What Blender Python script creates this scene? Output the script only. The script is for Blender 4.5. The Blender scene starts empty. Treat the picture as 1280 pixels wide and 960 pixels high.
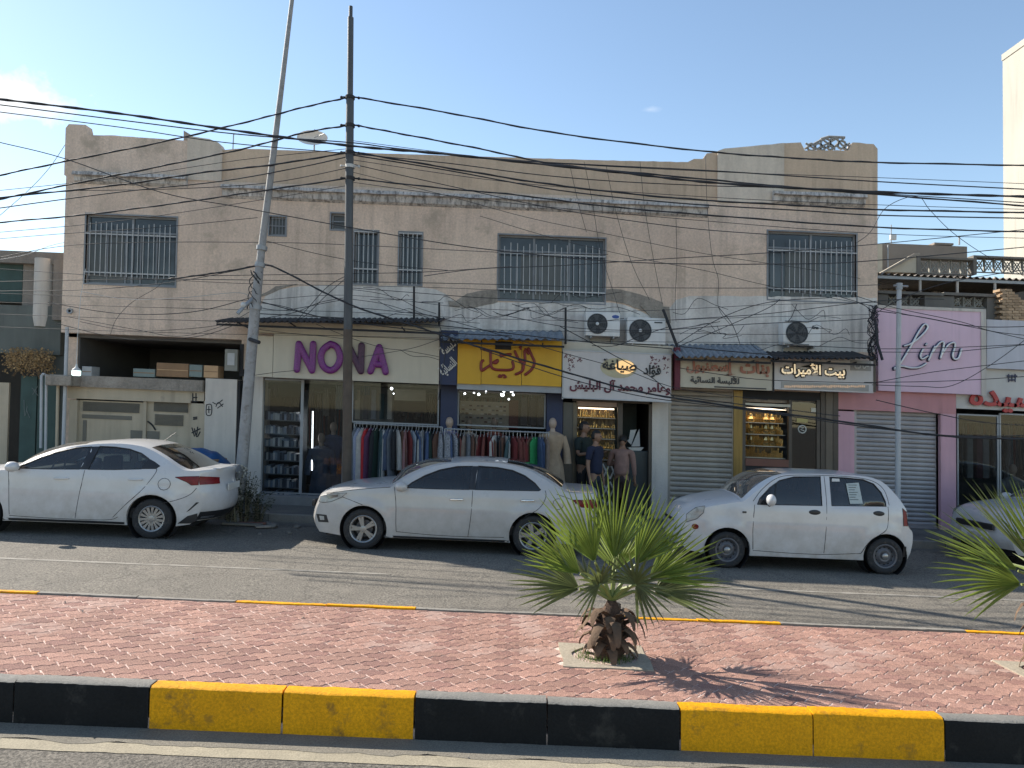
import bpy, bmesh, math, random
from mathutils import Vector, Matrix, noise
from mathutils.geometry import delaunay_2d_cdt
random.seed(7)
SC = bpy.context.scene
COL = SC.collection
# ------------------------------------------------------------------ camera
CAM_H, PITCH, ROLL, FPX = 2.3, math.atan(30/960), 0.014, 960.0
_U = Vector((0, -math.sin(PITCH), math.cos(PITCH))); _F = Vector((0, math.cos(PITCH), math.sin(PITCH))); _X = Vector((1, 0, 0))
_R = _X*math.cos(ROLL) + _U*math.sin(ROLL); _UP = -_X*math.sin(ROLL) + _U*math.cos(ROLL)
cd = bpy.data.cameras.new('camera'); cam = bpy.data.objects.new('camera', cd); COL.objects.link(cam)
m = Matrix.Identity(4)
for i in range(3):
    m[i][0] = _R[i]; m[i][1] = _UP[i]; m[i][2] = -_F[i]
m[2][3] = CAM_H
cam.matrix_world = m
cd.sensor_fit = 'HORIZONTAL'; cd.sensor_width = 36; cd.lens = 36*FPX/1280; cd.clip_end = 3000; cd.clip_start = .05
SC.camera = cam
# ------------------------------------------------------------------ light
SUN_TO = Vector((-1.2, 0.66, 1.0)).normalized()      # direction towards the sun
ELEV = math.asin(SUN_TO.z); AZ = math.atan2(SUN_TO.x, SUN_TO.y)
w = bpy.data.worlds.new('World'); SC.world = w; w.use_nodes = True
nt = w.node_tree; nt.nodes.clear()
def N(t, k, **kw):
    n = t.nodes.new(k)
    for a, b in kw.items():
        setattr(n, a, b)
    return n
out = N(nt, 'ShaderNodeOutputWorld'); bg = N(nt, 'ShaderNodeBackground'); sky = N(nt, 'ShaderNodeTexSky')
sky.sky_type = 'NISHITA'; sky.sun_disc = False; sky.sun_elevation = ELEV; sky.sun_rotation = AZ
sky.altitude = 50; sky.air_density = 1.0; sky.dust_density = .22; sky.ozone_density = 1.6
bg.inputs[1].default_value = 0.118
# a small broken cloud low on the left
geo = N(nt, 'ShaderNodeTexCoord'); nrm = N(nt, 'ShaderNodeVectorMath', operation='NORMALIZE')
nt.links.new(geo.outputs['Generated'], nrm.inputs[0])
def cloud(px, py, wpx, hpx, seed, thr, soft):
    a = (px-640)/FPX; b = (480-py)/FPX
    d = (_R*a + _UP*b + _F).normalized()
    sub = N(nt, 'ShaderNodeVectorMath', operation='SUBTRACT'); nt.links.new(nrm.outputs[0], sub.inputs[0]); sub.inputs[1].default_value = d
    sc = N(nt, 'ShaderNodeVectorMath', operation='MULTIPLY'); nt.links.new(sub.outputs[0], sc.inputs[0]); sc.inputs[1].default_value = (FPX/wpx, FPX/wpx, FPX/hpx)
    ln = N(nt, 'ShaderNodeVectorMath', operation='LENGTH'); nt.links.new(sc.outputs[0], ln.inputs[0])
    no = N(nt, 'ShaderNodeTexNoise'); no.inputs['Scale'].default_value = 14; no.inputs['Detail'].default_value = 8; no.inputs['Roughness'].default_value = .62
    off = N(nt, 'ShaderNodeVectorMath', operation='ADD'); off.inputs[1].default_value = (seed, seed*2, 0); nt.links.new(nrm.outputs[0], off.inputs[0]); nt.links.new(off.outputs[0], no.inputs['Vector'])
    s1 = N(nt, 'ShaderNodeMath', operation='MULTIPLY_ADD'); nt.links.new(no.outputs['Fac'], s1.inputs[0]); s1.inputs[1].default_value = 2.6; s1.inputs[2].default_value = -.5
    s2 = N(nt, 'ShaderNodeMath', operation='SUBTRACT'); nt.links.new(s1.outputs[0], s2.inputs[0]); nt.links.new(ln.outputs['Value'], s2.inputs[1])
    mr = N(nt, 'ShaderNodeMapRange'); nt.links.new(s2.outputs[0], mr.inputs[0]); mr.inputs[1].default_value = thr; mr.inputs[2].default_value = thr+soft
    return mr.outputs[0]
c1 = cloud(-4, 114, 84, 34, 1.3, -.02, .5); c2 = cloud(812, 137, 16, 5, 5.1, .1, 3.5)
mx = N(nt, 'ShaderNodeMath', operation='MAXIMUM'); nt.links.new(c1, mx.inputs[0]); nt.links.new(c2, mx.inputs[1])
mix = N(nt, 'ShaderNodeMix', data_type='RGBA'); nt.links.new(mx.outputs[0], mix.inputs[0]); 
haz = N(nt, 'ShaderNodeMix', data_type='RGBA'); haz.inputs[0].default_value = 1.0; nt.links.new(sky.outputs[0], haz.inputs[6]); haz.inputs[7].default_value = (1.05, 1.02, .955, 1); haz.blend_type = 'MULTIPLY'
nt.links.new(haz.outputs[2], mix.inputs[6]); mix.inputs[7].default_value = (5.6, 5.8, 6.0, 1)
nt.links.new(mix.outputs[2], bg.inputs[0]); nt.links.new(bg.outputs[0], out.inputs[0])
sl = bpy.data.lights.new('sun', 'SUN'); sl.energy = 5.0; sl.angle = math.radians(.53); sl.color = (1, .93, .82)
so = bpy.data.objects.new('sun', sl); COL.objects.link(so); so.rotation_euler = (-SUN_TO).to_track_quat('-Z', 'Y').to_euler()
so.location = (0, 0, 30)
SC.view_settings.view_transform = 'Standard'; SC.view_settings.look = 'None'; SC.view_settings.exposure = 0.90; SC.view_settings.gamma = 1
SC.render.engine = 'CYCLES'
# ------------------------------------------------------------------ coordinates
S = -0.027            # the street runs gently downhill to the right: z = zs + S*x
def ray(px, py):
    a = (px-640)/FPX; b = (480-py)/FPX
    return _R*a + _UP*b + _F
def F(px, py, Y=16.0):      # measured photo point on the plane at distance Y -> (x, height above the sloping street)
    d = ray(px, py); t = Y/d.y
    X = d.x*t; Z = CAM_H + d.z*t
    return X, Z - S*X
def RC(px0, py0, px1, py1, Y):
    pm, ym = (px0+px1)/2, (py0+py1)/2
    return F(px0, ym, Y)[0], F(px1, ym, Y)[0], F(pm, py1, Y)[1], F(pm, py0, Y)[1]
def P3(px, py, Y):
    x, z = F(px, py, Y); return (x, Y, z)
# ------------------------------------------------------------------ materials
MATS = {}
def mat(name, col=(.5, .5, .5), rough=.7, metal=0, var=.12, vs=3.0, bump=.15, bs=60, col2=None, streak=0, fine=.0, coat=0, spec=.5,
        emit=None, es=0, trans=0, dirt=None, dirtlev=.55, island=0, vec=None):
    if name in MATS: return MATS[name]
    m = bpy.data.materials.new(name); m.use_nodes = True; t = m.node_tree; p = t.nodes['Principled BSDF']
    MATS[name] = m
    p.inputs['Roughness'].default_value = rough; p.inputs['Metallic'].default_value = metal; p.inputs['Specular IOR Level'].default_value = spec
    if coat: p.inputs['Coat Weight'].default_value = coat; p.inputs['Coat Roughness'].default_value = .05
    tc = N(t, 'ShaderNodeTexCoord'); mp = N(t, 'ShaderNodeMapping'); t.links.new(tc.outputs['Object'], mp.inputs[0])
    if vec: mp.inputs['Scale'].default_value = vec
    n1 = N(t, 'ShaderNodeTexNoise'); n1.inputs['Scale'].default_value = vs; n1.inputs['Detail'].default_value = 8; n1.inputs['Roughness'].default_value = .62; t.links.new(mp.outputs[0], n1.inputs['Vector'])
    cr = N(t, 'ShaderNodeMapRange'); t.links.new(n1.outputs['Fac'], cr.inputs[0]); cr.inputs[1].default_value = .3; cr.inputs[2].default_value = .7
    mx = N(t, 'ShaderNodeMix', data_type='RGBA'); t.links.new(cr.outputs[0], mx.inputs[0])
    c2 = col2 or tuple(c*(1+var) for c in col); c1 = tuple(c*(1-var) for c in col) if not col2 else col
    mx.inputs[6].default_value = (*c1, 1); mx.inputs[7].default_value = (*c2, 1)
    last = mx.outputs[2]
    def mul(fac_sock, lo, hi, last, f0=.3, f1=.7):
        r = N(t, 'ShaderNodeMapRange'); t.links.new(fac_sock, r.inputs[0]); r.inputs[1].default_value = f0; r.inputs[2].default_value = f1; r.inputs[3].default_value = lo; r.inputs[4].default_value = hi
        q = N(t, 'ShaderNodeMix', data_type='RGBA', blend_type='MULTIPLY'); q.inputs[0].default_value = 1
        t.links.new(last, q.inputs[6]); t.links.new(r.outputs[0], q.inputs[7]); return q.outputs[2]
    if fine:
        nf = N(t, 'ShaderNodeTexNoise'); nf.inputs['Scale'].default_value = bs; nf.inputs['Detail'].default_value = 4; nf.inputs['Roughness'].default_value = .8; t.links.new(mp.outputs[0], nf.inputs['Vector'])
        last = mul(nf.outputs['Fac'], 1-fine, 1+fine, last, .38, .62)
    if streak:
        mp2 = N(t, 'ShaderNodeMapping'); t.links.new(tc.outputs['Object'], mp2.inputs[0]); mp2.inputs['Scale'].default_value = (1.9, 1.9, .28)
        ns = N(t, 'ShaderNodeTexNoise'); ns.inputs['Scale'].default_value = 1.6; ns.inputs['Detail'].default_value = 10; ns.inputs['Roughness'].default_value = .62; t.links.new(mp2.outputs[0], ns.inputs['Vector'])
        last = mul(ns.outputs['Fac'], 1-streak, 1+streak*.35, last)
        mp3 = N(t, 'ShaderNodeMapping'); t.links.new(tc.outputs['Object'], mp3.inputs[0]); mp3.inputs['Scale'].default_value = (9, 9, .45)
        nd3 = N(t, 'ShaderNodeTexNoise'); nd3.inputs['Scale'].default_value = 1.0; nd3.inputs['Detail'].default_value = 6; t.links.new(mp3.outputs[0], nd3.inputs['Vector'])
        nk = N(t, 'ShaderNodeTexNoise'); nk.inputs['Scale'].default_value = .55; nk.inputs['Detail'].default_value = 4; t.links.new(tc.outputs['Object'], nk.inputs['Vector'])
        r1 = N(t, 'ShaderNodeMapRange'); t.links.new(nd3.outputs['Fac'], r1.inputs[0]); r1.inputs[1].default_value = .5; r1.inputs[2].default_value = .68
        r2 = N(t, 'ShaderNodeMapRange'); t.links.new(nk.outputs['Fac'], r2.inputs[0]); r2.inputs[1].default_value = .46; r2.inputs[2].default_value = .62
        mm = N(t, 'ShaderNodeMath', operation='MULTIPLY'); t.links.new(r1.outputs[0], mm.inputs[0]); t.links.new(r2.outputs[0], mm.inputs[1])
        r3 = N(t, 'ShaderNodeMapRange'); t.links.new(mm.outputs[0], r3.inputs[0]); r3.inputs[3].default_value = 1; r3.inputs[4].default_value = max(.3, 1-streak*1.5)
        q3 = N(t, 'ShaderNodeMix', data_type='RGBA', blend_type='MULTIPLY'); q3.inputs[0].default_value = 1; t.links.new(last, q3.inputs[6]); t.links.new(r3.outputs[0], q3.inputs[7]); last = q3.outputs[2]
    if island:
        gi = N(t, 'ShaderNodeObjectInfo') if island > 0 else N(t, 'ShaderNodeNewGeometry')
        s = gi.outputs['Random'] if island > 0 else gi.outputs['Random Per Island']
        r = N(t, 'ShaderNodeMapRange'); t.links.new(s, r.inputs[0]); r.inputs[3].default_value = 1-abs(island); r.inputs[4].default_value = 1+abs(island)
        q = N(t, 'ShaderNodeMix', data_type='RGBA', blend_type='MULTIPLY'); q.inputs[0].default_value = 1
        t.links.new(last, q.inputs[6]); t.links.new(r.outputs[0], q.inputs[7]); last = q.outputs[2]
    if dirt:
        nd = N(t, 'ShaderNodeTexNoise'); nd.inputs['Scale'].default_value = vs*1.7; nd.inputs['Detail'].default_value = 10; nd.inputs['Roughness'].default_value = .7
        of = N(t, 'ShaderNodeVectorMath', operation='ADD'); of.inputs[1].default_value = (7, 3, 5); t.links.new(mp.outputs[0], of.inputs[0]); t.links.new(of.outputs[0], nd.inputs['Vector'])
        r = N(t, 'ShaderNodeMapRange'); t.links.new(nd.outputs['Fac'], r.inputs[0]); r.inputs[1].default_value = dirtlev; r.inputs[2].default_value = dirtlev+.14; r.inputs[4].default_value = .85
        q = N(t, 'ShaderNodeMix', data_type='RGBA'); t.links.new(r.outputs[0], q.inputs[0]); t.links.new(last, q.inputs[6]); q.inputs[7].default_value = (*dirt, 1); last = q.outputs[2]
    t.links.new(last, p.inputs['Base Color'])
    if bump:
        nb = N(t, 'ShaderNodeTexNoise'); nb.inputs['Scale'].default_value = bs; nb.inputs['Detail'].default_value = 5; nb.inputs['Roughness'].default_value = .7; t.links.new(mp.outputs[0], nb.inputs['Vector'])
        b = N(t, 'ShaderNodeBump'); b.inputs['Strength'].default_value = bump; b.inputs['Distance'].default_value = .02; t.links.new(nb.outputs['Fac'], b.inputs['Height']); t.links.new(b.outputs[0], p.inputs['Normal'])
    if emit: p.inputs['Emission Color'].default_value = (*emit, 1); p.inputs['Emission Strength'].default_value = es
    if trans:
        tr = N(t, 'ShaderNodeBsdfTranslucent'); t.links.new(last, tr.inputs[0]); ms = N(t, 'ShaderNodeMixShader'); ms.inputs[0].default_value = trans
        o = t.nodes['Material Output']; t.links.new(p.outputs[0], ms.inputs[1]); t.links.new(tr.outputs[0], ms.inputs[2]); t.links.new(ms.outputs[0], o.inputs[0])
    return m
def glass(name, tint, refl_boost=1.0, rough=.02, dust=0.0):
    if name in MATS: return MATS[name]
    m = bpy.data.materials.new(name); m.use_nodes = True; t = m.node_tree; t.nodes.clear(); MATS[name] = m
    o = N(t, 'ShaderNodeOutputMaterial'); tr = N(t, 'ShaderNodeBsdfTransparent'); tr.inputs[0].default_value = (*tint, 1)
    gl = N(t, 'ShaderNodeBsdfGlossy'); gl.inputs['Roughness'].default_value = rough
    fr = N(t, 'ShaderNodeFresnel'); fr.inputs[0].default_value = 1.5
    mu = N(t, 'ShaderNodeMath', operation='MULTIPLY'); mu.use_clamp = True; mu.inputs[1].default_value = refl_boost*2; t.links.new(fr.outputs[0], mu.inputs[0])
    ms = N(t, 'ShaderNodeMixShader'); t.links.new(mu.outputs[0], ms.inputs[0]); t.links.new(tr.outputs[0], ms.inputs[1]); t.links.new(gl.outputs[0], ms.inputs[2])
    df = N(t, 'ShaderNodeBsdfDiffuse'); df.inputs[0].default_value = (.35, .33, .3, 1); ms2 = N(t, 'ShaderNodeMixShader'); ms2.inputs[0].default_value = dust
    t.links.new(ms.outputs[0], ms2.inputs[1]); t.links.new(df.outputs[0], ms2.inputs[2]); t.links.new(ms2.outputs[0], o.inputs[0])
    return m
# ------------------------------------------------------------------ mesh builder
def interp(tab, x):
    if x <= tab[0][0]: return tab[0][1]
    for (a, b), (c, d) in zip(tab, tab[1:]):
        if x <= c:
            return b + (d-b)*(x-a)/(c-a) if c > a else d
    return tab[-1][1]
def inside(poly, x, y):
    c = False; n = len(poly)
    for i in range(n):
        x1, y1 = poly[i]; x2, y2 = poly[i-1]
        if (y1 > y) != (y2 > y) and x < (x2-x1)*(y-y1)/(y2-y1)+x1: c = not c
    return c
def tri2d(outline, holes=(), pts=()):
    vs = []; es = []
    for lp in [outline]+list(holes):
        b = len(vs); vs += [Vector(p) for p in lp]; es += [(b+i, b+(i+1) % len(lp)) for i in range(len(lp))]
    vs += [Vector(p) for p in pts]
    r = delaunay_2d_cdt(vs, es, [], 1, 1e-6)
    V, Fc = r[0], r[2]; keep = []
    for f in Fc:
        cx = sum(V[i].x for i in f)/len(f); cy = sum(V[i].y for i in f)/len(f)
        if inside(outline, cx, cy) and not any(inside(h, cx, cy) for h in holes):
            keep.append(list(f))
    return V, keep
def smoothpath(pts, n=4, closed=False):
    res = []; L = len(pts)
    g = (lambda i: pts[i % L]) if closed else (lambda i: pts[max(0, min(L-1, i))])
    for i in range(L if closed else L-1):
        p0, p1, p2, p3 = [Vector(g(i+k)) for k in (-1, 0, 1, 2)]
        for k in range(n):
            t = k/n
            res.append(tuple(.5*((2*p1)+(p2-p0)*t+(2*p0-5*p1+4*p2-p3)*t*t+(3*p1-p0-3*p2+p3)*t*t*t)))
    if not closed: res.append(tuple(pts[-1]))
    return res
class MB:
    def __init__(s): s.v = []; s.f = []
    def add(s, vs, fs):
        b = len(s.v); s.v += [tuple(p) for p in vs]; s.f += [tuple(i+b for i in f) for f in fs]; return s
    def box(s, x0, x1, y0, y1, z0, z1):
        return s.add([(x, y, z) for z in (z0, z1) for y in (y0, y1) for x in (x0, x1)], [(0, 2, 3, 1), (4, 5, 7, 6), (0, 1, 5, 4), (2, 6, 7, 3), (0, 4, 6, 2), (1, 3, 7, 5)])
    def bbox(s, x0, x1, y0, y1, z0, z1, r=.01):      # box with chamfered edges
        b = bmesh.new(); bmesh.ops.create_cube(b, size=1)
        for v in b.verts: v.co = Vector(((x0+x1)/2+v.co.x*(x1-x0), (y0+y1)/2+v.co.y*(y1-y0), (z0+z1)/2+v.co.z*(z1-z0)))
        bmesh.ops.bevel(b, geom=list(b.edges), offset=r, segments=2, affect='EDGES', profile=.6)
        b.verts.index_update(); s.add([v.co for v in b.verts], [[v.index for v in f.verts] for f in b.faces]); b.free(); return s
    def prism(s, outline, y0, y1, holes=(), back=True):
        V, fc = tri2d(outline, holes); n = len(V)
        s.add([(p.x, y0, p.y) for p in V], fc)
        if back: s.add([(p.x, y1, p.y) for p in V], [f[::-1] for f in fc])
        for lp in [outline]+list(holes):
            k = len(lp)
            s.add([(p[0], y0, p[1]) for p in lp]+[(p[0], y1, p[1]) for p in lp], [(i, (i+1) % k, k+(i+1) % k, k+i) for i in range(k)])
        return s
    def tube(s, pts, r, n=8, flat=1.0, caps=True, up=None):
        pts = [Vector(p) for p in pts]; rs = r if isinstance(r, (list, tuple)) else [r]*len(pts); rings = []
        prev = None
        for i, p in enumerate(pts):
            d = (pts[min(i+1, len(pts)-1)]-pts[max(i-1, 0)])
            if d.length < 1e-9: d = Vector((0, 0, 1))
            d.normalize()
            a = Vector((0, 1, 0)) if abs(d.y) < .9 else Vector((1, 0, 0))
            u = d.cross(a).normalized(); v = u.cross(d).normalized()
            if v.dot(a) < 0: v = -v
            if abs(d.y) >= .9: v, u = u, v
            rings.append([p+u*math.cos(2*math.pi*k/n)*rs[i]+v*math.sin(2*math.pi*k/n)*rs[i]*flat for k in range(n)])
        vs = [q for R in rings for q in R]; fs = []
        for i in range(len(pts)-1):
            for k in range(n): fs.append((i*n+k, i*n+(k+1) % n, (i+1)*n+(k+1) % n, (i+1)*n+k))
        if caps: fs.append(tuple(range(n))[::-1]); fs.append(tuple((len(pts)-1)*n+k for k in range(n)))
        return s.add(vs, fs)
    def ball(s, c, r, n=10, m=6, sq=(1, 1, 1)):
        vs = [(c[0], c[1], c[2]+r*sq[2])]; 
        for i in range(1, m):
            t = math.pi*i/m
            for k in range(n): a = 2*math.pi*k/n; vs.append((c[0]+r*sq[0]*math.sin(t)*math.cos(a), c[1]+r*sq[1]*math.sin(t)*math.sin(a), c[2]+r*sq[2]*math.cos(t)))
        vs.append((c[0], c[1], c[2]-r*sq[2])); fs = [(0, 1+k, 1+(k+1) % n) for k in range(n)]
        for i in range(m-2):
            for k in range(n): a = 1+i*n; fs.append((a+k, a+n+k, a+n+(k+1) % n, a+(k+1) % n))
        a = 1+(m-2)*n; fs += [(a+k, len(vs)-1, a+(k+1) % n) for k in range(n)]
        return s.add(vs, fs)
    def lathe(s, prof, c=(0, 0, 0), axis='z', n=24, caps=False, flat=(1, 1)):
        vs = []
        for r, h in prof:
            for k in range(n):
                a = 2*math.pi*k/n; x, y = r*math.cos(a)*flat[0], r*math.sin(a)*flat[1]
                vs.append((c[0]+x, c[1]+y, c[2]+h) if axis == 'z' else (c[0]+x, c[1]+h, c[2]+y))
        fs = [(i*n+k, i*n+(k+1) % n, (i+1)*n+(k+1) % n, (i+1)*n+k) for i in range(len(prof)-1) for k in range(n)]
        if caps: fs.append(tuple(range(n))); fs.append(tuple((len(prof)-1)*n+k for k in range(n)))
        return s.add(vs, fs)
    def strokes(s, lines, wd, Y, off=.02, flat=.5, n=8):   # thick rounded letter strokes, points in photo pixels
        for j, ln in enumerate(lines):
            pts = [P3(x, y, Y) for x, y in smoothpath(ln, 4)] if len(ln) > 2 else [P3(x, y, Y) for x, y in ln]
            r = wd/2*Y/FPX
            s.tube(pts, r, n, flat)
            for e in (pts[0], pts[-1]): s.ball(e, r, 8, 6, (1, flat, 1))
        return s
    def build(s, name, material, parent=None, smooth=False, shear=True, rel=None, autos=None):
        me = bpy.data.meshes.new(name)
        off = Vector(rel if rel is not None else (parent['base'] if parent is not None and 'base' in parent else (0, 0, 0)))
        vs = [Vector((v[0], v[1], v[2]+(S*v[0] if shear else 0)))-off for v in s.v]
        me.from_pydata(vs, [], s.f); me.validate(); me.materials.append(material)
        b = bmesh.new(); b.from_mesh(me); bmesh.ops.remove_doubles(b, verts=b.verts, dist=1e-5); bmesh.ops.recalc_face_normals(b, faces=b.faces); 
        b.to_mesh(me); b.free()
        if smooth:
            me.shade_smooth(); 
            if hasattr(me, 'set_sharp_from_angle'): me.set_sharp_from_angle(angle=autos or .7)
        o = bpy.data.objects.new(name, me); COL.objects.link(o)
        if parent is not None: o.parent = parent; o['base'] = list(off); 
        else: o.location = off
        return o
def grow(o):                                              # origin of a single-mesh thing to its lowest middle
    vs = [v.co for v in o.data.vertices]
    c = Vector((sum(v.x for v in vs)/len(vs), sum(v.y for v in vs)/len(vs), min(v.z for v in vs)))
    o.data.transform(Matrix.Translation(-c)); o.location = o.location+c
    return o
def tag(o, label, cat, group=None, kind=None):
    if label: o['label'] = label
    if cat: o['category'] = cat
    if group: o['group'] = group
    if kind: o['kind'] = kind
    return o
def thing(name, label, cat, base, group=None):            # base in street coordinates
    o = bpy.data.objects.new(name, None); COL.objects.link(o); o.empty_display_size = .3
    b = (base[0], base[1], base[2]+S*base[0]); o.location = b; o['base'] = list(b)
    return tag(o, label, cat, group)
def local(name, label, cat, group=None):
    o = bpy.data.objects.new(name, None); COL.objects.link(o); return tag(o, label, cat, group)
def solo(name, mb, material, label, cat, group=None, smooth=False):
    return tag(grow(mb.build(name, material, None, smooth)), label, cat, group)
def structure(o): o['kind'] = 'structure'; return o
def copy_tree(o, parent=None):
    c = o.copy(); COL.objects.link(c); c.parent = parent
    for ch in o.children: copy_tree(ch, c)
    return c
# ------------------------------------------------------------------ lettering
_T = {'ا': (0xFE8D, 0xFE8E, 0, 0), 'أ': (0xFE83, 0xFE84, 0, 0), 'آ': (0xFE81, 0xFE82, 0, 0), 'إ': (0xFE87, 0xFE88, 0, 0), 'ؤ': (0xFE85, 0xFE86, 0, 0), 'ئ': (0xFE89, 0xFE8A, 0xFE8B, 0xFE8C),
 'ب': (0xFE8F, 0xFE90, 0xFE91, 0xFE92), 'ت': (0xFE95, 0xFE96, 0xFE97, 0xFE98), 'ة': (0xFE93, 0xFE94, 0, 0), 'ح': (0xFEA1, 0xFEA2, 0xFEA3, 0xFEA4),
 'د': (0xFEA9, 0xFEAA, 0, 0), 'ر': (0xFEAD, 0xFEAE, 0, 0), 'ز': (0xFEAF, 0xFEB0, 0, 0), 'س': (0xFEB1, 0xFEB2, 0xFEB3, 0xFEB4), 'ش': (0xFEB5, 0xFEB6, 0xFEB7, 0xFEB8),
 'ص': (0xFEB9, 0xFEBA, 0xFEBB, 0xFEBC), 'ط': (0xFEC1, 0xFEC2, 0xFEC3, 0xFEC4), 'ع': (0xFEC9, 0xFECA, 0xFECB, 0xFECC), 'غ': (0xFECD, 0xFECE, 0xFECF, 0xFED0),
 'ف': (0xFED1, 0xFED2, 0xFED3, 0xFED4), 'ل': (0xFEDD, 0xFEDE, 0xFEDF, 0xFEE0), 'م': (0xFEE1, 0xFEE2, 0xFEE3, 0xFEE4), 'ن': (0xFEE5, 0xFEE6, 0xFEE7, 0xFEE8),
 'و': (0xFEED, 0xFEEE, 0, 0), 'ي': (0xFEF1, 0xFEF2, 0xFEF3, 0xFEF4), '1': (0xFEF7, 0xFEF8, 0, 0), '2': (0xFEFB, 0xFEFC, 0, 0)}
def shape_arabic(s):
    s = s.replace('لأ', '1').replace('لا', '2'); o = []
    for i, c in enumerate(s):
        if c not in _T: o.append(c); continue
        pj = i > 0 and s[i-1] in _T and _T[s[i-1]][2]; nj = i+1 < len(s) and s[i+1] in _T and _T[c][2]
        o.append(chr(_T[c][(3 if nj else 1) if pj else (2 if nj else 0)]))
    return ''.join(reversed(o))
def lettering(text, box, Y, material, parent, depth=.02, bold=.02, arabic=True, rot=0, name='lettering'):
    """real raised letters filling the pixel box (px0,py0,px1,py1) of a sign face at distance Y"""
    c = bpy.data.curves.new('t', 'FONT'); c.body = shape_arabic(text) if arabic else text; c.size = 1; c.extrude = .05; c.offset = bold; c.resolution_u = 3
    o = bpy.data.objects.new('t', c); COL.objects.link(o); bpy.context.view_layer.update()
    me = bpy.data.meshes.new_from_object(o.evaluated_get(bpy.context.evaluated_depsgraph_get()))
    COL.objects.unlink(o); bpy.data.objects.remove(o)
    xs = [v.co.x for v in me.vertices]; ys = [v.co.y for v in me.vertices]
    ax, bx, ay, by = min(xs), max(xs), min(ys), max(ys)
    x0, x1, z0, z1 = RC(*box, Y); cx, cz = (x0+x1)/2, (z0+z1)/2
    mb = MB(); vs = []
    for v in me.vertices:
        u = ((v.co.x-ax)/(bx-ax)-.5)*(x1-x0); q = ((v.co.y-ay)/(by-ay)-.5)*(z1-z0)
        u, q = u*math.cos(rot)-q*math.sin(rot), u*math.sin(rot)+q*math.cos(rot)
        vs.append((cx+u, Y-(v.co.z+.05)/.1*depth, cz+q))
    mb.add(vs, [tuple(p.vertices) for p in me.polygons]); bpy.data.meshes.remove(me)
    return mb.build(name, material, parent)
# ================================================================== GROUND
def sheet(name, x0, x1, y0, y1, z, material, nx=1, ny=1, amp=0):
    b = MB(); vs = []; fs = []
    for j in range(ny+1):
        for i in range(nx+1):
            x = x0+(x1-x0)*i/nx; y = y0+(y1-y0)*j/ny
            vs.append((x, y, z+(amp*noise.noise(Vector((x*.7, y*.9, 3))) if amp else 0)))
    for j in range(ny):
        for i in range(nx): a = j*(nx+1)+i; fs.append((a, a+1, a+nx+2, a+nx+1))
    b.add(vs, fs); return structure(b.build(name, material))
def asphalt(name, base, crack=.72):
    m = mat(name, base, rough=.86, var=.14, vs=1.1, bump=1.0, bs=42, fine=.6, dirt=tuple(c*1.35 for c in base), dirtlev=.56)
    t = m.node_tree; p = t.nodes['Principled BSDF']
    tc = N(t, 'ShaderNodeTexCoord'); wv = N(t, 'ShaderNodeTexNoise'); wv.inputs['Scale'].default_value = 1.2; wv.inputs['Detail'].default_value = 6
    t.links.new(tc.outputs['Object'], wv.inputs['Vector'])
    ad = N(t, 'ShaderNodeVectorMath', operation='MULTIPLY_ADD'); ad.inputs[1].default_value = (1.1, 1.1, 0); t.links.new(wv.outputs['Color'], ad.inputs[0]); t.links.new(tc.outputs['Object'], ad.inputs[2])
    vo = N(t, 'ShaderNodeTexVoronoi', feature='DISTANCE_TO_EDGE'); vo.inputs['Scale'].default_value = .55; t.links.new(ad.outputs[0], vo.inputs['Vector'])
    mr = N(t, 'ShaderNodeMapRange'); t.links.new(vo.outputs['Distance'], mr.inputs[0]); mr.inputs[1].default_value = 0; mr.inputs[2].default_value = .012; mr.inputs[3].default_value = crack; mr.inputs[4].default_value = 1
    src = p.inputs['Base Color'].links[0].from_socket; q = N(t, 'ShaderNodeMix', data_type='RGBA', blend_type='MULTIPLY'); q.inputs[0].default_value = 1
    t.links.new(src, q.inputs[6]); t.links.new(mr.outputs[0], q.inputs[7]); t.links.new(q.outputs[2], p.inputs['Base Color'])
    return m
A_FAR = asphalt('asphalt_worn', (.165, .147, .12)); A_NEAR = asphalt('asphalt_near', (.145, .128, .104), .7)
DUST = mat('dusty_earth', (.16, .145, .12), rough=.95, vs=2, bump=.5, bs=60, fine=.35, col2=(.10, .092, .08))
PAVE = mat('worn_pavement', (.17, .155, .135), rough=.9, vs=1.5, bump=.4, bs=45, fine=.25, col2=(.095, .09, .082))
b = MB(); b.box(-400, 400, -200, 900, -.5, -.06); structure(b.build('ground', DUST))
structure(MB().box(-60, 60, -12, 5.33, -.3, 0).build('near_road', A_NEAR))
structure(MB().box(-60, 60, 7.7, 14.35, -.3, 0).build('far_road', A_FAR))
# near edge line, gutter dust and the thin lane line
def ragged(name, y0, y1, z, material, x0=-9, x1=9, n=240, a=.012, b2=.03, seed=0, gaps=()):
    mb = MB(); vs = []
    for i in range(n+1):
        x = x0+(x1-x0)*i/n
        vs += [(x, y0+a*noise.noise(Vector((x*3, seed, 0)))+.4*b2*noise.noise(Vector((x*14, seed, 0))), z), (x, y1+a*noise.noise(Vector((x*3, seed+9, 0)))+.4*b2*noise.noise(Vector((x*14, seed+5, 0))), z)]
    fs = []
    for i in range(n):
        x = x0+(x1-x0)*(i+.5)/n
        if any(g0 < x < g1 for g0, g1 in gaps): continue
        fs.append((2*i, 2*i+2, 2*i+3, 2*i+1))
    mb.add(vs, fs); return structure(mb.build(name, material))
LINEC = mat('old_road_paint', (.30, .26, .185), rough=.85, vs=5, bump=.3, bs=90, fine=.25, dirt=(.2, .18, .14), dirtlev=.6)
LINEW = mat('faded_white_paint', (.27, .25, .215), rough=.85, vs=3, bump=.3, bs=90, fine=.3, dirt=(.16, .145, .12), dirtlev=.46)
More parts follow.
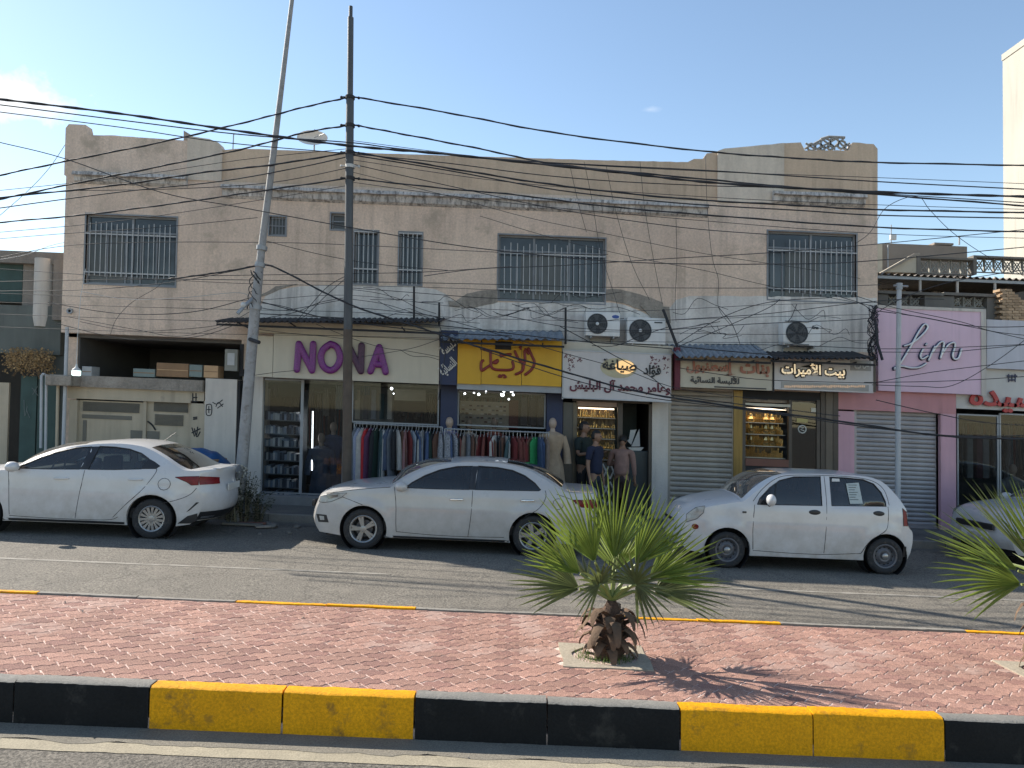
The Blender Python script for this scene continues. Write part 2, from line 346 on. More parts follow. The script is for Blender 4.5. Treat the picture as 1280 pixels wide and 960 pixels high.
ragged('road_edge_line', 4.96, 5.10, .004, LINEC, seed=2)
ragged('gutter_dust', 5.09, 5.36, .006, mat('gutter_dust', (.19, .17, .135), rough=.95, vs=4, bump=.5, bs=90, fine=.3), seed=5, a=.06, b2=.06)
ragged('lane_line', 10.35, 10.43, .004, LINEW, seed=8, x0=-12, x1=12, gaps=((-1.6, 2.6),))
# ------------------------------------------------------------------ the raised median
MZ = .275
PBASE = mat('paver_joint_sand', (.62, .47, .40), rough=.95, vs=6, bump=.5, bs=90, fine=.3)
PV = mat('red_concrete_paver', (.37, .205, .155), rough=.88, vs=1.1, var=.12, bump=.8, bs=75, fine=.5, island=.17, dirt=(.44, .30, .25), dirtlev=.5)
PITX, PITY = F(755, 815, 6.43)[0], 6.43
med = structure(MB().box(-40, 40, 5.46, 7.62, -.2, MZ-.004).box(-40, 40, 5.34, 5.46, -.2, MZ-.2).box(-40, 40, 7.62, 7.70, -.2, MZ-.2).build('median', PBASE))
HX, HY = .128, .094
def paver_mesh():
    cs = [(HX-.004, 0), (0, HY-.004), (-HX+.004, 0), (0, -HY+.004)]; out2 = []
    for i in range(4):
        a, b_ = Vector(cs[i]), Vector(cs[(i+1) % 4]); d = b_-a; nn = Vector((d.y, -d.x)).normalized()
        sg = 1 if i % 2 == 0 else -1
        for t, k in ((0, 0), (.16, .004), (.30, .015), (.42, .012), (.58, -.012), (.70, -.015), (.84, -.004)):
            p = a+d*t+nn*k*sg; out2.append((p.x, p.y))
    n = len(out2); mb = MB()
    top = [(x*.94, y*.94, 0) for x, y in out2]; mid = [(x, y, -.004) for x, y in out2]; bot = [(x, y, -.03) for x, y in out2]
    mb.add(top+mid+bot, [tuple(range(n))]+[(i, (i+1) % n, n+(i+1) % n, n+i) for i in range(n)]+[(n+i, n+(i+1) % n, 2*n+(i+1) % n, 2*n+i) for i in range(n)])
    return mb
cells = []
for j in range(0, 26):
    y = 5.46+HY*j
    for i in range(-60, 61):
        x = (2*i+(j % 2))*HX
        if not (5.44 < y < 7.68) or abs(x) > 8.2: continue
        if abs(x-PITX) < .29 and abs(y-PITY) < .25: continue
        cells.append((x, y, 1 if (j % 2 == 0 and i % 2 == 0) else 0))
cells.sort(key=lambda c: c[1]-.0+(100 if abs(c[0]) > .667*c[1]+.1 else 0))
PVD = mat('dark_red_concrete_paver', (.295, .155, .122), rough=.88, vs=1.1, var=.12, bump=.8, bs=75, fine=.5, island=.12, dirt=(.50, .35, .29), dirtlev=.6)
pm = paver_mesh(); pmes = []
for m_ in (PV, PVD): pme = bpy.data.meshes.new('paver'); pme.from_pydata(pm.v, [], pm.f); pme.materials.append(m_); pmes.append(pme)
rest = [MB(), MB()]
for k, (x, y, dk) in enumerate(cells):
    dz = random.uniform(-.0012, .0012); rx, ry = random.gauss(0, .003), random.gauss(0, .003); rz = random.gauss(0, .01)
    dx, dy = random.gauss(0, .0015), random.gauss(0, .0015)
    if k < 300:
        o = bpy.data.objects.new('paver', pmes[dk]); COL.objects.link(o); o.parent = med
        o.location = (x+dx, y+dy, MZ+dz+S*x); o.rotation_euler = (rx, ry-S, rz)
    else:
        M_ = Matrix.Translation((x+dx, y+dy, MZ+dz)) @ Matrix.Rotation(rz, 4, 'Z') @ Matrix.Rotation(rx, 4, 'X') @ Matrix.Rotation(ry, 4, 'Y')
        rest[dk].add([M_ @ Vector(v) for v in pm.v], pm.f)
PV2 = mat('red_concrete_paver_far', (.37, .205, .155), rough=.88, vs=1.1, var=.12, bump=.8, bs=75, fine=.5, island=-.17, dirt=(.44, .30, .25), dirtlev=.5)
PV3 = mat('dark_red_paver_far', (.295, .155, .122), rough=.88, vs=1.1, var=.12, bump=.8, bs=75, fine=.5, island=-.12, dirt=(.50, .35, .29), dirtlev=.6)
for q_, m_ in zip(rest, (PV2, PV3)): o = q_.build('pavers', m_, med); o['kind'] = 'stuff'
# kerbs of the median: separate cast blocks, black and yellow
KY = mat('yellow_kerb_paint', (.72, .32, .004), spec=.2, rough=.7, vs=2.5, var=.1, bump=.35, bs=50, fine=.2, dirt=(.16, .09, .03), dirtlev=.55)
KK = mat('black_kerb_paint', (.013, .0125, .012), spec=.2, rough=.8, vs=2.5, var=.25, bump=.35, bs=50, fine=.2, dirt=(.05, .045, .038), dirtlev=.56)
KG = mat('bare_kerb_concrete', (.21, .195, .17), rough=.85, vs=4, bump=.4, bs=70, fine=.2, dirt=(.12, .115, .11), dirtlev=.6)
def xk(px, py, Y): return F(px, py, Y)[0]
def kerb(name, y0, y1, joints, colours, z1, near):
    root = structure(thing(name, None, None, (0, y0, 0)))

    zt0 = z1
    for (a, b_), c in zip(zip(joints, joints[1:]), colours):
        ym, hm = (y0+y1)/2, z1; z1 = zt0+random.uniform(-.003, .006); a += random.uniform(0, .006)
        sgn = 1
        for part, mm in ((0, KY if c == 'y' else KK), (1, KY if c == 'y' else KG)):
            mb = MB(); n = 44; vs = []; e = .004
            # profile: front face then rounded shoulder then flat top
            if near: prof = [(y0-.004, -.05), (y0, .0), (y0+.004, z1-.03), (y0+.014, z1-.012)] if part == 0 else [(y0+.014, z1-.012), (y0+.03, z1), (y1, z1), (y1, z1-.15)]
            else: prof = [(y1+.004, -.05), (y1-.002, z1-.03), (y1-.012, z1-.008)] if part == 0 else [(y1-.012, z1-.008), (y1-.025, z1), (y0, z1), (y0, z1-.15)]
            for i in range(n+1):
                x = a+e+(b_-a-2*e)*i/n
                for q, (yy, zz) in enumerate(prof):
                    j1 = .005*noise.noise(Vector((x*5, yy*9, zz*9)))+.004*noise.noise(Vector((x*31, yy*40, zz*40))); vs.append((x, yy+j1, zz+j1*.6))
            L = len(prof)
            fs = [(i*L+q, (i+1)*L+q, (i+1)*L+q+1, i*L+q+1) for i in range(n) for q in range(L-1)]
            fs += [tuple(range(L)), tuple(n*L+q for q in range(L))]
            mb.add(vs, fs); nm = 'kerb_block' if part == 0 else 'kerb_top'
            if part == 0: blk = mb.build(nm, mm, root, True, autos=.9)
            else: mb.build(nm, mm, blk, True, autos=.9)
    return root
J = [xk(p, 870, 5.34) for p in (18, 187, 353, 518, 684, 850, 1016, 1180)]
st = J[1]-J[0]
J = [J[0]-4*st, J[0]-3*st, J[0]-2*st, J[0]-st]+J+[J[-1]+st, J[-1]+2*st, J[-1]+3*st]
kerb('median_near_kerb', 5.33, 5.46, J, 'kkyykyykkyykky'[0:len(J)-1] and ['y', 'y', 'k', 'k', 'k', 'y', 'y', 'k', 'k', 'y', 'y', 'k', 'k', 'y'], MZ+.014, True)
Jf = [-7.2]; Jf += [xk(p, 765, 7.66) for p in (-60, 48, 172, 295, 408, 520, 640, 765, 870, 975, 1090, 1205, 1320)]+[7.4]
kerb('median_far_kerb', 7.62, 7.70, Jf, ['k', 'y', 'k', 'k', 'y', 'y', 'k', 'k', 'y', 'y', 'k', 'k', 'y', 'y'], MZ+.014, False)
# concrete frame of the palm pit, a square slab with a round hole
CONC = mat('pit_concrete', (.34, .29, .22), rough=.9, vs=5, bump=.5, bs=50, fine=.2, dirt=(.2, .17, .12), dirtlev=.6)
def pit(cx, cy, label):
    r = thing('tree_pit', label, 'tree pit', (cx, cy, MZ), 'concrete planting frames on the median')
    sq = [(cx+px*(.36+.015*noise.noise(Vector((k*1.3, px, py)))), cy+py*(.31+.02*noise.noise(Vector((k*1.7, py, px))))) for k, (px, py) in enumerate([(-1, -1), (-.5, -1.03), (0, -.98), (.5, -1.02), (1, -1), (1.02, -.3), (.98, .4), (1, 1), (.3, 1.02), (-.4, .98), (-1, 1), (-1.02, .3), (-.98, -.4)])]
    hole = [(cx+(.27+.05*noise.noise(Vector((k, cx, 1))))*math.cos(k*math.pi/14), cy+(.24+.04*noise.noise(Vector((k, cx, 2))))*math.sin(k*math.pi/14)) for k in range(28)]
    V, fc = tri2d(sq, [hole]); mb = MB(); mb.add([(p.x, p.y, MZ+.009) for p in V], fc)
    for lp, zb in ((sq, MZ-.05), (hole, MZ-.16)):
        k = len(lp); mb.add([(p[0], p[1], MZ+.009) for p in lp]+[(p[0], p[1], zb) for p in lp], [(i, (i+1) % k, k+(i+1) % k, k+i) for i in range(k)])
    mb.build('frame', CONC, r)
    k = len(hole); so_ = MB().add([(p[0], p[1], MZ-.009) for p in hole], [tuple(range(k))])
    so_.build('soil', mat('pit_soil', (.09, .07, .05), rough=.95, vs=9, bump=.6, bs=60, fine=.4), r)
    return r
pit(PITX, PITY, 'square concrete frame with a ragged round hole holding the whole palm')
# grass in the pit
GR = mat('weed_green', (.10, .17, .03), rough=.6, vs=9, var=.3, bump=0, trans=.35, island=-.3)
gb = MB()
for k in range(420):
    a = random.uniform(0, 6.28); r = random.uniform(.12, .25); x = PITX+r*math.cos(a); y = PITY+r*.85*math.sin(a)
    if y > PITY+.1: continue
    h = random.uniform(.02, .07); dx, dy = random.gauss(0, .018), random.gauss(0, .018); q = random.uniform(0, 3.14); wx, wy = .003*math.cos(q), .003*math.sin(q)
    gb.add([(x-wx, y-wy, MZ-.012), (x+wx, y+wy, MZ-.012), (x+dx, y+dy, MZ+h)], [(0, 1, 2)])
tag(gb.build('grass', GR), 'small green weeds and grass growing round the palm foot', 'grass', kind='stuff')
# ------------------------------------------------------------------ far pavement
PZ = .15
structure(MB().box(-60, 60, 14.47, 26, -.2, PZ-.004).build('pavement', PAVE))
kr = structure(thing('pavement_kerb', None, None, (0, 14.35, 0)))
for i in range(-16, 17):
    MB().bbox(i*.9+.005, i*.9+.895, 14.35, 14.47, -.1, PZ+random.uniform(-.008, .006), .012).build('kerb_block', KG, kr)
ragged('pavement_dust', 14.0, 14.37, .005, DUST, x0=-14, x1=14, seed=12, a=.3, b2=.1)
# ================================================================== MAIN BUILDING
W = 16.0
BEI = (.70, .54, .42)
PL = mat('beige_plaster', BEI, rough=.92, vs=.9, var=.10, bump=.35, bs=22, streak=.13, fine=.12, dirt=(.42, .335, .255), dirtlev=.53)
PLB = mat('brown_parapet_paint', (.60, .45, .32), rough=.92, vs=1.2, var=.10, bump=.3, bs=22, streak=.16, fine=.05)
PLW = mat('pale_parapet_paint', (.66, .56, .45), rough=.92, vs=1.2, var=.08, bump=.3, bs=22, streak=.2, fine=.05)
PWH = mat('old_whitewash', (.70, .655, .60), rough=.92, vs=1.3, var=.08, bump=.35, bs=20, streak=.26, fine=.06, dirt=(.46, .41, .36), dirtlev=.55)
COR = mat('peeling_cornice', (.62, .58, .54), rough=.95, vs=7, bump=.5, bs=30, streak=.35, dirt=(.15, .14, .13), dirtlev=.47, vec=(1, 1, .35))
CEM = mat('bare_cement', (.31, .27, .225), rough=.95, vs=3, var=.2, bump=.6, bs=20, streak=.2, fine=.15)
DARK = mat('soot_dark', (.03, .03, .032), rough=.9, bump=0)
FRM = mat('window_frame_metal', (.22, .23, .24), rough=.6, bump=0, var=.2)
BAR = mat('pale_painted_bar', (.48, .48, .47), rough=.6, bump=0, var=.15, dirt=(.3, .2, .13), dirtlev=.66)
WGL = mat('dusty_window_pane', (.03, .036, .04), rough=.16, var=.35, vs=2.5, bump=.05, bs=3, spec=.7, dirt=(.10, .105, .11), dirtlev=.6)
WGF = mat('dusty_curtained_pane', (.075, .078, .075), rough=.3, var=.25, vs=6, bump=.1, bs=8, spec=.6, vec=(6, 1, .5))
bld = thing('shop_building', 'long two storey beige and brown shop building with stained plaster and barred upper windows', 'building', (-.8, 16.5, 0))
def Fz(px, py, Y=W): return F(px, py, Y)
def poly(pts, Y=W): return [F(x, y, Y) for x, y in pts]
wins = [(107, 270, 220, 356, 'big'), (337, 271, 357, 294, 'vent'), (414, 267, 432, 287, 'vent'), (443, 289, 472, 355, 'slim'), (499, 291, 527, 356, 'slim'), (623, 296, 756, 377, 'big3'), (960, 291, 1070, 376, 'big')]
holes = []
for x0, y0, x1, y1, k in wins:
    a, b_, c, d = RC(x0, y0, x1, y1, W); holes.append([(a, c), (b_, c), (b_, d), (a, d)])
xl, xr = F(80, 300, W)[0], F(1097, 300, W)[0]
zb1 = F(190, 420, W)[1]; zb2 = F(440, 470, W)[1]+.05; xs = F(302, 430, W)[0]
ztopw = lambda px: F(px, 214+(px-83)*.026, W)[1]
zt = F(600, 240, W)[1]
wall = MB().prism([(xl, zb1), (xs, zb1), (xs, zb2), (xr, zb2), (xr, zt), (xl, zt)], W, W+.25, holes)
# coarse rubble look of the left corner edge
wall.build('wall', PL, bld)
# parapet in painted bays
def jag(pts, amp=.012, step=.12):
    o = []
    for (a, b_), (c, d) in zip(pts, pts[1:]):
        L = math.hypot(c-a, d-b_); n = max(1, int(L/step))
        for k in range(n):
            t = k/n; o.append((a+(c-a)*t, b_+(d-b_)*t+(amp*noise.noise(Vector(((a+(c-a)*t)*6, 2, 0))) if 0 < k else 0)))
    o.append(pts[-1]); return o
def bay(tops, m_, y=W, name='parapet', base=None, dy=0):
    t = jag(poly(tops, W)); zz = base if base is not None else zt
    return MB().prism([(t[0][0], zz)]+t+[(t[-1][0], zz)], y, W+.25).build(name, m_, bld)
bay([(82, 160), (86, 155), (107, 156), (110, 169), (137, 169), (180, 172), (235, 176)], PL)
bay([(226, 176), (226, 160), (236, 166), (242, 172)], CEM, W+.14, 'parapet_rubble', F(230, 178)[1])
bay([(235, 170), (262, 174), (274, 179), (278, 187)], PLW, W-.02)
bay([(278, 187), (300, 185), (440, 190), (600, 195), (760, 200), (860, 202), (868, 198), (879, 198), (884, 191), (897, 190)], PLB, W+.03)
bay([(897, 189), (905, 186), (940, 183), (980, 179)], PLW, W-.02)
bay([(980, 179), (1001, 178), (1006, 188), (1062, 188), (1066, 178), (1092, 180), (1097, 186)], PLB, W)
# peeling cornices
def cornice(px0, px1, py0, h=12):
    a, b_, c, d = RC(px0, py0, px1, py0+h, W)
    mb = MB(); n = 40; prof = [(W-.001, d+.03), (W-.15, d-.0), (W-.17, d-.07), (W-.09, d-.08), (W-.07, c+.03), (W-.002, c-.02)]; L = len(prof); vs = []
    for i in range(n+1):
        x = a+(b_-a)*i/n
        for q, (y, z) in enumerate(prof):
            j1 = .018*noise.noise(Vector((x*4, y*20, z*7))) if 0 < q < L-1 else 0
            vs.append((x, y+j1, z+j1))
    mb.add(vs, [(i*L+q, i*L+q+1, (i+1)*L+q+1, (i+1)*L+q) for i in range(n) for q in range(L-1)]+[tuple(range(L)), tuple(n*L+q for q in range(L))])
    return mb.build('cornice', COR, bld)
cornice(95, 235, 219); cornice(279, 884, 245, 14); cornice(965, 1080, 243, 13)
# whitewashed band with a ragged upper edge, flaked cement beside it
patch = [(322, 412), (325, 385), (332, 370), (350, 362), (375, 358), (430, 356), (520, 358), (545, 362), (560, 369), (573, 382), (590, 385), (622, 378), (756, 378), (780, 381), (800, 389), (820, 398), (831, 402), (835, 388), (845, 375), (862, 370), (900, 370), (1000, 371), (1096, 372), (1096, 440), (706, 446), (700, 415), (560, 415)]
pp = jag(poly(patch), .03, .15)
MB().prism(pp, W-.009, W+.01, back=False).build('whitewash_band', PWH, bld)
for pts in ([(569, 377), (584, 367), (604, 363), (622, 362), (622, 378), (592, 385), (576, 383)], [(758, 362), (775, 362), (800, 368), (828, 378), (832, 396), (822, 396), (800, 387), (778, 379), (758, 376)], [(322, 372), (345, 358), (372, 355), (352, 361), (334, 369)]):
    MB().prism(jag(poly(pts), .03, .1), W-.016, W+.01, back=False).build('flaked_patch', CEM, bld)
for pts in ([(560, 376), (575, 378), (575, 384), (562, 382)], [(800, 382), (836, 384), (838, 404), (818, 402)]):
    MB().prism(jag(poly(pts), .03, .1), W-.05, W+.01).build('broken_brick', CEM, bld)
# windows
for x0, y0, x1, y1, k in wins:
    a, b_, c, d = RC(x0, y0, x1, y1, W); t = .035; y = W+.09
    fr = MB()
    fr.box(a, b_, y-.03, y+.03, d-t, d).box(a, b_, y-.03, y+.03, c, c+t).box(a, a+t, y-.029, y+.029, c+t, d-t).box(b_-t, b_, y-.029, y+.029, c+t, d-t)
    # outer lip round the opening
    for q in ((a-.03, b_+.03, d, d+.03), (a-.03, b_+.03, c-.03, c), (a-.03, a, c, d), (b_, b_+.03, c, d)): fr.box(q[0], q[1], W-.015, W+.05, q[2], q[3])
    if k.startswith('big'):
        zq = c+(d-c)*.77; fr.box(a+t, b_-t, y-.02, y+.02, zq-.02, zq+.02)
        for i in range(1, 3 if k == 'big3' else 2):
            xx = a+(b_-a)*i/(3 if k == 'big3' else 2); fr.box(xx-.022, xx+.022, y-.024, y+.024, c+t, d-t)
        for i in range(1, 5): 
            xx = a+(b_-a)*(i+.15*math.sin(i*5+a))/5; fr.box(xx-.014, xx+.014, y-.016, y+.016, c+t, zq-.02)
    wob = fr.build('window', FRM, bld)
    if k.startswith('big'):
        n = 5; 
        for i in range(n):
            p0 = a+t+(b_-a-2*t)*i/n; p1 = a+t+(b_-a-2*t)*(i+1)/n
            MB().box(p0, p1, y+.002, y+.012, c+t, c+(d-c)*.77).build('pane', [WGL, WGF, WGF, WGL, WGL][(i+int(abs(a)*3)) % 5], wob)
        MB().box(a+t, b_-t, y+.004, y+.014, c+(d-c)*.77, d-t).build('pane', WGL, wob)
    else: MB().box(a+t, b_-t, y+.004, y+.014, c+t, d-t).build('pane', WGF if k == 'vent' else WGL, wob)
    if k == 'vent':
        g = MB(); g.box(a, b_, W-.004, W+.006, (c+d)/2-.008, (c+d)/2+.008); g.build('bar', FRM, wob)
        if x0 < 400:
            for i in range(1, 5): xx = a+(b_-a)*i/5; MB().box(xx-.006, xx+.006, W-.010, W-.004, c, d).build('bar', FRM, wob)
        continue
    n = 17 if k.startswith('big') else 5
    if x0 == 960: skipb = (2, 3)
    else: skipb = ()
    zlo = c+(d-c)*(.10 if k.startswith('big') else .0); zhi = c+(d-c)*(.88 if k.startswith('big') else 1)
    for zz in (c+(d-c)*.16, c+(d-c)*.72) if k.startswith('big') else (c+(d-c)*.28, d-.02):
        MB().box(a-.01, b_+.01, W-.034, W-.022, zz-.012, zz+.012).build('bar_rail', BAR, wob)
    for i in range(1, n):
        if i in skipb: continue
        xx = a+(b_-a)*i/n; short = k == 'big3' and i % 3 == 1
        MB().tube([(xx, W-.042, zlo+random.uniform(-.01, .01)), (xx+random.uniform(-.008, .008), W-.042, zhi-(.06 if short else 0)+random.uniform(-.02, .02))], .0085, 6).build('bar', BAR, wob)
# building body behind the front: sides, back, roof
zr = F(600, 240)[1]-.1
MB().box(xl, xl+.22, W+.25, 25, 0, zr).build('side_wall', PL, bld); MB().box(xr-.22, xr, W+.25, 25, 0, zr).build('side_wall', PL, bld)
MB().box(xl, xr, 25, 25.2, 0, zr).build('back_wall', PL, bld); MB().box(xl, xr, W+.25, 25.2, zr, zr+.2).build('roof', CEM, bld)
# fretted ornament on the roof corner
orn = thing('roof_ornament', 'carved grey lattice crest standing in the notch of the right parapet', 'ornament', F(1034, 187, W+.1)[0:1]+(W+.1, F(1034, 187)[1]))
ob = MB()
for cx, cy, r in ((1014, 184, 4.5), (1023, 183, 4), (1032, 179, 6), (1043, 178, 5.5), (1052, 181, 5), (1038, 184, 3.4), (1058, 184, 3.5), (1028, 185, 3)):
    ob.tube([P3(cx+r*math.cos(a*.785)*1.05, cy+r*math.sin(a*.785), W+.12) for a in range(9)], .026, 6)
for a, b_ in (((1006, 186), (1026, 175)), ((1022, 186), (1046, 173)), ((1040, 186), (1054, 174)), ((1050, 187), (1062, 179)), ((1007, 179), (1020, 187)), ((1028, 174), (1044, 187)), ((1044, 172), (1058, 187))):
    ob.tube([P3(*a, W+.12), P3(*b_, W+.12)], .022, 6)
ob.tube([P3(1026, 174, W+.12), P3(1036, 171, W+.12), P3(1056, 172, W+.12)], .03, 6)
ob.build('lattice', mat('weathered_stone_fret', (.30, .285, .26), rough=.9, bump=.4), orn)
# roof fittings
MET = mat('grey_painted_metal', (.30, .31, .32), rough=.5, metal=.3, bump=.05)
WHM = mat('white_painted_metal', (.55, .55, .53), rough=.5, bump=.05)
d = thing('satellite_dish', 'small pale dish antenna on a short mast behind the parapet between the two tall poles', 'antenna', (F(393, 190, 17.2)[0], 17.2, F(393, 190, 17.2)[1]-.4))
x, z = F(393, 174, 17.2); MB().tube([(x, 17.2, z-.75), (x, 17.2, z+.22)], .018).build('mast', MET, d)
MB().lathe([(0, .05), (.15, .035), (.27, -.02), (.28, -.025), (.15, .045), (0, .06)], (x-.02, 17.12, z), 'y', 20, flat=(1.25, .6)).build('dish', WHM, d, True)
MB().tube([(x+.02, 17.1, z), (x+.3, 16.9, z+.03)], .01).build('arm', MET, d)
solo('roof_aerial', MB().tube([P3(291, 190, 16.5), P3(292, 168, 16.5), P3(299, 167.5, 16.5)], .013), MET, 'thin hooked grey pipe rising from the parapet left of the leaning pole', 'pipe')
# ------------------------------------------------------------------ ground floor of the main building
GY = W+.02
WP = mat('white_wall_paint', (.60, .545, .48), rough=.85, vs=1.5, var=.07, bump=.3, bs=20, streak=.18, dirt=(.36, .33, .3), dirtlev=.62)
def block(name, px0, px1, pyt, pyb, m_, Y=W, d=.3, parent=bld, floor=False, z0=None):
    a, b_, c, e = RC(px0, pyt, px1, pyb, Y)
    return MB().box(a, b_, Y, Y+d, PZ-.05 if floor else (z0 if z0 is not None else c), e).build(name, m_, parent)
block('pillar', 304, 327, 470, 625, WP, W-.05, .35, floor=True)
block('lintel', 303, 1097, 455, 492, CEM, W+.05, .2)
NAVY = mat('navy_paint', (.018, .028, .075), rough=.55, vs=3, bump=.1, var=.2)
block('pillar', 550, 571, 474, 620, NAVY, W-.06, .4, floor=True); block('pillar', 683, 703, 481, 620, NAVY, W-.06, .4, floor=True)
block('pillar', 815, 835, 495, 615, WP, W-.08, .4, floor=True)
GOLD = mat('gold_anodised_panel', (.23, .15, .045), rough=.38, metal=.5, var=.2, vs=4, bump=.05, vec=(6, 6, .3))
BRN = mat('brown_stone_cladding', (.085, .065, .048), rough=.5, vs=3, var=.25, bump=.1)
block('pillar', 917, 928, 488, 620, GOLD, W-.04, .3, floor=True)
for i, (a, b_) in enumerate(((1026, 1032), (1032.5, 1041), (1041.5, 1048))): block('pillar', a, b_, 488, 620, [BRN, mat('brown_stone_light', (.14, .11, .08), rough=.5), BRN][i], W-.03-.015*(i % 2), .3, floor=True)
# rooms behind: partitions, back wall, ceiling, floor
RB = 19.4; ZC = 3.05
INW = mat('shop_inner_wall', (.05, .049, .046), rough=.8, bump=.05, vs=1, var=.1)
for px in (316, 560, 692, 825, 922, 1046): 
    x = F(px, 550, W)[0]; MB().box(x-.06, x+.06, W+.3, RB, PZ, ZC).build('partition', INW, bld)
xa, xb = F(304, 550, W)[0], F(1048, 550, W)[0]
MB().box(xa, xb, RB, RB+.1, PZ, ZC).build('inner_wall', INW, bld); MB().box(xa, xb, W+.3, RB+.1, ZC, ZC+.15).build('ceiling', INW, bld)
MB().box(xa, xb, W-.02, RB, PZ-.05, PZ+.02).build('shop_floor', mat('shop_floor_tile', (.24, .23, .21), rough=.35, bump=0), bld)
STEP = mat('grey_step', (.24, .235, .225), rough=.8, bump=.3, vs=4)
a, b_, c, e = RC(327, 621, 549, 632, W-.1); MB().box(a, b_, W-.35, W-.03, PZ-.03, PZ+.17).build('step', STEP, bld)
# ------------------------------------------------------------------ garage bay on the left
xg0, xg1 = F(66, 500, W)[0], F(300, 500, W)[0]
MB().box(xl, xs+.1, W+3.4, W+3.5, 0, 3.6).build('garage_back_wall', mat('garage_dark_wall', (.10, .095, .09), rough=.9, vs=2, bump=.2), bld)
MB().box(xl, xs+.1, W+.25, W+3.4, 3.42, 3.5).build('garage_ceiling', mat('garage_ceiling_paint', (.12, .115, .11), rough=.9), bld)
MB().box(xs-.04, xs+.12, W+.26, W+3.4, 0, 3.42).build('garage_side_wall_and_liner', CEM, bld)
gw = thing('garage_gate_wall', 'low cream wall with beam and closed metal double gate below the dark upper bay', 'wall', (F(160, 560)[0], W, 0))
GCR = mat('cream_gate_paint', (.48, .40, .29), rough=.75, vs=2, var=.08, bump=.15, bs=20, streak=.15, dirt=(.24, .2, .16), dirtlev=.62)
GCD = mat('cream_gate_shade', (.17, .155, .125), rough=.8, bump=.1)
a, b_, c, e = RC(66, 473, 256, 486, W); MB().box(a, b_, W-.12, W+.22, c, e+.02).build('beam', CEM, gw)
a, b_, c, e = RC(86, 486, 256, 500, W); MB().box(a, b_, W-.03, W+.2, c-.02, c+(e-c)).build('lintel', GCR, gw)
a, b_, c, e = RC(86, 500, 96, 620, W); MB().box(a, b_, W-.03, W+.2, PZ-.02, e).build('jamb', GCR, gw)
a, b_, c, e = RC(238, 500, 256, 620, W); MB().box(a, b_, W-.03, W+.2, PZ-.02, e-.02).build('jamb', GCR, gw)
for q, (p0, p1) in enumerate(((96, 177), (181, 238))):
    a, b_, c, e = RC(p0, 500, p1, 620, W); g = MB().box(a, b_, W+.06, W+.1, PZ, e-.025).build('gate_leaf', GCR, gw)
    # raised frames and louvres
    u, v, s_, t_ = RC(p0+(6 if q == 0 else 10), 490 if 0 else 503, p1-4, 515, W)
    lou = MB(); n = 8
    for i in range(n): zz = s_+(t_-s_)*i/n; lou.add([(u, W+.035, zz), (v, W+.035, zz), (v, W+.058, zz+(t_-s_)/n*.9), (u, W+.058, zz+(t_-s_)/n*.9)], [(0, 1, 2, 3)])
    lou.build('louvre', GCD, g)
    if q == 0:
        k = RC(101, 519, 163, 524, W); MB().box(k[0], k[1], W+.045, W+.058, k[2], k[3]).build('raised_strip', GCD, g)
        k = RC(101, 525, 105.5, 600, W); MB().box(k[0], k[1], W+.046, W+.058, PZ+.1, k[3]-.003).build('raised_strip', GCD, g)
        k = RC(161, 538, 176, 600, W); MB().box(k[0], k[1], W+.045, W+.058, PZ+.1, k[3]).build('lock_plate', GCD, g)
    else:
        k = RC(181.5, 539, 197, 600, W); MB().box(k[0], k[1], W+.045, W+.058, PZ+.1, k[3]).build('lock_plate', GCD, g)
        u, v, s_, t_ = RC(192, 518, 228, 532, W); lou = MB(); n = 9
        for i in range(n): zz = s_+(t_-s_)*i/n; lou.add([(u, W+.035, zz), (v, W+.035, zz), (v, W+.058, zz+(t_-s_)/n*.8), (u, W+.058, zz+(t_-s_)/n*.8)], [(0, 1, 2, 3)])
        lou.build('louvre', GCD, g)
        MB().strokes([[(185, 527), (190, 531), (194, 537)]], 2.2, W+.05, flat=.6).build('handle', DARK, g)
a, b_, c, e = RC(177, 500, 181, 620, W); MB().box(a, b_, W+.02, W+.1, PZ, e-.03).build('mullion', GCR, gw)
INK = mat('black_spray_paint', (.02, .02, .022), rough=.7, bump=0)
MB().strokes([[(241, 492), (241, 502)], [(245, 492), (245, 502)], [(241, 497), (246, 497)], [(241, 502), (246, 502)], [(240, 535), (243, 545)], [(243, 536), (246, 546), (250, 540)], [(240, 541), (250, 536)], [(247, 534), (246, 543)]], 1.6, W-.033, flat=.15).build('painted_mark', INK, gw)
MB().strokes([[(242, 522), (246, 521.5)], [(242, 524), (246, 523.5)]], 1.8, W-.033, flat=.15).build('painted_mark', INK, gw)
ww = thing('white_wall', 'white plastered wall panel with black sprayed marks beside the cream gate', 'wall', (F(277, 560)[0], W, 0))
a, b_, c, e = RC(256.5, 475, 303, 620, W); MB().box(a, b_-.12, W-.06, W+.22, PZ-.03, e+.02).build('panel', WP, ww)
MB().box(b_-.12, b_-.07, W-.03, W+.1, PZ-.02, e).build('gap_board', DARK, ww)
MB().strokes([[(258, 506), (264, 506), (264, 518), (258, 518), (258, 506)], [(259, 512), (263, 512)], [(261, 508), (261, 516)], [(266, 503), (271, 505), (278, 500)], [(270, 508), (273, 503), (278, 508)], [(272, 510), (279, 505)]], 1.2, W-.064, flat=.15).build('painted_mark', INK, ww)
MB().box(xl+.222, xl+.26, W+.26, W+3.4, 0, 3.42).build('garage_side_wall_and_liner', MATS['garage_dark_wall'], bld)  # dark liner added over the sunlit side wall to keep the bay dark
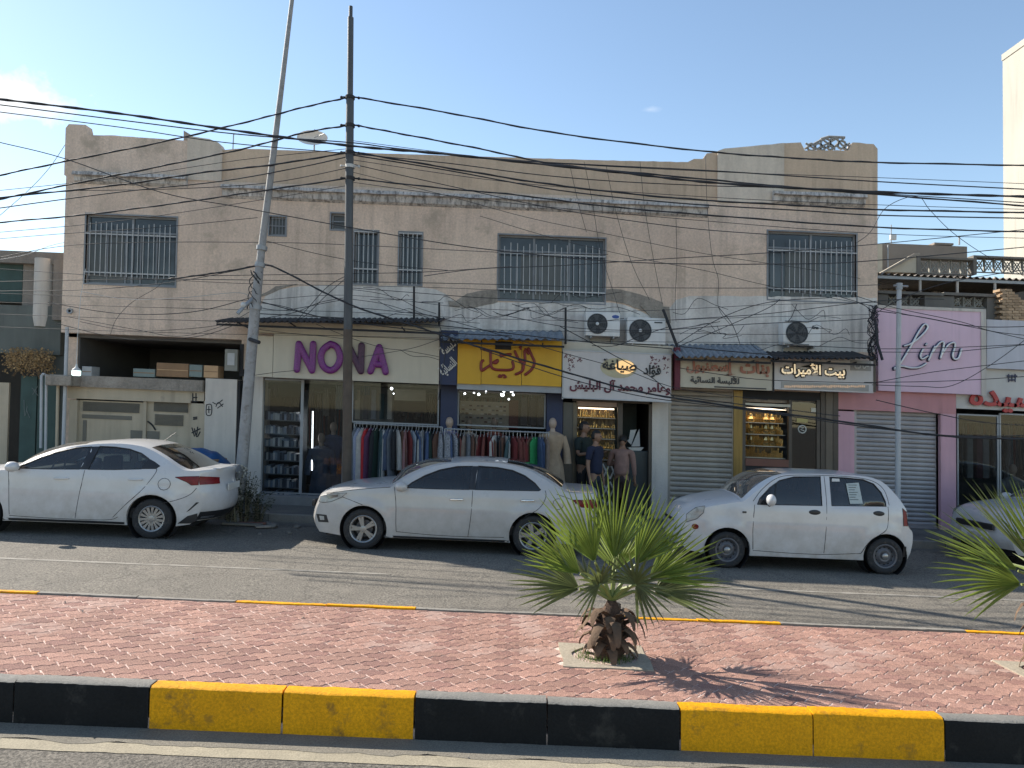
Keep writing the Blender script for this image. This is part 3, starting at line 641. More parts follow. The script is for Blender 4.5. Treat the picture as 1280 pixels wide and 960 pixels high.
# boxes lying on the gate wall
CARD = mat('brown_cardboard', (.27, .16, .085), rough=.85, bump=.15, vs=4); CARD2 = mat('sunlit_tone_cardboard', (.52, .33, .18), rough=.85, bump=.1, vs=4)  # CARD2 holds the carton's sunlit look in its colour; the bay is dark
GRB = mat('grey_green_box', (.20, .24, .22), rough=.8, bump=.1)
for nm, px0, px1, py0, m_, lab in (('carton', 167, 194, 461, GRB, 'grey green carton on the gate wall, left of the brown cartons'), ('carton', 196, 236, 454, CARD, 'long brown cardboard carton in the middle of the row on the gate wall'),
        ('carton', 237, 253, 456, GRB, 'grey carton wedged between the brown and the orange carton'), ('carton', 255, 273, 457, CARD2, 'orange tan carton coloured as sunlit at the right end of the row on the wall'), ('carton', 103, 115, 458, mat('white_box', (.4, .4, .39), rough=.8), 'small pale box at the left end of the dark bay above the gate')):
    a, b_, c, e = RC(px0, py0, px1, 473, W+.0); r = thing(nm, lab, 'carton', ((a+b_)/2, W+.1, c+.03), 'cartons stored on the gate wall')
    z0 = F((px0+px1)/2, 473-(0 if px0 < 250 else -1), W)[1]+.03
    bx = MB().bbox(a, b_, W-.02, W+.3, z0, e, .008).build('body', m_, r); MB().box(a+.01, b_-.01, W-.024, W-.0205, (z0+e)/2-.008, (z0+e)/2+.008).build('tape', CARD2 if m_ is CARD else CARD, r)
# meter box and pipes at the corner
k = RC(283, 437, 299, 464, W); mbx = thing('meter_box', 'grey electricity meter box under the overhang beside the leaning pole', 'box', ((k[0]+k[1])/2, W, k[2])); MB().bbox(k[0], k[1], W-.1, W+.02, k[2], k[3], .01).build('case', mat('meter_case', (.24, .235, .2), rough=.6), mbx); MB().box(k[0]+.06, k[1]-.06, W-.108, W-.1, k[2]+.12, k[3]-.08).build('meter_window', BAR, mbx)
block('post', 299.5, 304, 430, 470, DARK, W-.02, .2)
PVC = mat('grey_pvc_pipe', (.42, .43, .44), rough=.5, bump=.05, dirt=(.25, .23, .2), dirtlev=.6)
def pipe(pts, r, lab, Y=15.8, m_=PVC): return solo('pipe', MB().tube([P3(x, y, Y) for x, y in pts], r, 10), m_, lab, 'pipe', 'pipes near the green gate')
pipe([(84, 409), (82, 470), (79, 560), (78, 615)], .035, 'tall grey plastic drain pipe rising above the beam left of the cream gate', 15.7)
pipe([(51, 560), (52, 470), (54, 467.5), (56, 468)], .028, 'left one of the two thin cream pipes bent over at the green gate', 15.75)
pipe([(56.5, 610), (58, 468)], .026, 'right one of the two thin cream pipes at the green gate', 15.75)
pipe([(70, 610), (72.5, 482)], .03, 'short cream pipe just left of the tall grey drain pipe', 15.75, GCR)
x, z = F(88, 389, W); MB().lathe([(0, .0), (.03, 0), (.03, -.04), (.06, -.045), (.06, .0)], (x, W-.0, z), 'y', 16).build('vent_outlet', MET, bld, True)
# ================================================================== SHOP FRONTS AND SIGNS
SG = 15.5
CREAM = mat('cream_fascia_board', (.55, .49, .38), rough=.6, vs=1.6, var=.05, bump=.08, bs=20, streak=.1, dirt=(.3, .28, .24), dirtlev=.66)
def board(root, px0, px1, pyt, pyb, m_, Y=SG, d=.14, name='board'):
    a, b_, c, e = RC(px0, pyt, px1, pyb, Y); return MB().box(a, b_, Y, Y+d, c, e).build(name, m_, root)
def sign(name, label, px0, px1, py, Y=SG): 
    x, z = F((px0+px1)/2, py, Y); return thing(name, label, 'sign', (x, Y, z))
# purple letters
s = sign('shop_sign', 'wide cream fascia board with four big puffy glittering purple letters', 318, 549, 478)
board(s, 318, 341, 420, 471, CREAM, SG+.01, name='panel'); board(s, 341.5, 549, 421, 476, CREAM, name='panel'); board(s, 318, 549, 405, 420, CREAM, SG+.03, name='panel')
board(s, 318, 549, 471, 475.0, DARK, SG+.05, .1, 'lower_rail')
PUR = mat('purple_glitter', (.17, .015, .17), rough=.38, vs=60, var=.6, bump=.3, bs=180, fine=.5, spec=.7); PURD = mat('faded_purple', (.075, .028, .06), rough=.5, vs=40, var=.4, bump=.2)
Y0 = SG-.05
for lt, mm in (([[(371, 462), (373.5, 430)], [(373.5, 430), (390, 463)], [(390, 463), (391.5, 430)]], PUR), ([[(413, 430), (404, 437), (401, 448), (405, 459), (414, 463), (422, 457), (425, 446), (421, 434), (413, 430)]], PUR),
    ([[(434, 464), (436, 433)], [(436, 433), (451, 464)], [(451, 464), (452, 432)]], PURD), ([[(463, 464), (474, 434)], [(474, 434), (482, 465)], [(467, 455), (480, 456)]], PUR)):
    MB().strokes(lt, 8.5, Y0, flat=.55, n=12).build('letter', mm, s, True)
# yellow sign with dark blue side panel
YEL = mat('yellow_fascia', (.62, .34, .012), rough=.5, vs=2, var=.06, bump=.05, streak=.1)
s = sign('shop_sign', 'yellow three panel fascia with red flowing Arabic lettering', 572, 702, 482)
for a, b_ in ((572, 601.4), (602, 651.8), (652.4, 702)): board(s, a, b_, 424+(a-572)*.02, 480+(a-572)*.03, YEL, SG-.04, name='panel')
RED = mat('dark_red_letters', (.20, .018, .012), rough=.45, bump=.1)
q = lambda L: [[(545+x/8, 410+y/8) for x, y in l] for l in L]
MB().strokes(q([[(925, 205), (960, 280), (985, 350), (950, 420), (895, 465)], [(895, 215), (925, 255)], [(790, 235), (820, 300), (875, 370), (860, 430), (800, 462)], [(885, 235), (890, 320), (870, 400)],
    [(765, 340), (775, 390), (745, 418), (650, 420), (580, 410), (550, 370), (545, 230)], [(480, 215), (520, 225), (550, 240)], [(545, 370), (500, 400), (455, 425), (452, 350), (470, 325)], [(575, 345), (620, 320), (600, 350), (575, 345)], [(648, 260), (650, 285)], [(665, 272), (745, 262)]]), 3.4, SG-.06, flat=.5, n=8).build('lettering', RED, s, True)
MB().strokes(q([[(640, 470), (625, 485), (650, 490), (660, 475), (680, 470), (700, 490), (680, 495)]]), 2.4, SG-.06, flat=.5).build('letter_dots', RED, s, True); MB().strokes(q([[(835, 195), (850, 190), (845, 210)]]), 2.4, SG-.06, flat=.5).build('letter_dots', RED, s, True)
board(s, 619, 639, 427, 437, DARK, SG-.055, .02, 'dark_plate')
board(s, 571, 702, 480.5, 489, MET, SG+.02, .12, 'lower_rail')
s = sign('shop_sign', 'narrow navy panel with slanted white Arabic writing beside the yellow fascia', 550, 571, 482)
board(s, 550, 571.5, 413, 481, NAVY, SG-.02)
WT = mat('white_letters', (.62, .60, .55), rough=.5, bump=.05)
lettering('للألبسة', (549, 424, 573, 441), SG-.03, WT, s, .015, .02, rot=.75); lettering('النسائية', (548, 451, 572, 467), SG-.03, WT, s, .015, .02, rot=.75)
# jeweller
WSG = mat('white_banner', (.60, .56, .53), rough=.6, vs=1.2, var=.04, bump=.05, streak=.08)
s = sign('shop_sign', 'white banner sign with black and dark red Arabic writing and a glowing oval', 703, 838, 499)
board(s, 703.5, 839, 441, 499, WSG, SG-.02); 
for r in ((703, 839.5, 439.5, 441.2), (703, 839.5, 499, 500.4)): board(s, *r, BAR, SG-.03, .15, 'edge_trim')
board(s, 703, 704.5, 441.2, 499, BAR, SG-.03, .15, 'edge_trim')
board(s, 703, 842, 430, 439.5, CREAM, SG+.12, .1, 'upper_board')
x, z = F(773, 460, SG-.02); rx = 22.5*SG/FPX; rz = 12.5*SG/FPX
MB().add([(x+rx*math.cos(k*.2618), SG-.026, z+rz*math.sin(k*.2618)) for k in range(24)], [tuple(range(24))]).build('oval', mat('oval_gold_print', (.50, .44, .28), rough=.5), s)
MB().add([(x+.13+.2*math.cos(k*.2618), SG-.031, z+.02+.14*math.sin(k*.2618)) for k in range(24)], [tuple(range(24))]).build('lit_oval', mat('lit_oval_print', (.6, .4, .2), rough=.5, emit=(1, .62, .25), es=.45), s)
BL = mat('black_letters', (.02, .02, .022), rough=.5, bump=0); MAR = mat('maroon_letters', (.11, .012, .03), rough=.5, bump=0)
lettering('صياغة', (753, 449, 796, 466), SG-.034, BL, s, .012, .03); lettering('فؤاد', (804, 456, 826, 472), SG-.026, BL, s, .012, .03)
lettering('وعامر محمد آل البليش', (712, 475, 838, 492), SG-.026, MAR, s, .012, .035)
vin = []
for (x0, y0, sx) in ((706, 444, 1), (835, 445, -1)):
    for i in range(26):
        t = random.random(); u = random.uniform(0, 26)*(1-t*.2); v = random.uniform(0, 22)
        if u*.8+v > 26: continue
        a = random.uniform(0, 6.28); vin.append([(x0+sx*u, y0+v), (x0+sx*u+1.6*math.cos(a), y0+v+1.6*math.sin(a)), (x0+sx*u+2.4*math.cos(a+.9), y0+v+2.4*math.sin(a+.9))])
MB().strokes(vin, 1.0, SG-.024, flat=.25, n=5).build('vine_print', MAR, s)['kind'] = 'stuff'
# Istanbul girls sign
s = sign('shop_sign', 'cream sign with faded orange Arabic heading and a dark red end cap', 843, 966, 487)
board(s, 850.5, 965.5, 446, 486, CREAM); board(s, 843.5, 850.5, 434, 487, mat('dark_red_cap', (.12, .015, .03), rough=.6), SG-.03, .2, 'end_cap')
ORF = mat('faded_orange_letters', (.40, .17, .115), rough=.6, vs=5, bump=0, dirt=(.44, .36, .3), dirtlev=.56); BLF = mat('worn_black_letters', (.06, .055, .055), rough=.6, bump=0)
lettering('بنات', (925, 451, 962, 471), SG-.008, ORF, s, .02, .04); lettering('إسطنبول', (858, 450, 919, 469), SG-.008, ORF, s, .02, .04)
lettering('للألبسة النسائية', (863, 470, 924, 481), SG-.008, BLF, s, .012, .025)
board(s, 893, 958, 484.0, 485.6, BLF, SG-.012, .01, 'underline')
# princesses sign
s = sign('shop_sign', 'pale sign with glowing outlined Arabic letters and a lit strip', 967, 1092, 489)
board(s, 968, 1092, 449, 489, WSG, SG-.01); board(s, 966, 968, 447, 490, DARK, SG-.02, .16, 'side_trim'); board(s, 1092, 1095, 447, 490, BRN, SG-.02, .16, 'side_trim')
OUTL = mat('letter_black_outline', (.015, .013, .012), rough=.5, bump=0); LIT = mat('cream_letter_face', (.6, .5, .36), rough=.4, emit=(1, .8, .5), es=.32, bump=0)
lettering('بيت الأميرات', (975, 452, 1058, 474), SG-.012, OUTL, s, .02, .085); lettering('بيت الأميرات', (977, 453.5, 1056, 472), SG-.034, LIT, s, .012, .02)
board(s, 977, 1086, 479, 487, mat('strip_box', (.36, .34, .31), rough=.6), SG-.02, .03, 'strip'); 
st_ = MB()
for i in range(44):
    a, b_, c, e = RC(980+i*2.3, 481.2, 981.6+i*2.3, 485.2, SG); st_.box(a, b_, SG-.03, SG-.019, c+random.uniform(0, .02), e-random.uniform(0, .02))
st_.build('lit_script', mat('strip_script', (.5, .35, .25), rough=.5, emit=(1, .7, .45), es=.12), s)
board(s, 1063, 1089, 450.5, 463.5, mat('badge_plate', (.30, .285, .26), rough=.5), SG-.016, .02, 'badge'); lettering('ت', (1068, 454, 1076, 461), SG-.022, WT, s, .008, .03, name='badge_letter'); lettering('س', (1078, 454, 1086, 461), SG-.022, WT, s, .008, .03, name='badge_letter')
# ------------------------------------------------------------------ corrugated canopies
def canopy(label, px0, px1, py0, drop, m_, yb=15.98, yf=14.95, amp=.022, pitch=.11, sag=0, z_off=0):
    a = F(px0, py0, yf)[0]; b_ = F(px1, py0, yf)[0]; zf0 = F(px0, py0, yf)[1]; zf1 = F(px1, py0, yf)[1]
    r = thing('canopy', label, 'canopy', ((a+b_)/2, yf, (zf0+zf1)/2)); n = int((b_-a)/pitch*6); mb = MB(); vs = []
    for i in range(n+1):
        x = a+(b_-a)*i/n; zz = zf0+(zf1-zf0)*i/n+sag*math.sin(math.pi*i/n); c = amp*math.cos(2*math.pi*(x-a)/pitch); j1 = .02*noise.noise(Vector((x*3, 0, 1)))
        vs += [(x, yf+j1*2, zz+c+j1), (x, yb, zz+drop+c)]
    mb.add(vs, [(2*i, 2*i+2, 2*i+3, 2*i+1) for i in range(n)]); mb.add([(v[0], v[1], v[2]-.006) for v in vs], [(2*i, 2*i+1, 2*i+3, 2*i+2) for i in range(n)])
    mb.build('sheet', m_, r)
    MB().box(a, b_, yf+.1, yf+.14, min(zf0, zf1)-.06, min(zf0, zf1)-.02).build('rail', DARK, r)
    for k in range(4):
        x = a+(b_-a)*(k+.3)/4; MB().tube([(x, yf+.12, (zf0+zf1)/2-.04), (x, yb, (zf0+zf1)/2-.10)], .014, 6).build('bracket', DARK, r)
    return r
RUST = mat('black_rusted_sheet', (.045, .043, .045), rough=.8, vs=4, var=.3, bump=.3, dirt=(.10, .075, .06), dirtlev=.6)
BLUS = mat('pale_blue_sheet', (.22, .25, .28), rough=.6, vs=6, var=.3, bump=.2, dirt=(.06, .06, .065), dirtlev=.56)
canopy('black rusted corrugated canopy above the purple letters', 268, 551, 402, .18, RUST, yf=15.0)
canopy('short pale blue corrugated canopy above the yellow sign', 551, 706, 424, .26, BLUS, yf=15.0, pitch=.17)
canopy('corrugated canopy with pale blue patches above the faded orange sign', 846, 966, 446, .32, BLUS, yf=15.0, pitch=.12)
canopy('dark corrugated canopy above the outlined cream letters', 966, 1097, 448, .2, RUST, yf=15.0)
# ------------------------------------------------------------------ shutters and doors
SHU = mat('galvanised_shutter', (.38, .335, .28), rough=.5, metal=.35, vs=2, var=.1, bump=.08, streak=.12, dirt=(.24, .21, .18), dirtlev=.6)
SHG = mat('grey_shutter', (.40, .37, .36), rough=.5, metal=.3, vs=2, var=.08, bump=.08, streak=.1)
def shutter(px0, px1, pyt, pyb, m_, pitch=.105, Y=W+.03, parent=bld):
    a, b_, c, e = RC(px0, pyt, px1, pyb, Y); c = PZ+.04; mb = MB(); z = c; prof = []
    while z < e: 
        for k, y in ((0, .0), (.12, -.026), (.5, -.034), (.86, -.022), (1, .004)): prof.append((Y+y, z+k*pitch*.98))
        z += pitch
    L = len(prof); mb.add([(a, y, z) for y, z in prof]+[(b_, y, z) for y, z in prof], [(i, L+i, L+i+1, i+1) for i in range(L-1)])
    o = mb.build('roller_shutter', m_, parent)
    MB().box(a, b_, Y-.05, Y+.02, PZ-.02, PZ+.05).build('bottom_bar', m_, o)
    for k in (.15, .5): x = a+(b_-a)*k; MB().bbox(x-.03, x+.03, Y-.08, Y-.05, PZ+.04, PZ+.2, .008).build('lock', DARK, o)
    for x in (a, b_): MB().box(x-.03, x+.03, Y-.04, Y+.05, PZ, e).build('guide_rail', m_, o)
    return o
shutter(836, 916, 487, 622, SHU)
GLS = glass('shop_glass', (.72, .74, .75), .28, dust=.012)
def pane(px0, px1, pyt, pyb, Y=W, parent=bld, m_=None, frame=MET, th=.03, full=True):
    a, b_, c, e = RC(px0, pyt, px1, pyb, Y); c = PZ+.18 if full else c
    f = MB().box(a, b_, Y-.02, Y+.03, e-th, e).box(a, b_, Y-.02, Y+.03, c, c+th).box(a, a+th, Y-.019, Y+.029, c+th, e-th).box(b_-th, b_, Y-.019, Y+.029, c+th, e-th).build('shop_window', frame, parent)
    MB().box(a+th, b_-th, Y, Y+.008, c+th, e-th).build('pane', m_ or GLS, f); return f
pane(327.5, 377, 474, 621, W+.02); pane(377, 430, 474, 621, W+.02); pane(440, 549, 476, 530, W+.02, full=False)
pane(572, 682, 490, 534, W+.05, full=False)
# interior stuff: shelves of folded clothes left of the purple sign's shop
CL = [mat('folded_denim', (.33, .38, .46), rough=.9, island=-.5), mat('folded_pale_cloth', (.75, .73, .70), rough=.9, island=-.4), mat('folded_dark_cloth', (.12, .125, .15), rough=.9, island=-.4)]
sh = thing('clothes_shelf', 'tall shelf packed with folded jeans behind the left shop window', 'shelf', (F(352, 600, 16.5)[0], 16.5, PZ))
for i, py in enumerate((512, 529, 545, 562, 579, 596, 611)):
    a, b_, c, e = RC(330, py, 376, py+13, 16.2); MB().box(a, b_, 16.15, 16.5, c-.02, c).build('shelf_board', MET, sh)
    for ci in range(3):
        cb = MB()
        for k in range(15):
            if k % 3 != ci and random.random() < .6: continue
            x = a+.01+(b_-a-.05)*k/15; cb.box(x+.002+ci*.0007, x+.047-ci*.0007, 16.12+random.uniform(0, .05), 16.45, c+.001, c+random.uniform(.12, .185))
        o = cb.build('folded_clothes', CL[(ci+(i == 1)) % 3], sh); o['kind'] = 'stuff'
MB().box(a-.04, a-.01, 16.15, 16.5, PZ, 2.5).build('side_panel', MET, sh); MB().box(b_, b_+.03, 16.15, 16.5, PZ, 2.5).build('side_panel', MET, sh)
TUB = mat('led_tube', (.9, .9, .9), emit=(.93, .96, 1), es=4.5, bump=0)
for pts, lab in ((((378, 512), (377, 601)), 'long glowing vertical light tube beside the folded jeans shelf'), (((391, 514), (390, 588)), 'shorter glowing vertical light tube nearer the dark pole')):
    o = solo('light_tube', MB().tube([P3(x, y, 16.35) for x, y in pts], .012, 8), TUB, lab, 'lamp', 'light tubes in the shop window')
def mannequin(px, pyt, Y, label, gm, h=1.75, robe=True, skin=None, w=1.0):
    x, zt_ = F(px, pyt, Y); r = thing('mannequin', label, 'mannequin', (x, Y, zt_-h)); z = zt_
    sk = skin or mat('mannequin_plastic', (.36, .27, .21), rough=.4)
    MB().ball((x, Y, z-.115), .1, 12, 8, (.78, .9, 1.15)).tube([(x, Y, z-.2), (x, Y, z-.3)], [.045, .055]).build('head', sk, r, True)
    prof = [(.05, -.27), (.12, -.30), (.19, -.34), (.2, -.42), (.17, -.58), (.13, -.72), (.17, -.9)] + ([(.2, -1.2), (.25, -1.62)] if robe else [(.16, -1.0)])
    mb = MB(); n = 28; vs = []
    for q_, (rr, dz) in enumerate(prof):
        for k in range(n):
            a = 2*math.pi*k/n; f = 1+(.09*math.sin(a*7+q_*.3) if dz < -.75 else 0)
            vs.append((x+rr*w*1.12*math.cos(a)*f, Y+rr*.62*math.sin(a)*f, z+dz))
    mb.add(vs, [(i*n+k, i*n+(k+1) % n, (i+1)*n+(k+1) % n, (i+1)*n+k) for i in range(len(prof)-1) for k in range(n)]); mb.add(vs[-n:], [tuple(range(n))])
    mb.build('robe' if robe else 'top', gm, r, True)
    for sg in (-1, 1): MB().tube([(x+sg*.2*w, Y, z-.36), (x+sg*.27*w, Y-.01, z-.62), (x+sg*.29*w, Y-.03, z-.9)], [.06, .065, .075], 10).build('sleeve', gm, r, True)
    return r
def cloth(n, c, **k): return mat('cloth_'+n, c, rough=.9, vs=8, var=.2, bump=.25, bs=30, **k)
mannequin(402, 541, 16.35, 'mannequin in a dusty blue long dress behind the glass beside the dark pole', cloth('slate', (.12, .15, .22)), 1.55)
mannequin(417, 527, 16.5, 'taller mannequin in a navy gown half hidden by the dark pole', cloth('navy', (.06, .09, .17)), 1.8)
mannequin(562, 521, 15.5, 'pale headed mannequin bust at the left end of the yellow shop rail', cloth('lilac', (.2, .18, .25)), 1.55, False)
mannequin(691, 522, 15.25, 'mannequin in a long beige coat at the right rail end before the navy pillar', cloth('beige', (.34, .25, .17)), 1.72, w=1.05)
mannequin(586, 524, 16.6, 'white dummy bust standing inside the yellow shop, left one', cloth('white', (.4, .38, .35)), 1.6, False); mannequin(618, 523, 16.6, 'white dummy bust standing inside the yellow shop, right one', cloth('rust', (.16, .05, .04)), 1.6, False)
# back displays
def panel_box(name, label, cat, px0, px1, py0, py1, Y, m_, d=.05):
    a, b_, c, e = RC(px0, py0, px1, py1, Y); r = thing(name, label, cat, ((a+b_)/2, Y, c)); MB().box(a, b_, Y, Y+d, c, e).build('panel', m_, r); return r, (a, b_, c, e)
PALE = mat('pale_display_wall', (.62, .57, .46), rough=.7, bump=.05); 
r, (a, b_, c, e) = panel_box('display_rack', 'pale wall rack of small folded items inside the yellow shop', 'rack', 575, 636, 502, 536, 17.6, PALE)
for zz in range(6):
    for k in range(12):
        if random.random() < .25: continue
        x = a+.04+k*(b_-a-.08)/12; z = c+.05+zz*(e-c-.08)/6; MB().box(x, x+.06, 17.55, 17.599, z, z+.035).build('item', [CL[2], mat('item_maroon', (.12, .03, .03)), CL[1]][(k+zz) % 3], r)
r, k_ = panel_box('red_curtain', 'dark red hanging cloth inside the yellow shop', 'curtain', 636, 648, 500, 536, 17.4, cloth('maroon', (.13, .02, .02)))
r, k_ = panel_box('wall_screen', 'black screen on a pale wall panel above the clothes rail', 'screen', 493, 532, 501, 516, 17.0, DARK); board(r, 493, 532, 487, 501, PALE, 17.02, .05, 'wall_panel')
r, k_ = panel_box('display_rack', 'pale panelled wall rack seen high inside the purple sign shop', 'rack', 441, 492, 484, 530, 17.5, mat('dim_display', (.22, .23, .23), rough=.7))
for i in range(5): board(r, 444+i*10, 450+i*10, 487+(i % 2)*5, 524, [PALE, CL[2], CL[0], mat('teal_item', (.08, .14, .16)), CL[1]][i], 17.45, .04, 'hanging_item')
LMP = mat('spot_bulb', (.9, .9, .9), emit=(.95, .97, 1), es=7, bump=0)
for i, (px, py, rr) in enumerate(((581, 492, .022), (592.5, 491, .018), (598.5, 493, .028), (607.5, 490, .022), (628, 493.3, .042), (630, 488.5, .028), (639.5, 488.3, .042), (641.5, 493.5, .024), (636, 499, .02), (489.5, 485.7, .03), (492, 492, .014))):
    solo('spot_lamp', MB().ball(P3(px, py, 16.4), rr, 10, 8), LMP, ('small bright ceiling lamp of the yellow shop, number %d from the left' % (i+1)).replace('number 1 ', 'first ').replace('number 2 ', 'second ').replace('number 3 ', 'third ').replace('number 4 ', 'fourth ').replace('number 5 ', 'fifth and largest ').replace('number 6 ', 'sixth ').replace('number 7 ', 'seventh ').replace('number 8 ', 'eighth ').replace('number 9 ', 'ninth and lowest ') if i < 9 else ['bright white lamp inside the shop right of the dark pole', 'tiny lamp just under the bright lamp right of the dark pole'][i-9], 'lamp', 'ceiling lamps in the shops')
# hanging dresses inside, dim
for i, (px, c_, lab) in enumerate(((655, (.10, .10, .11), 'grey dress hanging inside the yellow shop beside the red cloth'), (666, (.06, .06, .07), 'black dress hanging in the middle of the right wall of the yellow shop'), (676, (.13, .12, .12), 'pale grey dress hanging by the navy pillar inside the yellow shop'))):
    a, b_, c, e = RC(px-4, 497, px+4, 532, 17.3); solo('hanging_dress', MB().bbox(a, b_, 17.3, 17.4, c, e, .02), cloth('in%d' % i, c_), lab, 'dress')
def stock(px0, px1, py0, py1, Y, n, lab, seed):
    rg = random.Random(seed); a, b_, c, e = RC(px0, py0, px1, py1, Y); r = thing('stock_rail', lab, 'clothes rail', ((a+b_)/2, Y, c), 'clothes rails inside the shops'); MB().tube([(a, Y, e+.03), (b_, Y, e+.03)], .015, 6).build('rail', MET, r)
    pal = [cloth('stock%d' % k, q_) for k, q_ in enumerate(((.06, .065, .09), (.30, .28, .26), (.22, .05, .05), (.03, .03, .035), (.10, .16, .2), (.16, .12, .10), (.4, .38, .4)))]
    for ci, m_ in enumerate(pal):
        g = MB()
        for k in range(n):
            if (k*5+seed) % 7 != ci: continue
            x = a+(b_-a)*(k+.5)/n; w_ = (b_-a)/n*.42; hh = (e-c)*rg.uniform(.7, 1); g.tube([(x, Y, e), (x, Y, e-.12), (x+rg.gauss(0, .01), Y, e-hh*.6), (x+rg.gauss(0, .02), Y, e-hh)], [w_*.3, w_*.9, w_, w_*1.25], 8, 2.2)
        if g.v: g.build('hanging_clothes', m_, r, True)['kind'] = 'stuff'
stock(442, 492, 488, 526, 17.9, 22, 'dim rail of stock clothes deep inside the shop right of the dark pole', 3); stock(497, 546, 492, 528, 18.3, 20, 'dim rail of stock clothes deep inside by the black screen', 5)
stock(576, 632, 497, 503, 18.6, 24, 'dim rail of tops high above the pale wall rack', 2); stock(650, 680, 494, 534, 17.9, 14, 'dim rail of dresses at the right inside the yellow shop', 4); stock(380, 428, 492, 560, 18.4, 18, 'dim rail of long dresses deep behind the light tubes', 6); stock(1200, 1246, 530, 600, 18.2, 16, 'dim rail of dresses deep in the cream shop left pane', 1); stock(1252, 1320, 530, 600, 18.2, 20, 'dim rail of dresses deep in the cream shop right pane', 3)
for i, (px0, px1, py0, py1, Y, c_, nm, lab) in enumerate(((441, 446, 486, 500, 16.9, (.2, .3, .34), 'hanging_towel', 'pale teal cloth hanging at the top left of the window right of the dark pole'), (450, 462, 480, 494, 17.0, (.05, .12, .2), 'hanging_towel', 'blue cloth pinned high in the window right of the dark pole'),
    (404, 411, 486, 520, 17.2, (.34, .32, .28), 'hanging_scarf', 'long cream scarf hanging beside the light tubes'), (413, 418, 484, 530, 17.1, (.05, .05, .05), 'hanging_scarf', 'black scarf hanging next to the long cream one'), (420, 429, 482, 512, 17.0, (.30, .38, .42), 'hanging_scarf', 'pale blue scarf hanging just left of the dark pole'), (332, 348, 481, 497, 17.0, (.09, .08, .12), 'shop_banner', 'dark banner at the top of the left shop window'),
    (352, 374, 497, 508, 16.95, (.02, .022, .03), 'shop_banner', 'black banner above the folded jeans shelf'), (380, 392, 486, 506, 17.2, (.07, .06, .07), 'hanging_coat', 'dim dark coat hanging above the light tubes'), (394, 402, 514, 560, 17.2, (.07, .06, .055), 'hanging_coat', 'dim brownish coat hanging right of the light tubes'))):
    a, b_, c, e = RC(px0, py0, px1, py1, Y); mb = MB(); n = 10; vs = []
    for j in range(5):
        for i_ in range(n+1): vs.append((a+(b_-a)*i_/n, Y+.03*math.sin(i_*1.9+i)+.02*noise.noise(Vector((i_, j, i))), e+(c-e)*j/4+.01*math.sin(i_)))
    vs += [(v[0], v[1]+.012, v[2]) for v in vs]; m0 = 5*(n+1)
    mb.add(vs, [(j*(n+1)+i_, j*(n+1)+i_+1, (j+1)*(n+1)+i_+1, (j+1)*(n+1)+i_) for j in range(4) for i_ in range(n)]+[(m0+j*(n+1)+i_, m0+(j+1)*(n+1)+i_, m0+(j+1)*(n+1)+i_+1, m0+j*(n+1)+i_+1) for j in range(4) for i_ in range(n)]); solo(nm, mb, cloth('win%d' % i, c_), lab, 'cloth')
# ------------------------------------------------------------------ clothes rails with garments
HNG = mat('hanger_wire', (.6, .6, .6), rough=.3, metal=.6, bump=0)
def rail(label, p0, p1, Y):
    a = P3(*p0, Y); b_ = P3(*p1, Y); r = thing('clothes_rail', label, 'clothes rail', ((a[0]+b_[0])/2, Y, PZ), 'clothes rails on the pavement')
    MB().tube([a, b_], .014, 8).build('rail', MET, r)
    for p in (a, b_): MB().tube([p, (p[0], Y, PZ)], .014, 8).build('leg', MET, r); MB().tube([(p[0], Y-.25, PZ+.02), (p[0], Y+.25, PZ+.02)], .014, 8).build('foot', MET, r)
    return a, b_
GC = {'red': (.42, .025, .03), 'white': (.55, .54, .54), 'black': (.022, .022, .026), 'navy': (.025, .035, .085), 'dark green': (.018, .04, .03), 'teal': (.05, .09, .10), 'grey': (.16, .17, .19), 'maroon': (.13, .025, .03), 'brown': (.12, .06, .04), 'rust': (.25, .06, .035), 'bright green': (.02, .22, .07), 'denim blue': (.07, .09, .14), 'cream': (.5, .46, .38), 'plum': (.10, .035, .08), 'sky blue': (.25, .29, .34), 'olive': (.10, .09, .05), 'taupe': (.2, .15, .12)}
ORD = 'first second third fourth fifth sixth seventh eighth ninth tenth eleventh twelfth thirteenth fourteenth fifteenth sixteenth seventeenth eighteenth nineteenth twentieth twenty-first twenty-second twenty-third twenty-fourth twenty-fifth twenty-sixth twenty-seventh twenty-eighth twenty-ninth thirtieth thirty-first thirty-second'.split()
def stripy(nm, c1, c2, sc=26, ang=.5):
    m_ = mat(nm, c1, rough=.9, bump=.1); t = m_.node_tree; p = t.nodes['Principled BSDF']; tc = N(t, 'ShaderNodeTexCoord'); mp = N(t, 'ShaderNodeMapping'); mp.inputs['Rotation'].default_value = (0, ang, 0)
    wv = N(t, 'ShaderNodeTexWave'); wv.inputs['Scale'].default_value = sc; t.links.new(tc.outputs['Object'], mp.inputs[0]); t.links.new(mp.outputs[0], wv.inputs[0])
    mx = N(t, 'ShaderNodeMix', data_type='RGBA'); t.links.new(wv.outputs['Fac'], mx.inputs[0]); mx.inputs[6].default_value = (*c1, 1); mx.inputs[7].default_value = (*c2, 1); t.links.new(mx.outputs[2], p.inputs['Base Color']); return m_
def dotty(nm, c1, c2, sc=45):
    m_ = mat(nm, c1, col2=c2, rough=.9, bump=.1, vs=sc); return m_
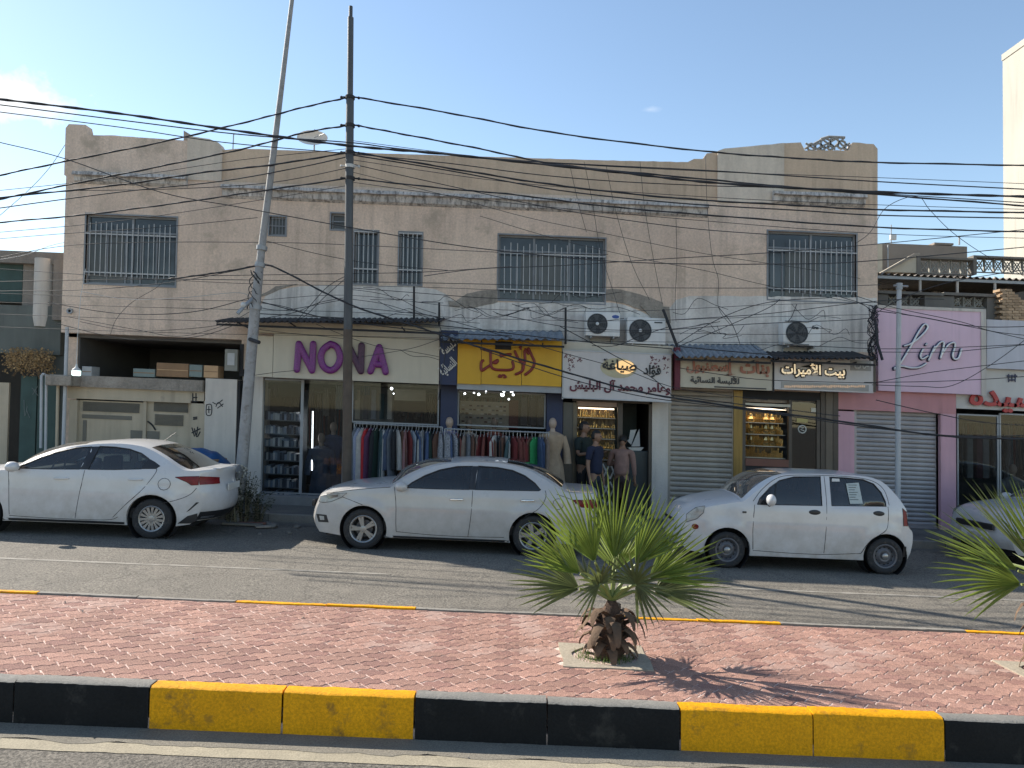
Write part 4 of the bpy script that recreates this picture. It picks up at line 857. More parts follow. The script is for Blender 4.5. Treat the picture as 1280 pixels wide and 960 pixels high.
def garment(rt, i, col, a, b_, t, length, where, width=.05, flare=1.0, special=None):
    x = a[0]+(b_[0]-a[0])*t; z = a[2]+(b_[2]-a[2])*t; Y = a[1]
    m_ = special[1] if special else cloth(col.replace(' ', '_'), GC[col], )
    cn = special[0] if special else col
    r = thing('garment', f'{cn} garment, {ORD[i]} from the left, {where}', 'garment', (x, Y, z-length-.08), 'garments hanging on the rails')
    ht = MB().tube([(x, Y, z+.018), (x+.014, Y, z+.01), (x+.002, Y, z-.02), (x, Y, z-.06)], .004, 5); 
    ht.tube([(x-.0, Y-.2, z-.12), (x, Y, z-.055), (x, Y+.2, z-.12)], .006, 5); ht.build('hanger', HNG, r)
    n = 14; rows = 7; vs = []; ph = random.uniform(0, 6.28); lean = random.gauss(0, .03); yaw = random.uniform(-.6, .6)
    for q_ in range(rows):
        tt = q_/(rows-1); zz = z-.085-length*tt; wx = width*(.55+.45*min(1, tt*3))*(1+(flare-1)*tt); wy = .21*(.35+.65*min(1, tt*6))
        if q_ == 0: wy = .07; wx = width*.5
        for k in range(n):
            an = 2*math.pi*k/n; f = 1+.22*math.sin(an*3+ph+tt*2)*min(1, tt*2)
            ux, uy = wx*math.cos(an)*f, wy*math.sin(an)*(1+.08*math.sin(an*5+ph))
            vs.append((x+ux*math.cos(yaw)-uy*math.sin(yaw)+lean*tt, Y+ux*math.sin(yaw)+uy*math.cos(yaw), zz+.012*math.sin(an*2+ph)-(.02*abs(math.sin(an)) if q_ == 0 else 0)))
    mb = MB(); mb.add(vs, [(j*n+k, j*n+(k+1) % n, (j+1)*n+(k+1) % n, (j+1)*n+k) for j in range(rows-1) for k in range(n)]); mb.add(vs[:n], [tuple(range(n))])
    mb.build('cloth', m_, r, True)
a, b_ = rail('long clothes rail packed with dresses under the purple letter sign', (443, 529), (553, 534), 15.3)
seq = ['grey', 'navy', 'white', 'red', 'plum', 'black', 'dark green', 'teal', 'white', 'denim blue', 'grey', 'black', 'white', 'brown', 'maroon', 'maroon', 'sky blue', 'navy', 'grey', 'white', 'navy', 'dark green', 'black', 'brown', 'white']
for i, c in enumerate(seq):
    sp = None
    if i == 1: sp = ('blue and white striped', stripy('striped_cloth', (.45, .47, .55), (.05, .06, .14)))
    if i == 24: sp = ('black and white patterned', dotty('dotted_cloth', (.5, .5, .52), (.03, .03, .04)))
    if i == 14: sp = ('red chequered', dotty('red_check_cloth', (.3, .06, .06), (.3, .25, .25), 60))
    garment(None, i, c, a, b_, (i+.5+random.uniform(-.2, .2))/len(seq), random.choice((.8, 1.0, 1.1, 1.2, 1.25)) if i not in (1,) else 1.15, 'on the rail beside the dark pole', random.uniform(.030, .075), 1.6 if i == 1 else random.uniform(.9, 1.5), sp)
a, b_ = rail('clothes rail of mostly red and brown garments before the yellow sign shop', (556, 536), (686, 541), 15.15)
seq = ['white', 'navy', 'white', 'rust', 'black', 'taupe', 'grey', 'brown', 'taupe', 'maroon', 'rust', 'maroon', 'brown', 'white', 'black', 'brown', 'white', 'teal', 'maroon', 'rust', 'rust', 'maroon', 'maroon', 'brown', 'bright green', 'navy', 'navy', 'taupe']
for i, c in enumerate(seq):
    sp = ('black and white patterned', MATS.get('dotted_cloth')) if i in (0, 2) else None
    garment(None, i, c, a, b_, (i+.5+random.uniform(-.2, .2))/len(seq), random.choice((.72, .8, .9, 1.0)), 'on the yellow shop rail', random.uniform(.032, .075), random.uniform(.9, 1.4), sp)
# ------------------------------------------------------------------ jeweller's front
jw = thing('jeweller_shop', 'dark framed jeweller front with a gold lit showcase and an open dark door', 'shop front', (F(760, 600)[0], W, PZ))
board(jw, 703.5, 716, 503, 620, mat('dark_tile', (.07, .07, .065), rough=.3), W-.01, .1, 'side_panel'); board(jw, 716, 721, 503, 622, mat('bronze_frame', (.13, .11, .08), rough=.4, metal=.4), W-.05, .12, 'post')
board(jw, 772, 778, 503, 622, BRN, W-.05, .12, 'post'); board(jw, 811, 815, 503, 622, BRN, W-.05, .12, 'post'); board(jw, 716, 815, 499, 503.2, BRN, W-.05, .12, 'head_rail')
board(jw, 721, 771, 501.5, 508, mat('pink_header', (.42, .30, .24), rough=.6), W-.03, .08, 'header_board')
a, b_, c, e = RC(721, 508, 772, 580, W)
GBK = mat('gold_showcase_back', (.17, .115, .06), rough=.6, vs=16, var=.9, bump=.2, vec=(1, 1, .3))
MB().box(a, b_, W+.5, W+.55, PZ, e).build('showcase_back', GBK, jw)
GD = mat('gold_jewellery', (.75, .52, .22), rough=.25, metal=.9, bump=0, var=.3)
for zz in range(5):
    z = c+.08+zz*(e-c-.1)/5; MB().box(a+.02, b_-.02, W+.2, W+.48, z-.012, z).build('glass_shelf', PALE, jw)
    row = MB()
    for k in range(14):
        x = a+.05+k*(b_-a-.1)/13; h = random.uniform(.05, .2)
        row.tube([(x-.02, W+.25, z+.01), (x-.015, W+.25, z+h*.7), (x, W+.25, z+h), (x+.015, W+.25, z+h*.7), (x+.02, W+.25, z+.01)], .008, 5)
        if random.random() < .6: row.ball((x, W+.24, z+.04), .022, 6, 5)
    o = row.build('jewellery', GD, jw); o['kind'] = 'stuff'
MB().box(a+.05, b_-.05, W+.2, W+.3, e-.06, e-.03).build('lamp_strip', mat('warm_strip', (.9, .8, .6), emit=(1, .82, .6), es=1.5, bump=0), jw)
MB().box(F(721, 600)[0], F(772, 600)[0], W-.02, W+.45, PZ, F(745, 580)[1]).build('base_cabinet', MATS['black_plinth'] if 'black_plinth' in MATS else mat('black_plinth', (.03, .028, .028), rough=.5), jw)
# black and white geometric tiles under the showcase
TB, TW_ = mat('black_tile', (.02, .02, .02), rough=.4), mat('white_tile', (.5, .5, .48), rough=.4)
for p0, p1 in ((721.5, 731), (731.5, 741), (753, 762), (762.5, 771)):
    u, v, s_, t_ = RC(p0, 578, p1, 622, W-.06); bk = MB().box(u, v, W-.06, W-.02, PZ, t_).build('tile_panel', TB, jw); n = 3; hh = (t_-PZ)/n
    for i in range(n):
        for sg in (0, 1):
            z0 = PZ+hh*i; xm = (u+v)/2; pts = [(u if sg else v, z0+.03), (xm, z0+hh*.5), (u if sg else v, z0+hh-.03)]
            MB().tube([(p[0], W-.066, p[1]) for p in pts], .018, 4, .5).build('tile', TW_, bk)
MB().box(*[F(778, 560)[0], F(811, 560)[0]], W+1.6, W+1.65, PZ, 2.7).build('inner_partition', mat('dim_teal_wall', (.05, .075, .075), rough=.5), jw)
# scale and sails: white model ship on the counter and its dark counter
sp = thing('model_sailboat', 'small white model sailboat standing in the dark doorway', 'ornament', (F(800, 560, W+.3)[0], W+.3, F(800, 560, W+.3)[1]))
for pts in ([(786, 548), (796, 537), (788, 537.5)], [(789, 558), (799, 536), (800, 558)], [(784, 551), (795, 538), (789, 556)]):
    V_ = [F(x, y, W+.3) for x, y in pts]; MB().prism(V_, W+.28+.01*pts[0][0] % .03, W+.31+.01*pts[0][0] % .03).build('sail', mat('white_sail', (.62, .62, .6), rough=.6), sp)
MB().prism([F(x, y, W+.3) for x, y in ((784, 559), (804, 559), (800, 563), (788, 563))], W+.2, W+.38).build('hull', WT, sp)
ct = thing('shop_counter', 'dark green topped counter just inside the jeweller door', 'counter', (F(800, 600, W+.3)[0], W+.3, PZ)); k = RC(783, 563, 811, 620, W+.3); MB().bbox(k[0], k[1], W+.15, W+.7, PZ+.02, k[3], .02).build('body', mat('counter_dark', (.035, .05, .055), rough=.4), ct)
# ------------------------------------------------------------------ lit display of the fifth shop
pf = thing('gold_display_shop', 'brown framed shop with warm lit gold display and an emblem on its door', 'shop front', (F(975, 600)[0], W, PZ))
board(pf, 928, 1025, 489, 500, DARK, W-.02, .2, 'head_panel')
for p in ((928, 932), (986, 990), (1021, 1025)): board(pf, *p, 500, 620, BRN, W-.03, .1, 'post')
board(pf, 932, 988, 504.5, 508, PALE, W-.04, .06, 'top_trim'); board(pf, 932, 986, 574, 583, mat('red_brown_sill', (.16, .06, .04), rough=.5), W-.05, .14, 'sill'); board(pf, 932, 986, 583, 620, DARK, W-.02, .1, 'base_panel')
a, b_, c, e = RC(934, 509, 986, 574, W); MB().box(a, b_, W+.5, W+.55, c, e).build('showcase_back', GBK, pf)
for zz in range(4):
    z = c+.02+zz*(e-c-.1)/4; row = MB()
    for k in range(20):
        x = a+.03+k*(b_-a-.06)/19; h = random.uniform(.08, .24); row.tube([(x-.012, W+.3, z), (x-.008, W+.3, z+h), (x+.008, W+.3, z+h), (x+.012, W+.3, z)], .006, 4)
    if zz > 0:
        for px in (944, 963, 971): 
            xx = F(px, 540)[0]; row.lathe([(.0, .2), (.03, .19), (.05, .12), (.09, .07), (.07, 0)], (xx, W+.3, z), 'z', 10)
    o = row.build('jewellery', GD, pf); o['kind'] = 'stuff'; MB().box(a, b_, W+.2, W+.48, z-.015, z-.002).build('glass_shelf', PALE, pf)
MB().box(a, b_, W+.15, W+.25, e-.05, e-.02).build('lamp_strip', MATS['warm_strip'], pf)
a, b_, c, e = RC(990, 503, 1021, 620, W); MB().box(a, b_, W, W+.01, PZ+.05, e).build('door_pane', glass('door_glass', (.25, .3, .32), .9), pf)
MB().box(a, b_, W+.9, W+.95, PZ, e).build('inner_panel', mat('dim_grey_panel', (.10, .11, .12), rough=.6, vs=2, vec=(.3, 1, 5), var=.5), pf)
board(pf, 996, 1010, 523, 528, mat('gold_plate', (.45, .36, .12), rough=.4), W-.012, .01, 'name_plate'); board(pf, 1014, 1020, 510, 515, PALE, W-.012, .01, 'sticker')
x, z = F(1002.5, 536.5, W); MB().tube([(x+.08*math.cos(k*.524), W-.012, z+.08*math.sin(k*.524)) for k in range(13)], .012, 5).tube([(x-.04, W-.012, z+.045), (x+.03, W-.012, z+.035), (x-.03, W-.012, z-.01), (x+.04, W-.012, z-.03)], .012, 5).build('emblem', mat('silver_emblem', (.6, .6, .55), rough=.4), pf)
# ------------------------------------------------------------------ air conditioners
ACW = mat('ac_casing', (.68, .68, .66), rough=.5, vs=3, var=.04, bump=.03, streak=.1); ACG = mat('ac_grille', (.10, .105, .11), rough=.6); ACD = mat('ac_dark', (.045, .05, .055), rough=.7)
def ac(px0, px1, py0, py1, label, fan=.42, cx=.34, kind=0, Y=15.62):
    a, b_, c, e = RC(px0, py0, px1, py1, Y); r = thing('air_conditioner', label, 'air conditioner', ((a+b_)/2, Y+.15, c), 'air conditioner units on the wall')
    MB().bbox(a, b_, Y, Y+.3, c, e, .018).build('casing', ACW, r, True, autos=.5)
    x = a+(b_-a)*cx; z = (c+e)/2; R_ = (e-c)*fan
    MB().lathe([(0, -.004), (R_, -.004), (R_, -.012), (0, -.012)], (x, Y, z), 'y', 28).build('fan_recess', ACD, r)
    g = MB()
    for q_ in range(1, 6): rr = R_*q_/5; g.tube([(x+rr*math.cos(k*.2618), Y-.018, z+rr*math.sin(k*.2618)) for k in range(25)], .0035, 4, caps=False)
    for k in range(24 if kind != 2 else 10): an = k*6.283/(24 if kind != 2 else 10); g.tube([(x+.03*math.cos(an), Y-.02, z+.03*math.sin(an)), (x+R_*math.cos(an+.25), Y-.02, z+R_*math.sin(an+.25))], .003, 4)
    if kind == 2: g.box(x-R_-.02, x+R_+.02, Y-.02, Y-.014, z-R_-.02, z-R_).box(x-R_-.02, x+R_+.02, Y-.02, Y-.014, z+R_, z+R_+.02)
    g.build('fan_guard', ACG, r); MB().ball((x, Y-.02, z), .035 if kind != 2 else .02, 10, 6, (1, .5, 1)).build('fan_hub', ACW if kind < 2 else ACD, r)
    for k in range(5): 
        an = k*1.257+.4; MB().add([(x+.03*math.cos(an), Y-.006-.007, z+.03*math.sin(an)), (x+R_*.9*math.cos(an-.3), Y-.0135, z+R_*.9*math.sin(an-.3)), (x+R_*.9*math.cos(an+.35), Y-.0155, z+R_*.9*math.sin(an+.35))], [(0, 1, 2)]).build('fan_blade', ACG, r)
    for x_ in (a+.1, b_-.14): 
        MB().box(x_, x_+.03, Y+.02, 16, c-.04, c).box(x_+.001, x_+.029, 15.93, 15.99, c-.3, c-.04).build('bracket', MET, r)
    return r, (a, b_, c, e, Y)
r, (a, b_, c, e, Y) = ac(732, 775, 390, 420, 'grey white air conditioner with a small blue oval badge, left of the pair')
x, z = F(769.5, 396, Y); MB().lathe([(0, -.006), (.07, -.005), (.075, 0)], (x, Y, z), 'y', 16, flat=(1, .5)).build('badge', mat('blue_badge', (.03, .08, .3), rough=.4), r)
r, (a, b_, c, e, Y) = ac(784, 832, 397, 430, 'larger white air conditioner with a thin dark word badge, right of the pair'); board(r, 818, 828, 402.5, 404, ACD, Y-.006, .01, 'badge')
r, (a, b_, c, e, Y) = ac(979, 1026, 401, 432, 'air conditioner with a square fan guard standing alone below the right window', .44, .36, 2); lettering('Gree', (1015, 407, 1023, 411.5), Y-.003, ACD, r, .006, .03, False, name='badge')
AB = MB(); 
# ================================================================== RIGHT SIDE SHOPS
PK = mat('pink_paint', (.62, .36, .41), rough=.7, vs=1.4, var=.06, bump=.15, bs=20, streak=.12); PKD = mat('deep_pink_paint', (.55, .26, .27), rough=.7, vs=1.4, var=.06, bump=.15, streak=.12); PKL = mat('lilac_pink_cladding', (.70, .49, .58), rough=.55, vs=1.2, var=.05, bump=.05, streak=.06)
pk = thing('pink_shop', 'pink shop front with closed grey shutter under a large lilac fascia box', 'shop', (F(1120, 600)[0], W, PZ))
for a_, b2, m_ in ((1048, 1068, PK), (1176, 1195, PK)): block('pillar', a_, b2, 514, 650, m_, W-.02, .4, pk, True)
block('lintel', 1048, 1195, 488, 514.5, PKD, W-.03, .4, pk)
block('jamb', 1170, 1176, 514, 650, mat('jamb_brown', (.16, .10, .10), rough=.7), W+.08, .3, pk, True)
shutter(1068, 1170, 514, 650, SHG, .095, W+.12, pk)
PB = 15.84
a, b_, c, e = RC(1098, 384, 1232, 491, PB); MB().box(a, b_-.1, PB, W+.3, c, e-.06).build('fascia_box', PKL, pk)
MB().box(a, b_, PB-.02, W+.3, e-.06, e).build('edge_trim', WP, pk); MB().box(b_-.1, b_, PB-.021, W+.3, c-.02, e-.061).build('edge_trim', WP, pk)
CHR = mat('silver_letter', (.50, .50, .53), rough=.3, metal=.5, bump=0); NAV2 = mat('letter_side_navy', (.02, .025, .07), rough=.5, bump=0)
q = lambda L: [[(1090+x/6.737, 370+y/6.737) for x, y in l] for l in L]
LIM = [[(275, 420), (330, 400), (400, 350), (460, 285), (468, 250), (440, 240), (395, 300), (340, 400), (270, 520), (215, 600), (190, 615)], [(190, 605), (250, 590), (330, 605), (400, 600), (455, 570)],
       [(455, 410), (462, 403)], [(432, 448), (408, 500), (424, 530), (470, 505)], [(478, 540), (505, 478), (530, 425)], [(500, 490), (560, 405), (598, 385), (604, 420), (578, 522)], [(585, 500), (640, 415), (690, 392), (700, 425), (680, 495), (694, 530), (730, 520), (754, 448)]]
s = sign('letter_sign', 'joined handwritten style silver letters with navy shadow on the lilac box', 1115, 1205, 460, PB)
MB().strokes([[(x-1.3, y+.4) for x, y in l] for l in q(LIM)], 3.6, PB-.012, flat=.5).build('letter_shadow', NAV2, s, True); MB().strokes(q(LIM), 2.4, PB-.045, flat=.6).build('lettering', CHR, s, True)
# cream shop with red letters
cs = thing('cream_shop', 'cream fronted clothes shop with a dark display window at the right edge', 'shop', (F(1260, 600)[0], W, PZ))
block('fascia', 1195, 1420, 464, 515, mat('cream_fascia', (.56, .54, .50), rough=.7, vs=1.2, var=.05, bump=.1, streak=.1), W+.02, .3, cs); block('upper_wall', 1233.5, 1420, 403, 464, mat('lilac_grey_wall', (.54, .53, .56), rough=.8, vs=1.2, var=.05, streak=.1), W-.1, .4, cs)
block('pillar', 1405, 1420, 515, 660, WP, W, .3, cs, True); pane(1196, 1248, 518, 650, W+.1, cs, full=False); pane(1249, 1330, 518, 650, W+.1, cs, full=False); pane(1331, 1404, 518, 650, W+.1, cs, full=False)
a, b_ = F(1196, 580)[0], F(1420, 580)[0]
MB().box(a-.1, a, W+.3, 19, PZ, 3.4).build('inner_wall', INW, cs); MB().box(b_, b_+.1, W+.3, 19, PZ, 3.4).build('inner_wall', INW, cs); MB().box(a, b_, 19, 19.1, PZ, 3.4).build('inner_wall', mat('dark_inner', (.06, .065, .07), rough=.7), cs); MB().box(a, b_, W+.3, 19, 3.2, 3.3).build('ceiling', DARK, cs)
LET = mat('bright_red_letters', (.42, .03, .03), rough=.4, bump=0)
s = sign('letter_sign', 'big bright red Arabic letters on the cream fascia at the right edge', 1212, 1330, 508, W)
lettering('لسيدة', (1211, 480, 1312, 516), W-.01, LET, s, .05, .02)
solo('wall_emblem', MB().strokes([[(1261, 468), (1261, 477)], [(1269, 468), (1269, 477)], [(1259, 470), (1271, 470)], [(1261, 475), (1269, 475)], [(1265, 469), (1265, 476)]], 1.6, W+.0, flat=.4), NAV2, 'small dark emblem above the red letters on the cream fascia', 'emblem')
mannequin(1266, 580, 16.9, 'mannequin in a pale grey outfit inside the cream shop window', cloth('pale', (.33, .33, .33)), 1.6)
for px, c_, lab in ((1213, (.22, .23, .22), 'pale dress hanging at the left in the cream shop window'), (1225, (.10, .04, .05), 'dark red dress hanging in the middle of the cream shop window'), (1233, (.2, .2, .2), 'grey dress hanging next to the dark red one in the cream shop')):
    a, b_, c, e = RC(px-4, 543, px+4, 598, 16.8); solo('hanging_dress', MB().bbox(a, b_, 16.8, 16.95, c, e, .03), cloth('sh%d' % px, c_), lab, 'dress')
# ================================================================== NEIGHBOURS
OLD = mat('old_brown_render', (.25, .215, .18), rough=.92, vs=1.3, var=.15, bump=.4, bs=20, streak=.25, fine=.08); TEAL = mat('teal_green_paint', (.045, .085, .075), rough=.7, vs=2, var=.2, bump=.15, streak=.2)
lb = thing('neighbour_house', 'lower brownish house with teal window, rounded pier and dark arched entrance at the left edge', 'building', (F(30, 600)[0], W+.5, 0))
LY = 16.5
def lblk(name, px0, px1, pyt, pyb, m_, Y=LY, d=.3, to0=False):
    a, b_, c, e = RC(px0, pyt, px1, pyb, Y); b_ = min(b_, xl-.02); return MB().box(a, b_, Y, Y+d, PZ-.1 if to0 else c, e).build(name, m_, lb)
lblk('parapet', -260, 80, 309, 324, OLD, LY-.1, .5); lblk('wall', 28, 80, 324, 410, OLD, LY+.05, .3); lblk('wall', -260, -10, 324, 410, OLD, LY+.05, .3)
lblk('balcony_band', -260, 76, 377, 437, mat('grey_green_band', (.13, .14, .125), rough=.9, vs=2, bump=.3, streak=.2), LY-.12, .3)
lblk('window', -10, 28, 325, 377, TEAL, LY+.1, .1)
a, b_, c, e = RC(45, 324, 66, 400, LY); MB().lathe([(.17, c-e-.15), (.2, c-e+.05), (.2, 0)], ((a+b_)/2, LY, e), 'z', 20, True).build('pier', WP, lb, True)
lblk('corner_strip', 66, 79, 324, 400, OLD, LY-.2, .3)
# arch
ax0, ax1 = F(-60, 450, LY)[0], F(62, 450, LY)[0]; az = F(0, 452, LY)[1]; at = F(0, 431, LY)[1]
arch = [((ax0+ax1)/2+(ax1-ax0)/2*math.cos(math.pi*k/16), az+(at-az+.02)*math.sin(math.pi*k/16)) for k in range(17)]
lx = F(-260, 450, LY)[0]
MB().prism([(lx, PZ-.1), (ax0-.01, PZ-.1)]+[(p[0], p[1]) for p in arch[::-1]]+[(ax1+.01, PZ-.1), (min(F(80, 450, LY)[0], xl-.02), PZ-.1), (min(F(80, 450, LY)[0], xl-.02), F(0, 437, LY)[1]+.0), (lx, F(0, 437, LY)[1])], LY+.0, LY+.3).build('arch_wall', mat('dim_green_wall', (.10, .11, .10), rough=.9, vs=2, bump=.3), lb)
lblk('gate_leaf', 24, 44, 470, 620, TEAL, LY-.05, .04, True); lblk('gate_leaf', 46, 71, 468, 620, TEAL, LY-.06, .04, True)
lblk('gate_leaf', -8, 9, 478, 620, GCR, LY-.05, .05, True); lblk('gate_leaf', -30, -9, 478, 620, GCR, LY-.05, .05, True)
MB().strokes([[(30, 500), (31, 520), (34, 508)], [(33, 512), (37, 522)], [(40, 485), (46, 490)], [(41, 493), (47, 483)], [(42, 488), (48, 495)]], .8, LY-.066, flat=.2).build('painted_mark', mat('faint_chalk', (.16, .18, .17), rough=.9), lb)
MB().box(lx, xl, LY+3, LY+3.1, 0, F(0, 309, LY)[1]).build('back_wall', mat('dark_back', (.05, .05, .05)), lb); MB().box(lx, xl-.02, LY+.4, LY+6, F(0, 324, LY)[1]-.2, F(0, 324, LY)[1]-.02).build('roof', OLD, lb)
a, b_, c, e = RC(60, 466, 92, 482, LY-.9); solo('porch_slab', MB().bbox(a, b_, LY-1, LY-.3, c, e-.05, .02), CEM, 'small grey concrete slab ledge between the green gate and the cream gate', 'ledge')
# dry bush behind the arch
BR = mat('dry_leaf', (.34, .22, .10), rough=.8, vs=8, var=.3, bump=0, trans=.2, island=-.35)
bm_ = MB()
for k in range(1500):
    px = random.uniform(10, 60); py = 452+random.gauss(0, 8)-(3 if px < 45 else 0)
    if py > 472 or py < 434: continue
    x, z = F(px, py, LY-.25+random.uniform(-.25, .1)); y = LY-.25+random.uniform(-.25, .15); sz = random.uniform(.03, .06); a = random.uniform(0, 6.28); t = random.uniform(-1, 1)
    bm_.add([(x, y, z), (x+sz*math.cos(a), y+sz*.5*t, z+sz*math.sin(a)), (x+sz*.6*math.cos(a+1.2), y-sz*t*.5, z+sz*.6*math.sin(a+1.2))], [(0, 1, 2)])
db = thing('dry_bush', 'dense tan dried creeper hanging over the top of the dark green gates', 'shrub', (F(35, 460, LY-.3)[0], LY-.3, F(35, 470, LY-.3)[1])); bm_.build('foliage', BR, db)
tw = MB()
for k in range(14): x0_, x1_ = random.uniform(12, 58), random.uniform(12, 58); tw.tube([P3(x0_, 470, LY-.3), P3((x0_+x1_)/2, 455, LY-.35), P3(x1_, 440, LY-.3)], .008, 5)
tw.build('stem', mat('dry_stem', (.15, .10, .06), rough=.9), db)
# right hand houses beyond the pink shop
rh = thing('breeze_block_house', 'house behind the pink shop with breeze block parapets and a corrugated terrace roof', 'building', (F(1190, 380, 18)[0], 18, 0))
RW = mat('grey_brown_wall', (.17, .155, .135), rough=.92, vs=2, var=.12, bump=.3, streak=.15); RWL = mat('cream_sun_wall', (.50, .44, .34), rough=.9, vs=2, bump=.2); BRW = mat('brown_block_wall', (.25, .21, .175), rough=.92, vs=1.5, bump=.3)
def rblk(name, px0, px1, pyt, pyb, m_, Y, d=.25, parent=rh):
    a, b_, c, e = RC(px0, pyt, px1, pyb, Y); return MB().box(a, b_, Y, Y+d, c, e).build(name, m_, parent)
YL = 17.2
rblk('parapet', 1098, 1110, 368, 405, RW, YL); rblk('parapet', 1156, 1193, 370, 410, RW, YL); rblk('parapet', 1234, 1253, 372, 412, RW, YL); rblk('coping', 1098, 1180, 364.5, 368, RW, YL-.05, .35); rblk('coping', 1180, 1253, 366.5, 370, RW, YL-.05, .35)
rblk('parapet', 1110, 1234, 383, 412, RW, YL+.02)
BBK = mat('breeze_block', (.30, .285, .25), rough=.9, vs=5, bump=.3)
def breeze(px0, px1, pyt, pyb, Y, cell, parent):
    a, b_, c, e = RC(px0, pyt, px1, pyb, Y); nx = max(1, round((b_-a)/cell)); nz = max(1, round((e-c)/cell)); w_ = (b_-a)/nx; h_ = (e-c)/nz
    me = None
    for i in range(nx):
        for j in range(nz):
            if me is None:
                mb = MB(); r = .42*w_
                mb.tube([(-.5*w_, 0, -.5*h_), (.5*w_, 0, .5*h_)], .022, 4); mb.tube([(-.5*w_, .0, .5*h_), (.5*w_, 0, -.5*h_)], .02, 4); mb.tube([(w_*.3*math.cos(k*1.571), .0, h_*.3*math.sin(k*1.571)) for k in range(5)], .018, 4, caps=False)
                mb.box(-.5*w_, .5*w_, -.05, .05, -.5*h_, -.5*h_+.018).box(-.5*w_, -.5*w_+.018, -.05, .05, -.5*h_+.018, .5*h_)
                o = mb.build('breeze_block', BBK, None); me = o.data; bpy.data.objects.remove(o)
            x = a+w_*(i+.5); z = c+h_*(j+.5); o = bpy.data.objects.new('breeze_block', me); COL.objects.link(o); o.parent = parent; b0 = parent['base']; o.location = (x-b0[0], Y+.12-b0[1], z+S*x-b0[2])
breeze(1111, 1155, 368, 383, YL, .27, rh); breeze(1193, 1234, 370, 384, YL, .27, rh)
# terrace roof of corrugated sheets on thin posts
YA, YB = 17.9, 21.5
mb = MB(); a = F(1098, 350, YA)[0]; b_ = F(1345, 350, YA)[0]; zf = F(1150, 344, YA)[1]; n = 150; vs = []
for i in range(n+1):
    x = a+(b_-a)*i/n; c_ = .03*math.cos(i*1.26); vs += [(x, YA, zf+c_), (x+.6, YB, zf+.25+c_)]
mb.add(vs, [(2*i, 2*i+2, 2*i+3, 2*i+1) for i in range(n)]).build('corrugated_roof', mat('dark_corrugated', (.13, .11, .09), rough=.7, vs=3, var=.3, bump=.1), rh)
MB().box(a, b_, YA+.05, YA+.13, zf-.1, zf-.035).build('beam', MET, rh)
for px in (1150, 1196.5, 1243.5, 1290): p = P3(px, 346, YA+.09); MB().tube([p, (p[0], p[1], p[2]-.62)], .03, 8).build('post', WP, rh)
rblk('terrace_wall', 1100, 1320, 352, 400, mat('terrace_shade', (.10, .085, .07), rough=.9), 21.4); rblk('terrace_sunlit_patch', 1166, 1176, 357, 366, RWL, 21.2, .1); rblk('terrace_sunlit_patch', 1220, 1226, 358, 366, RWL, 21.2, .1); rblk('terrace_sunlit_patch', 1100, 1132, 357, 366, RWL, 21.2, .1)  # dark wall and bright patches paint terrace shade and sunlight in colour
MB().box(F(1100, 380, YL+.3)[0], F(1330, 380, YL+.3)[0], YL+.3, 22, 3.6, F(1200, 372, YL)[1]-.2).build('roof_slab', RW, rh)
YU = 22.0
bh = thing('upper_house', 'brown flat roofed house with a long fretted breeze block wall against the sky', 'building', (F(1160, 330, YU)[0], YU, 0))
rblk('wall', 1103, 1209, 306, 345, BRW, YU+1.5, 3, bh); rblk('side_wall', 1096.5, 1103, 305, 345, RWL, YU+1.45, 3, bh); rblk('roof_block', 1168, 1192, 303.5, 306, BRW, YU+1.6, 1, bh)
V_ = [F(x, y, YU) for x, y in ((1103, 340), (1142, 318), (1148, 316), (1148, 341))]; MB().prism(V_, YU, YU+.3).build('stair_wall', RWL, bh); V_ = [F(x, y, YU) for x, y in ((1100, 341), (1142, 317), (1149, 316.5), (1149, 319), (1144, 320.5), (1103, 342))]; MB().prism(V_, YU-.05, YU-.002).build('stair_coping', CEM, bh)
rblk('post', 1146, 1151, 320, 343, RW, YU-.02, .3, bh); rblk('post', 1217, 1221, 319, 343, RW, YU-.02, .3, bh)
for p0, p1 in ((1151, 1217), (1221, 1340)): breeze(p0, p1, 324, 342, YU, .285, bh); rblk('coping', p0, p1, 321.5, 324, RW, YU-.03, .35, bh)
MB().box(F(1100, 340, YU)[0], F(1340, 340, YU)[0], YU+.35, 28, 0, F(1200, 343, YU)[1]).build('body', RW, bh)
r = thing('roof_antenna', 'white boxy antenna on a thin rod above the brown roof at the right', 'antenna', (F(1114, 300, 23.6)[0], 23.6, F(1114, 306, 23.6)[1])); k = RC(1112.5, 293.5, 1120, 300, 23.6); MB().bbox(k[0], k[1], 23.55, 23.65, k[2], k[3], .02).build('box', WHM, r); MB().tube([P3(1114, 307, 23.6), P3(1114, 281, 23.6)], .018, 6).build('mast', MET, r)
solo('roof_rod', MB().tube([P3(1199, 306, 23.6), P3(1199, 296, 23.6)], .03, 6), MET, 'short dark rod standing on the right end of the brown roof', 'rod')
solo('roof_rod', MB().tube([P3(1098.5, 306, 17.4), P3(1113.5, 306, 17.4)], .0, 3) if 0 else MB().tube([P3(1110, 347, 23.4), P3(1110, 306, 23.4)], .02, 6), MET, 'thin pipe on the brown house wall below the white box antenna', 'rod')
tx = F(1254, 200, 30.0)[0]
tw_ = thing('pale_tower', 'tall plain pale building with sunlit side wall at the right edge against the sky', 'building', (tx+4, 27, 0)); zt1 = F(1254, 76, 30)[1]
TWM = mat('pale_sunlit_render', (.40, .375, .325), rough=.92, vs=.5, var=.05, bump=.15, streak=.08)
MB().box(tx, tx+9, 18, 30, 0, zt1).build('wall', TWM, tw_); MB().box(tx-.03, tx+9, 17.97, 30.02, zt1, zt1+.25).build('parapet', TWM, tw_)
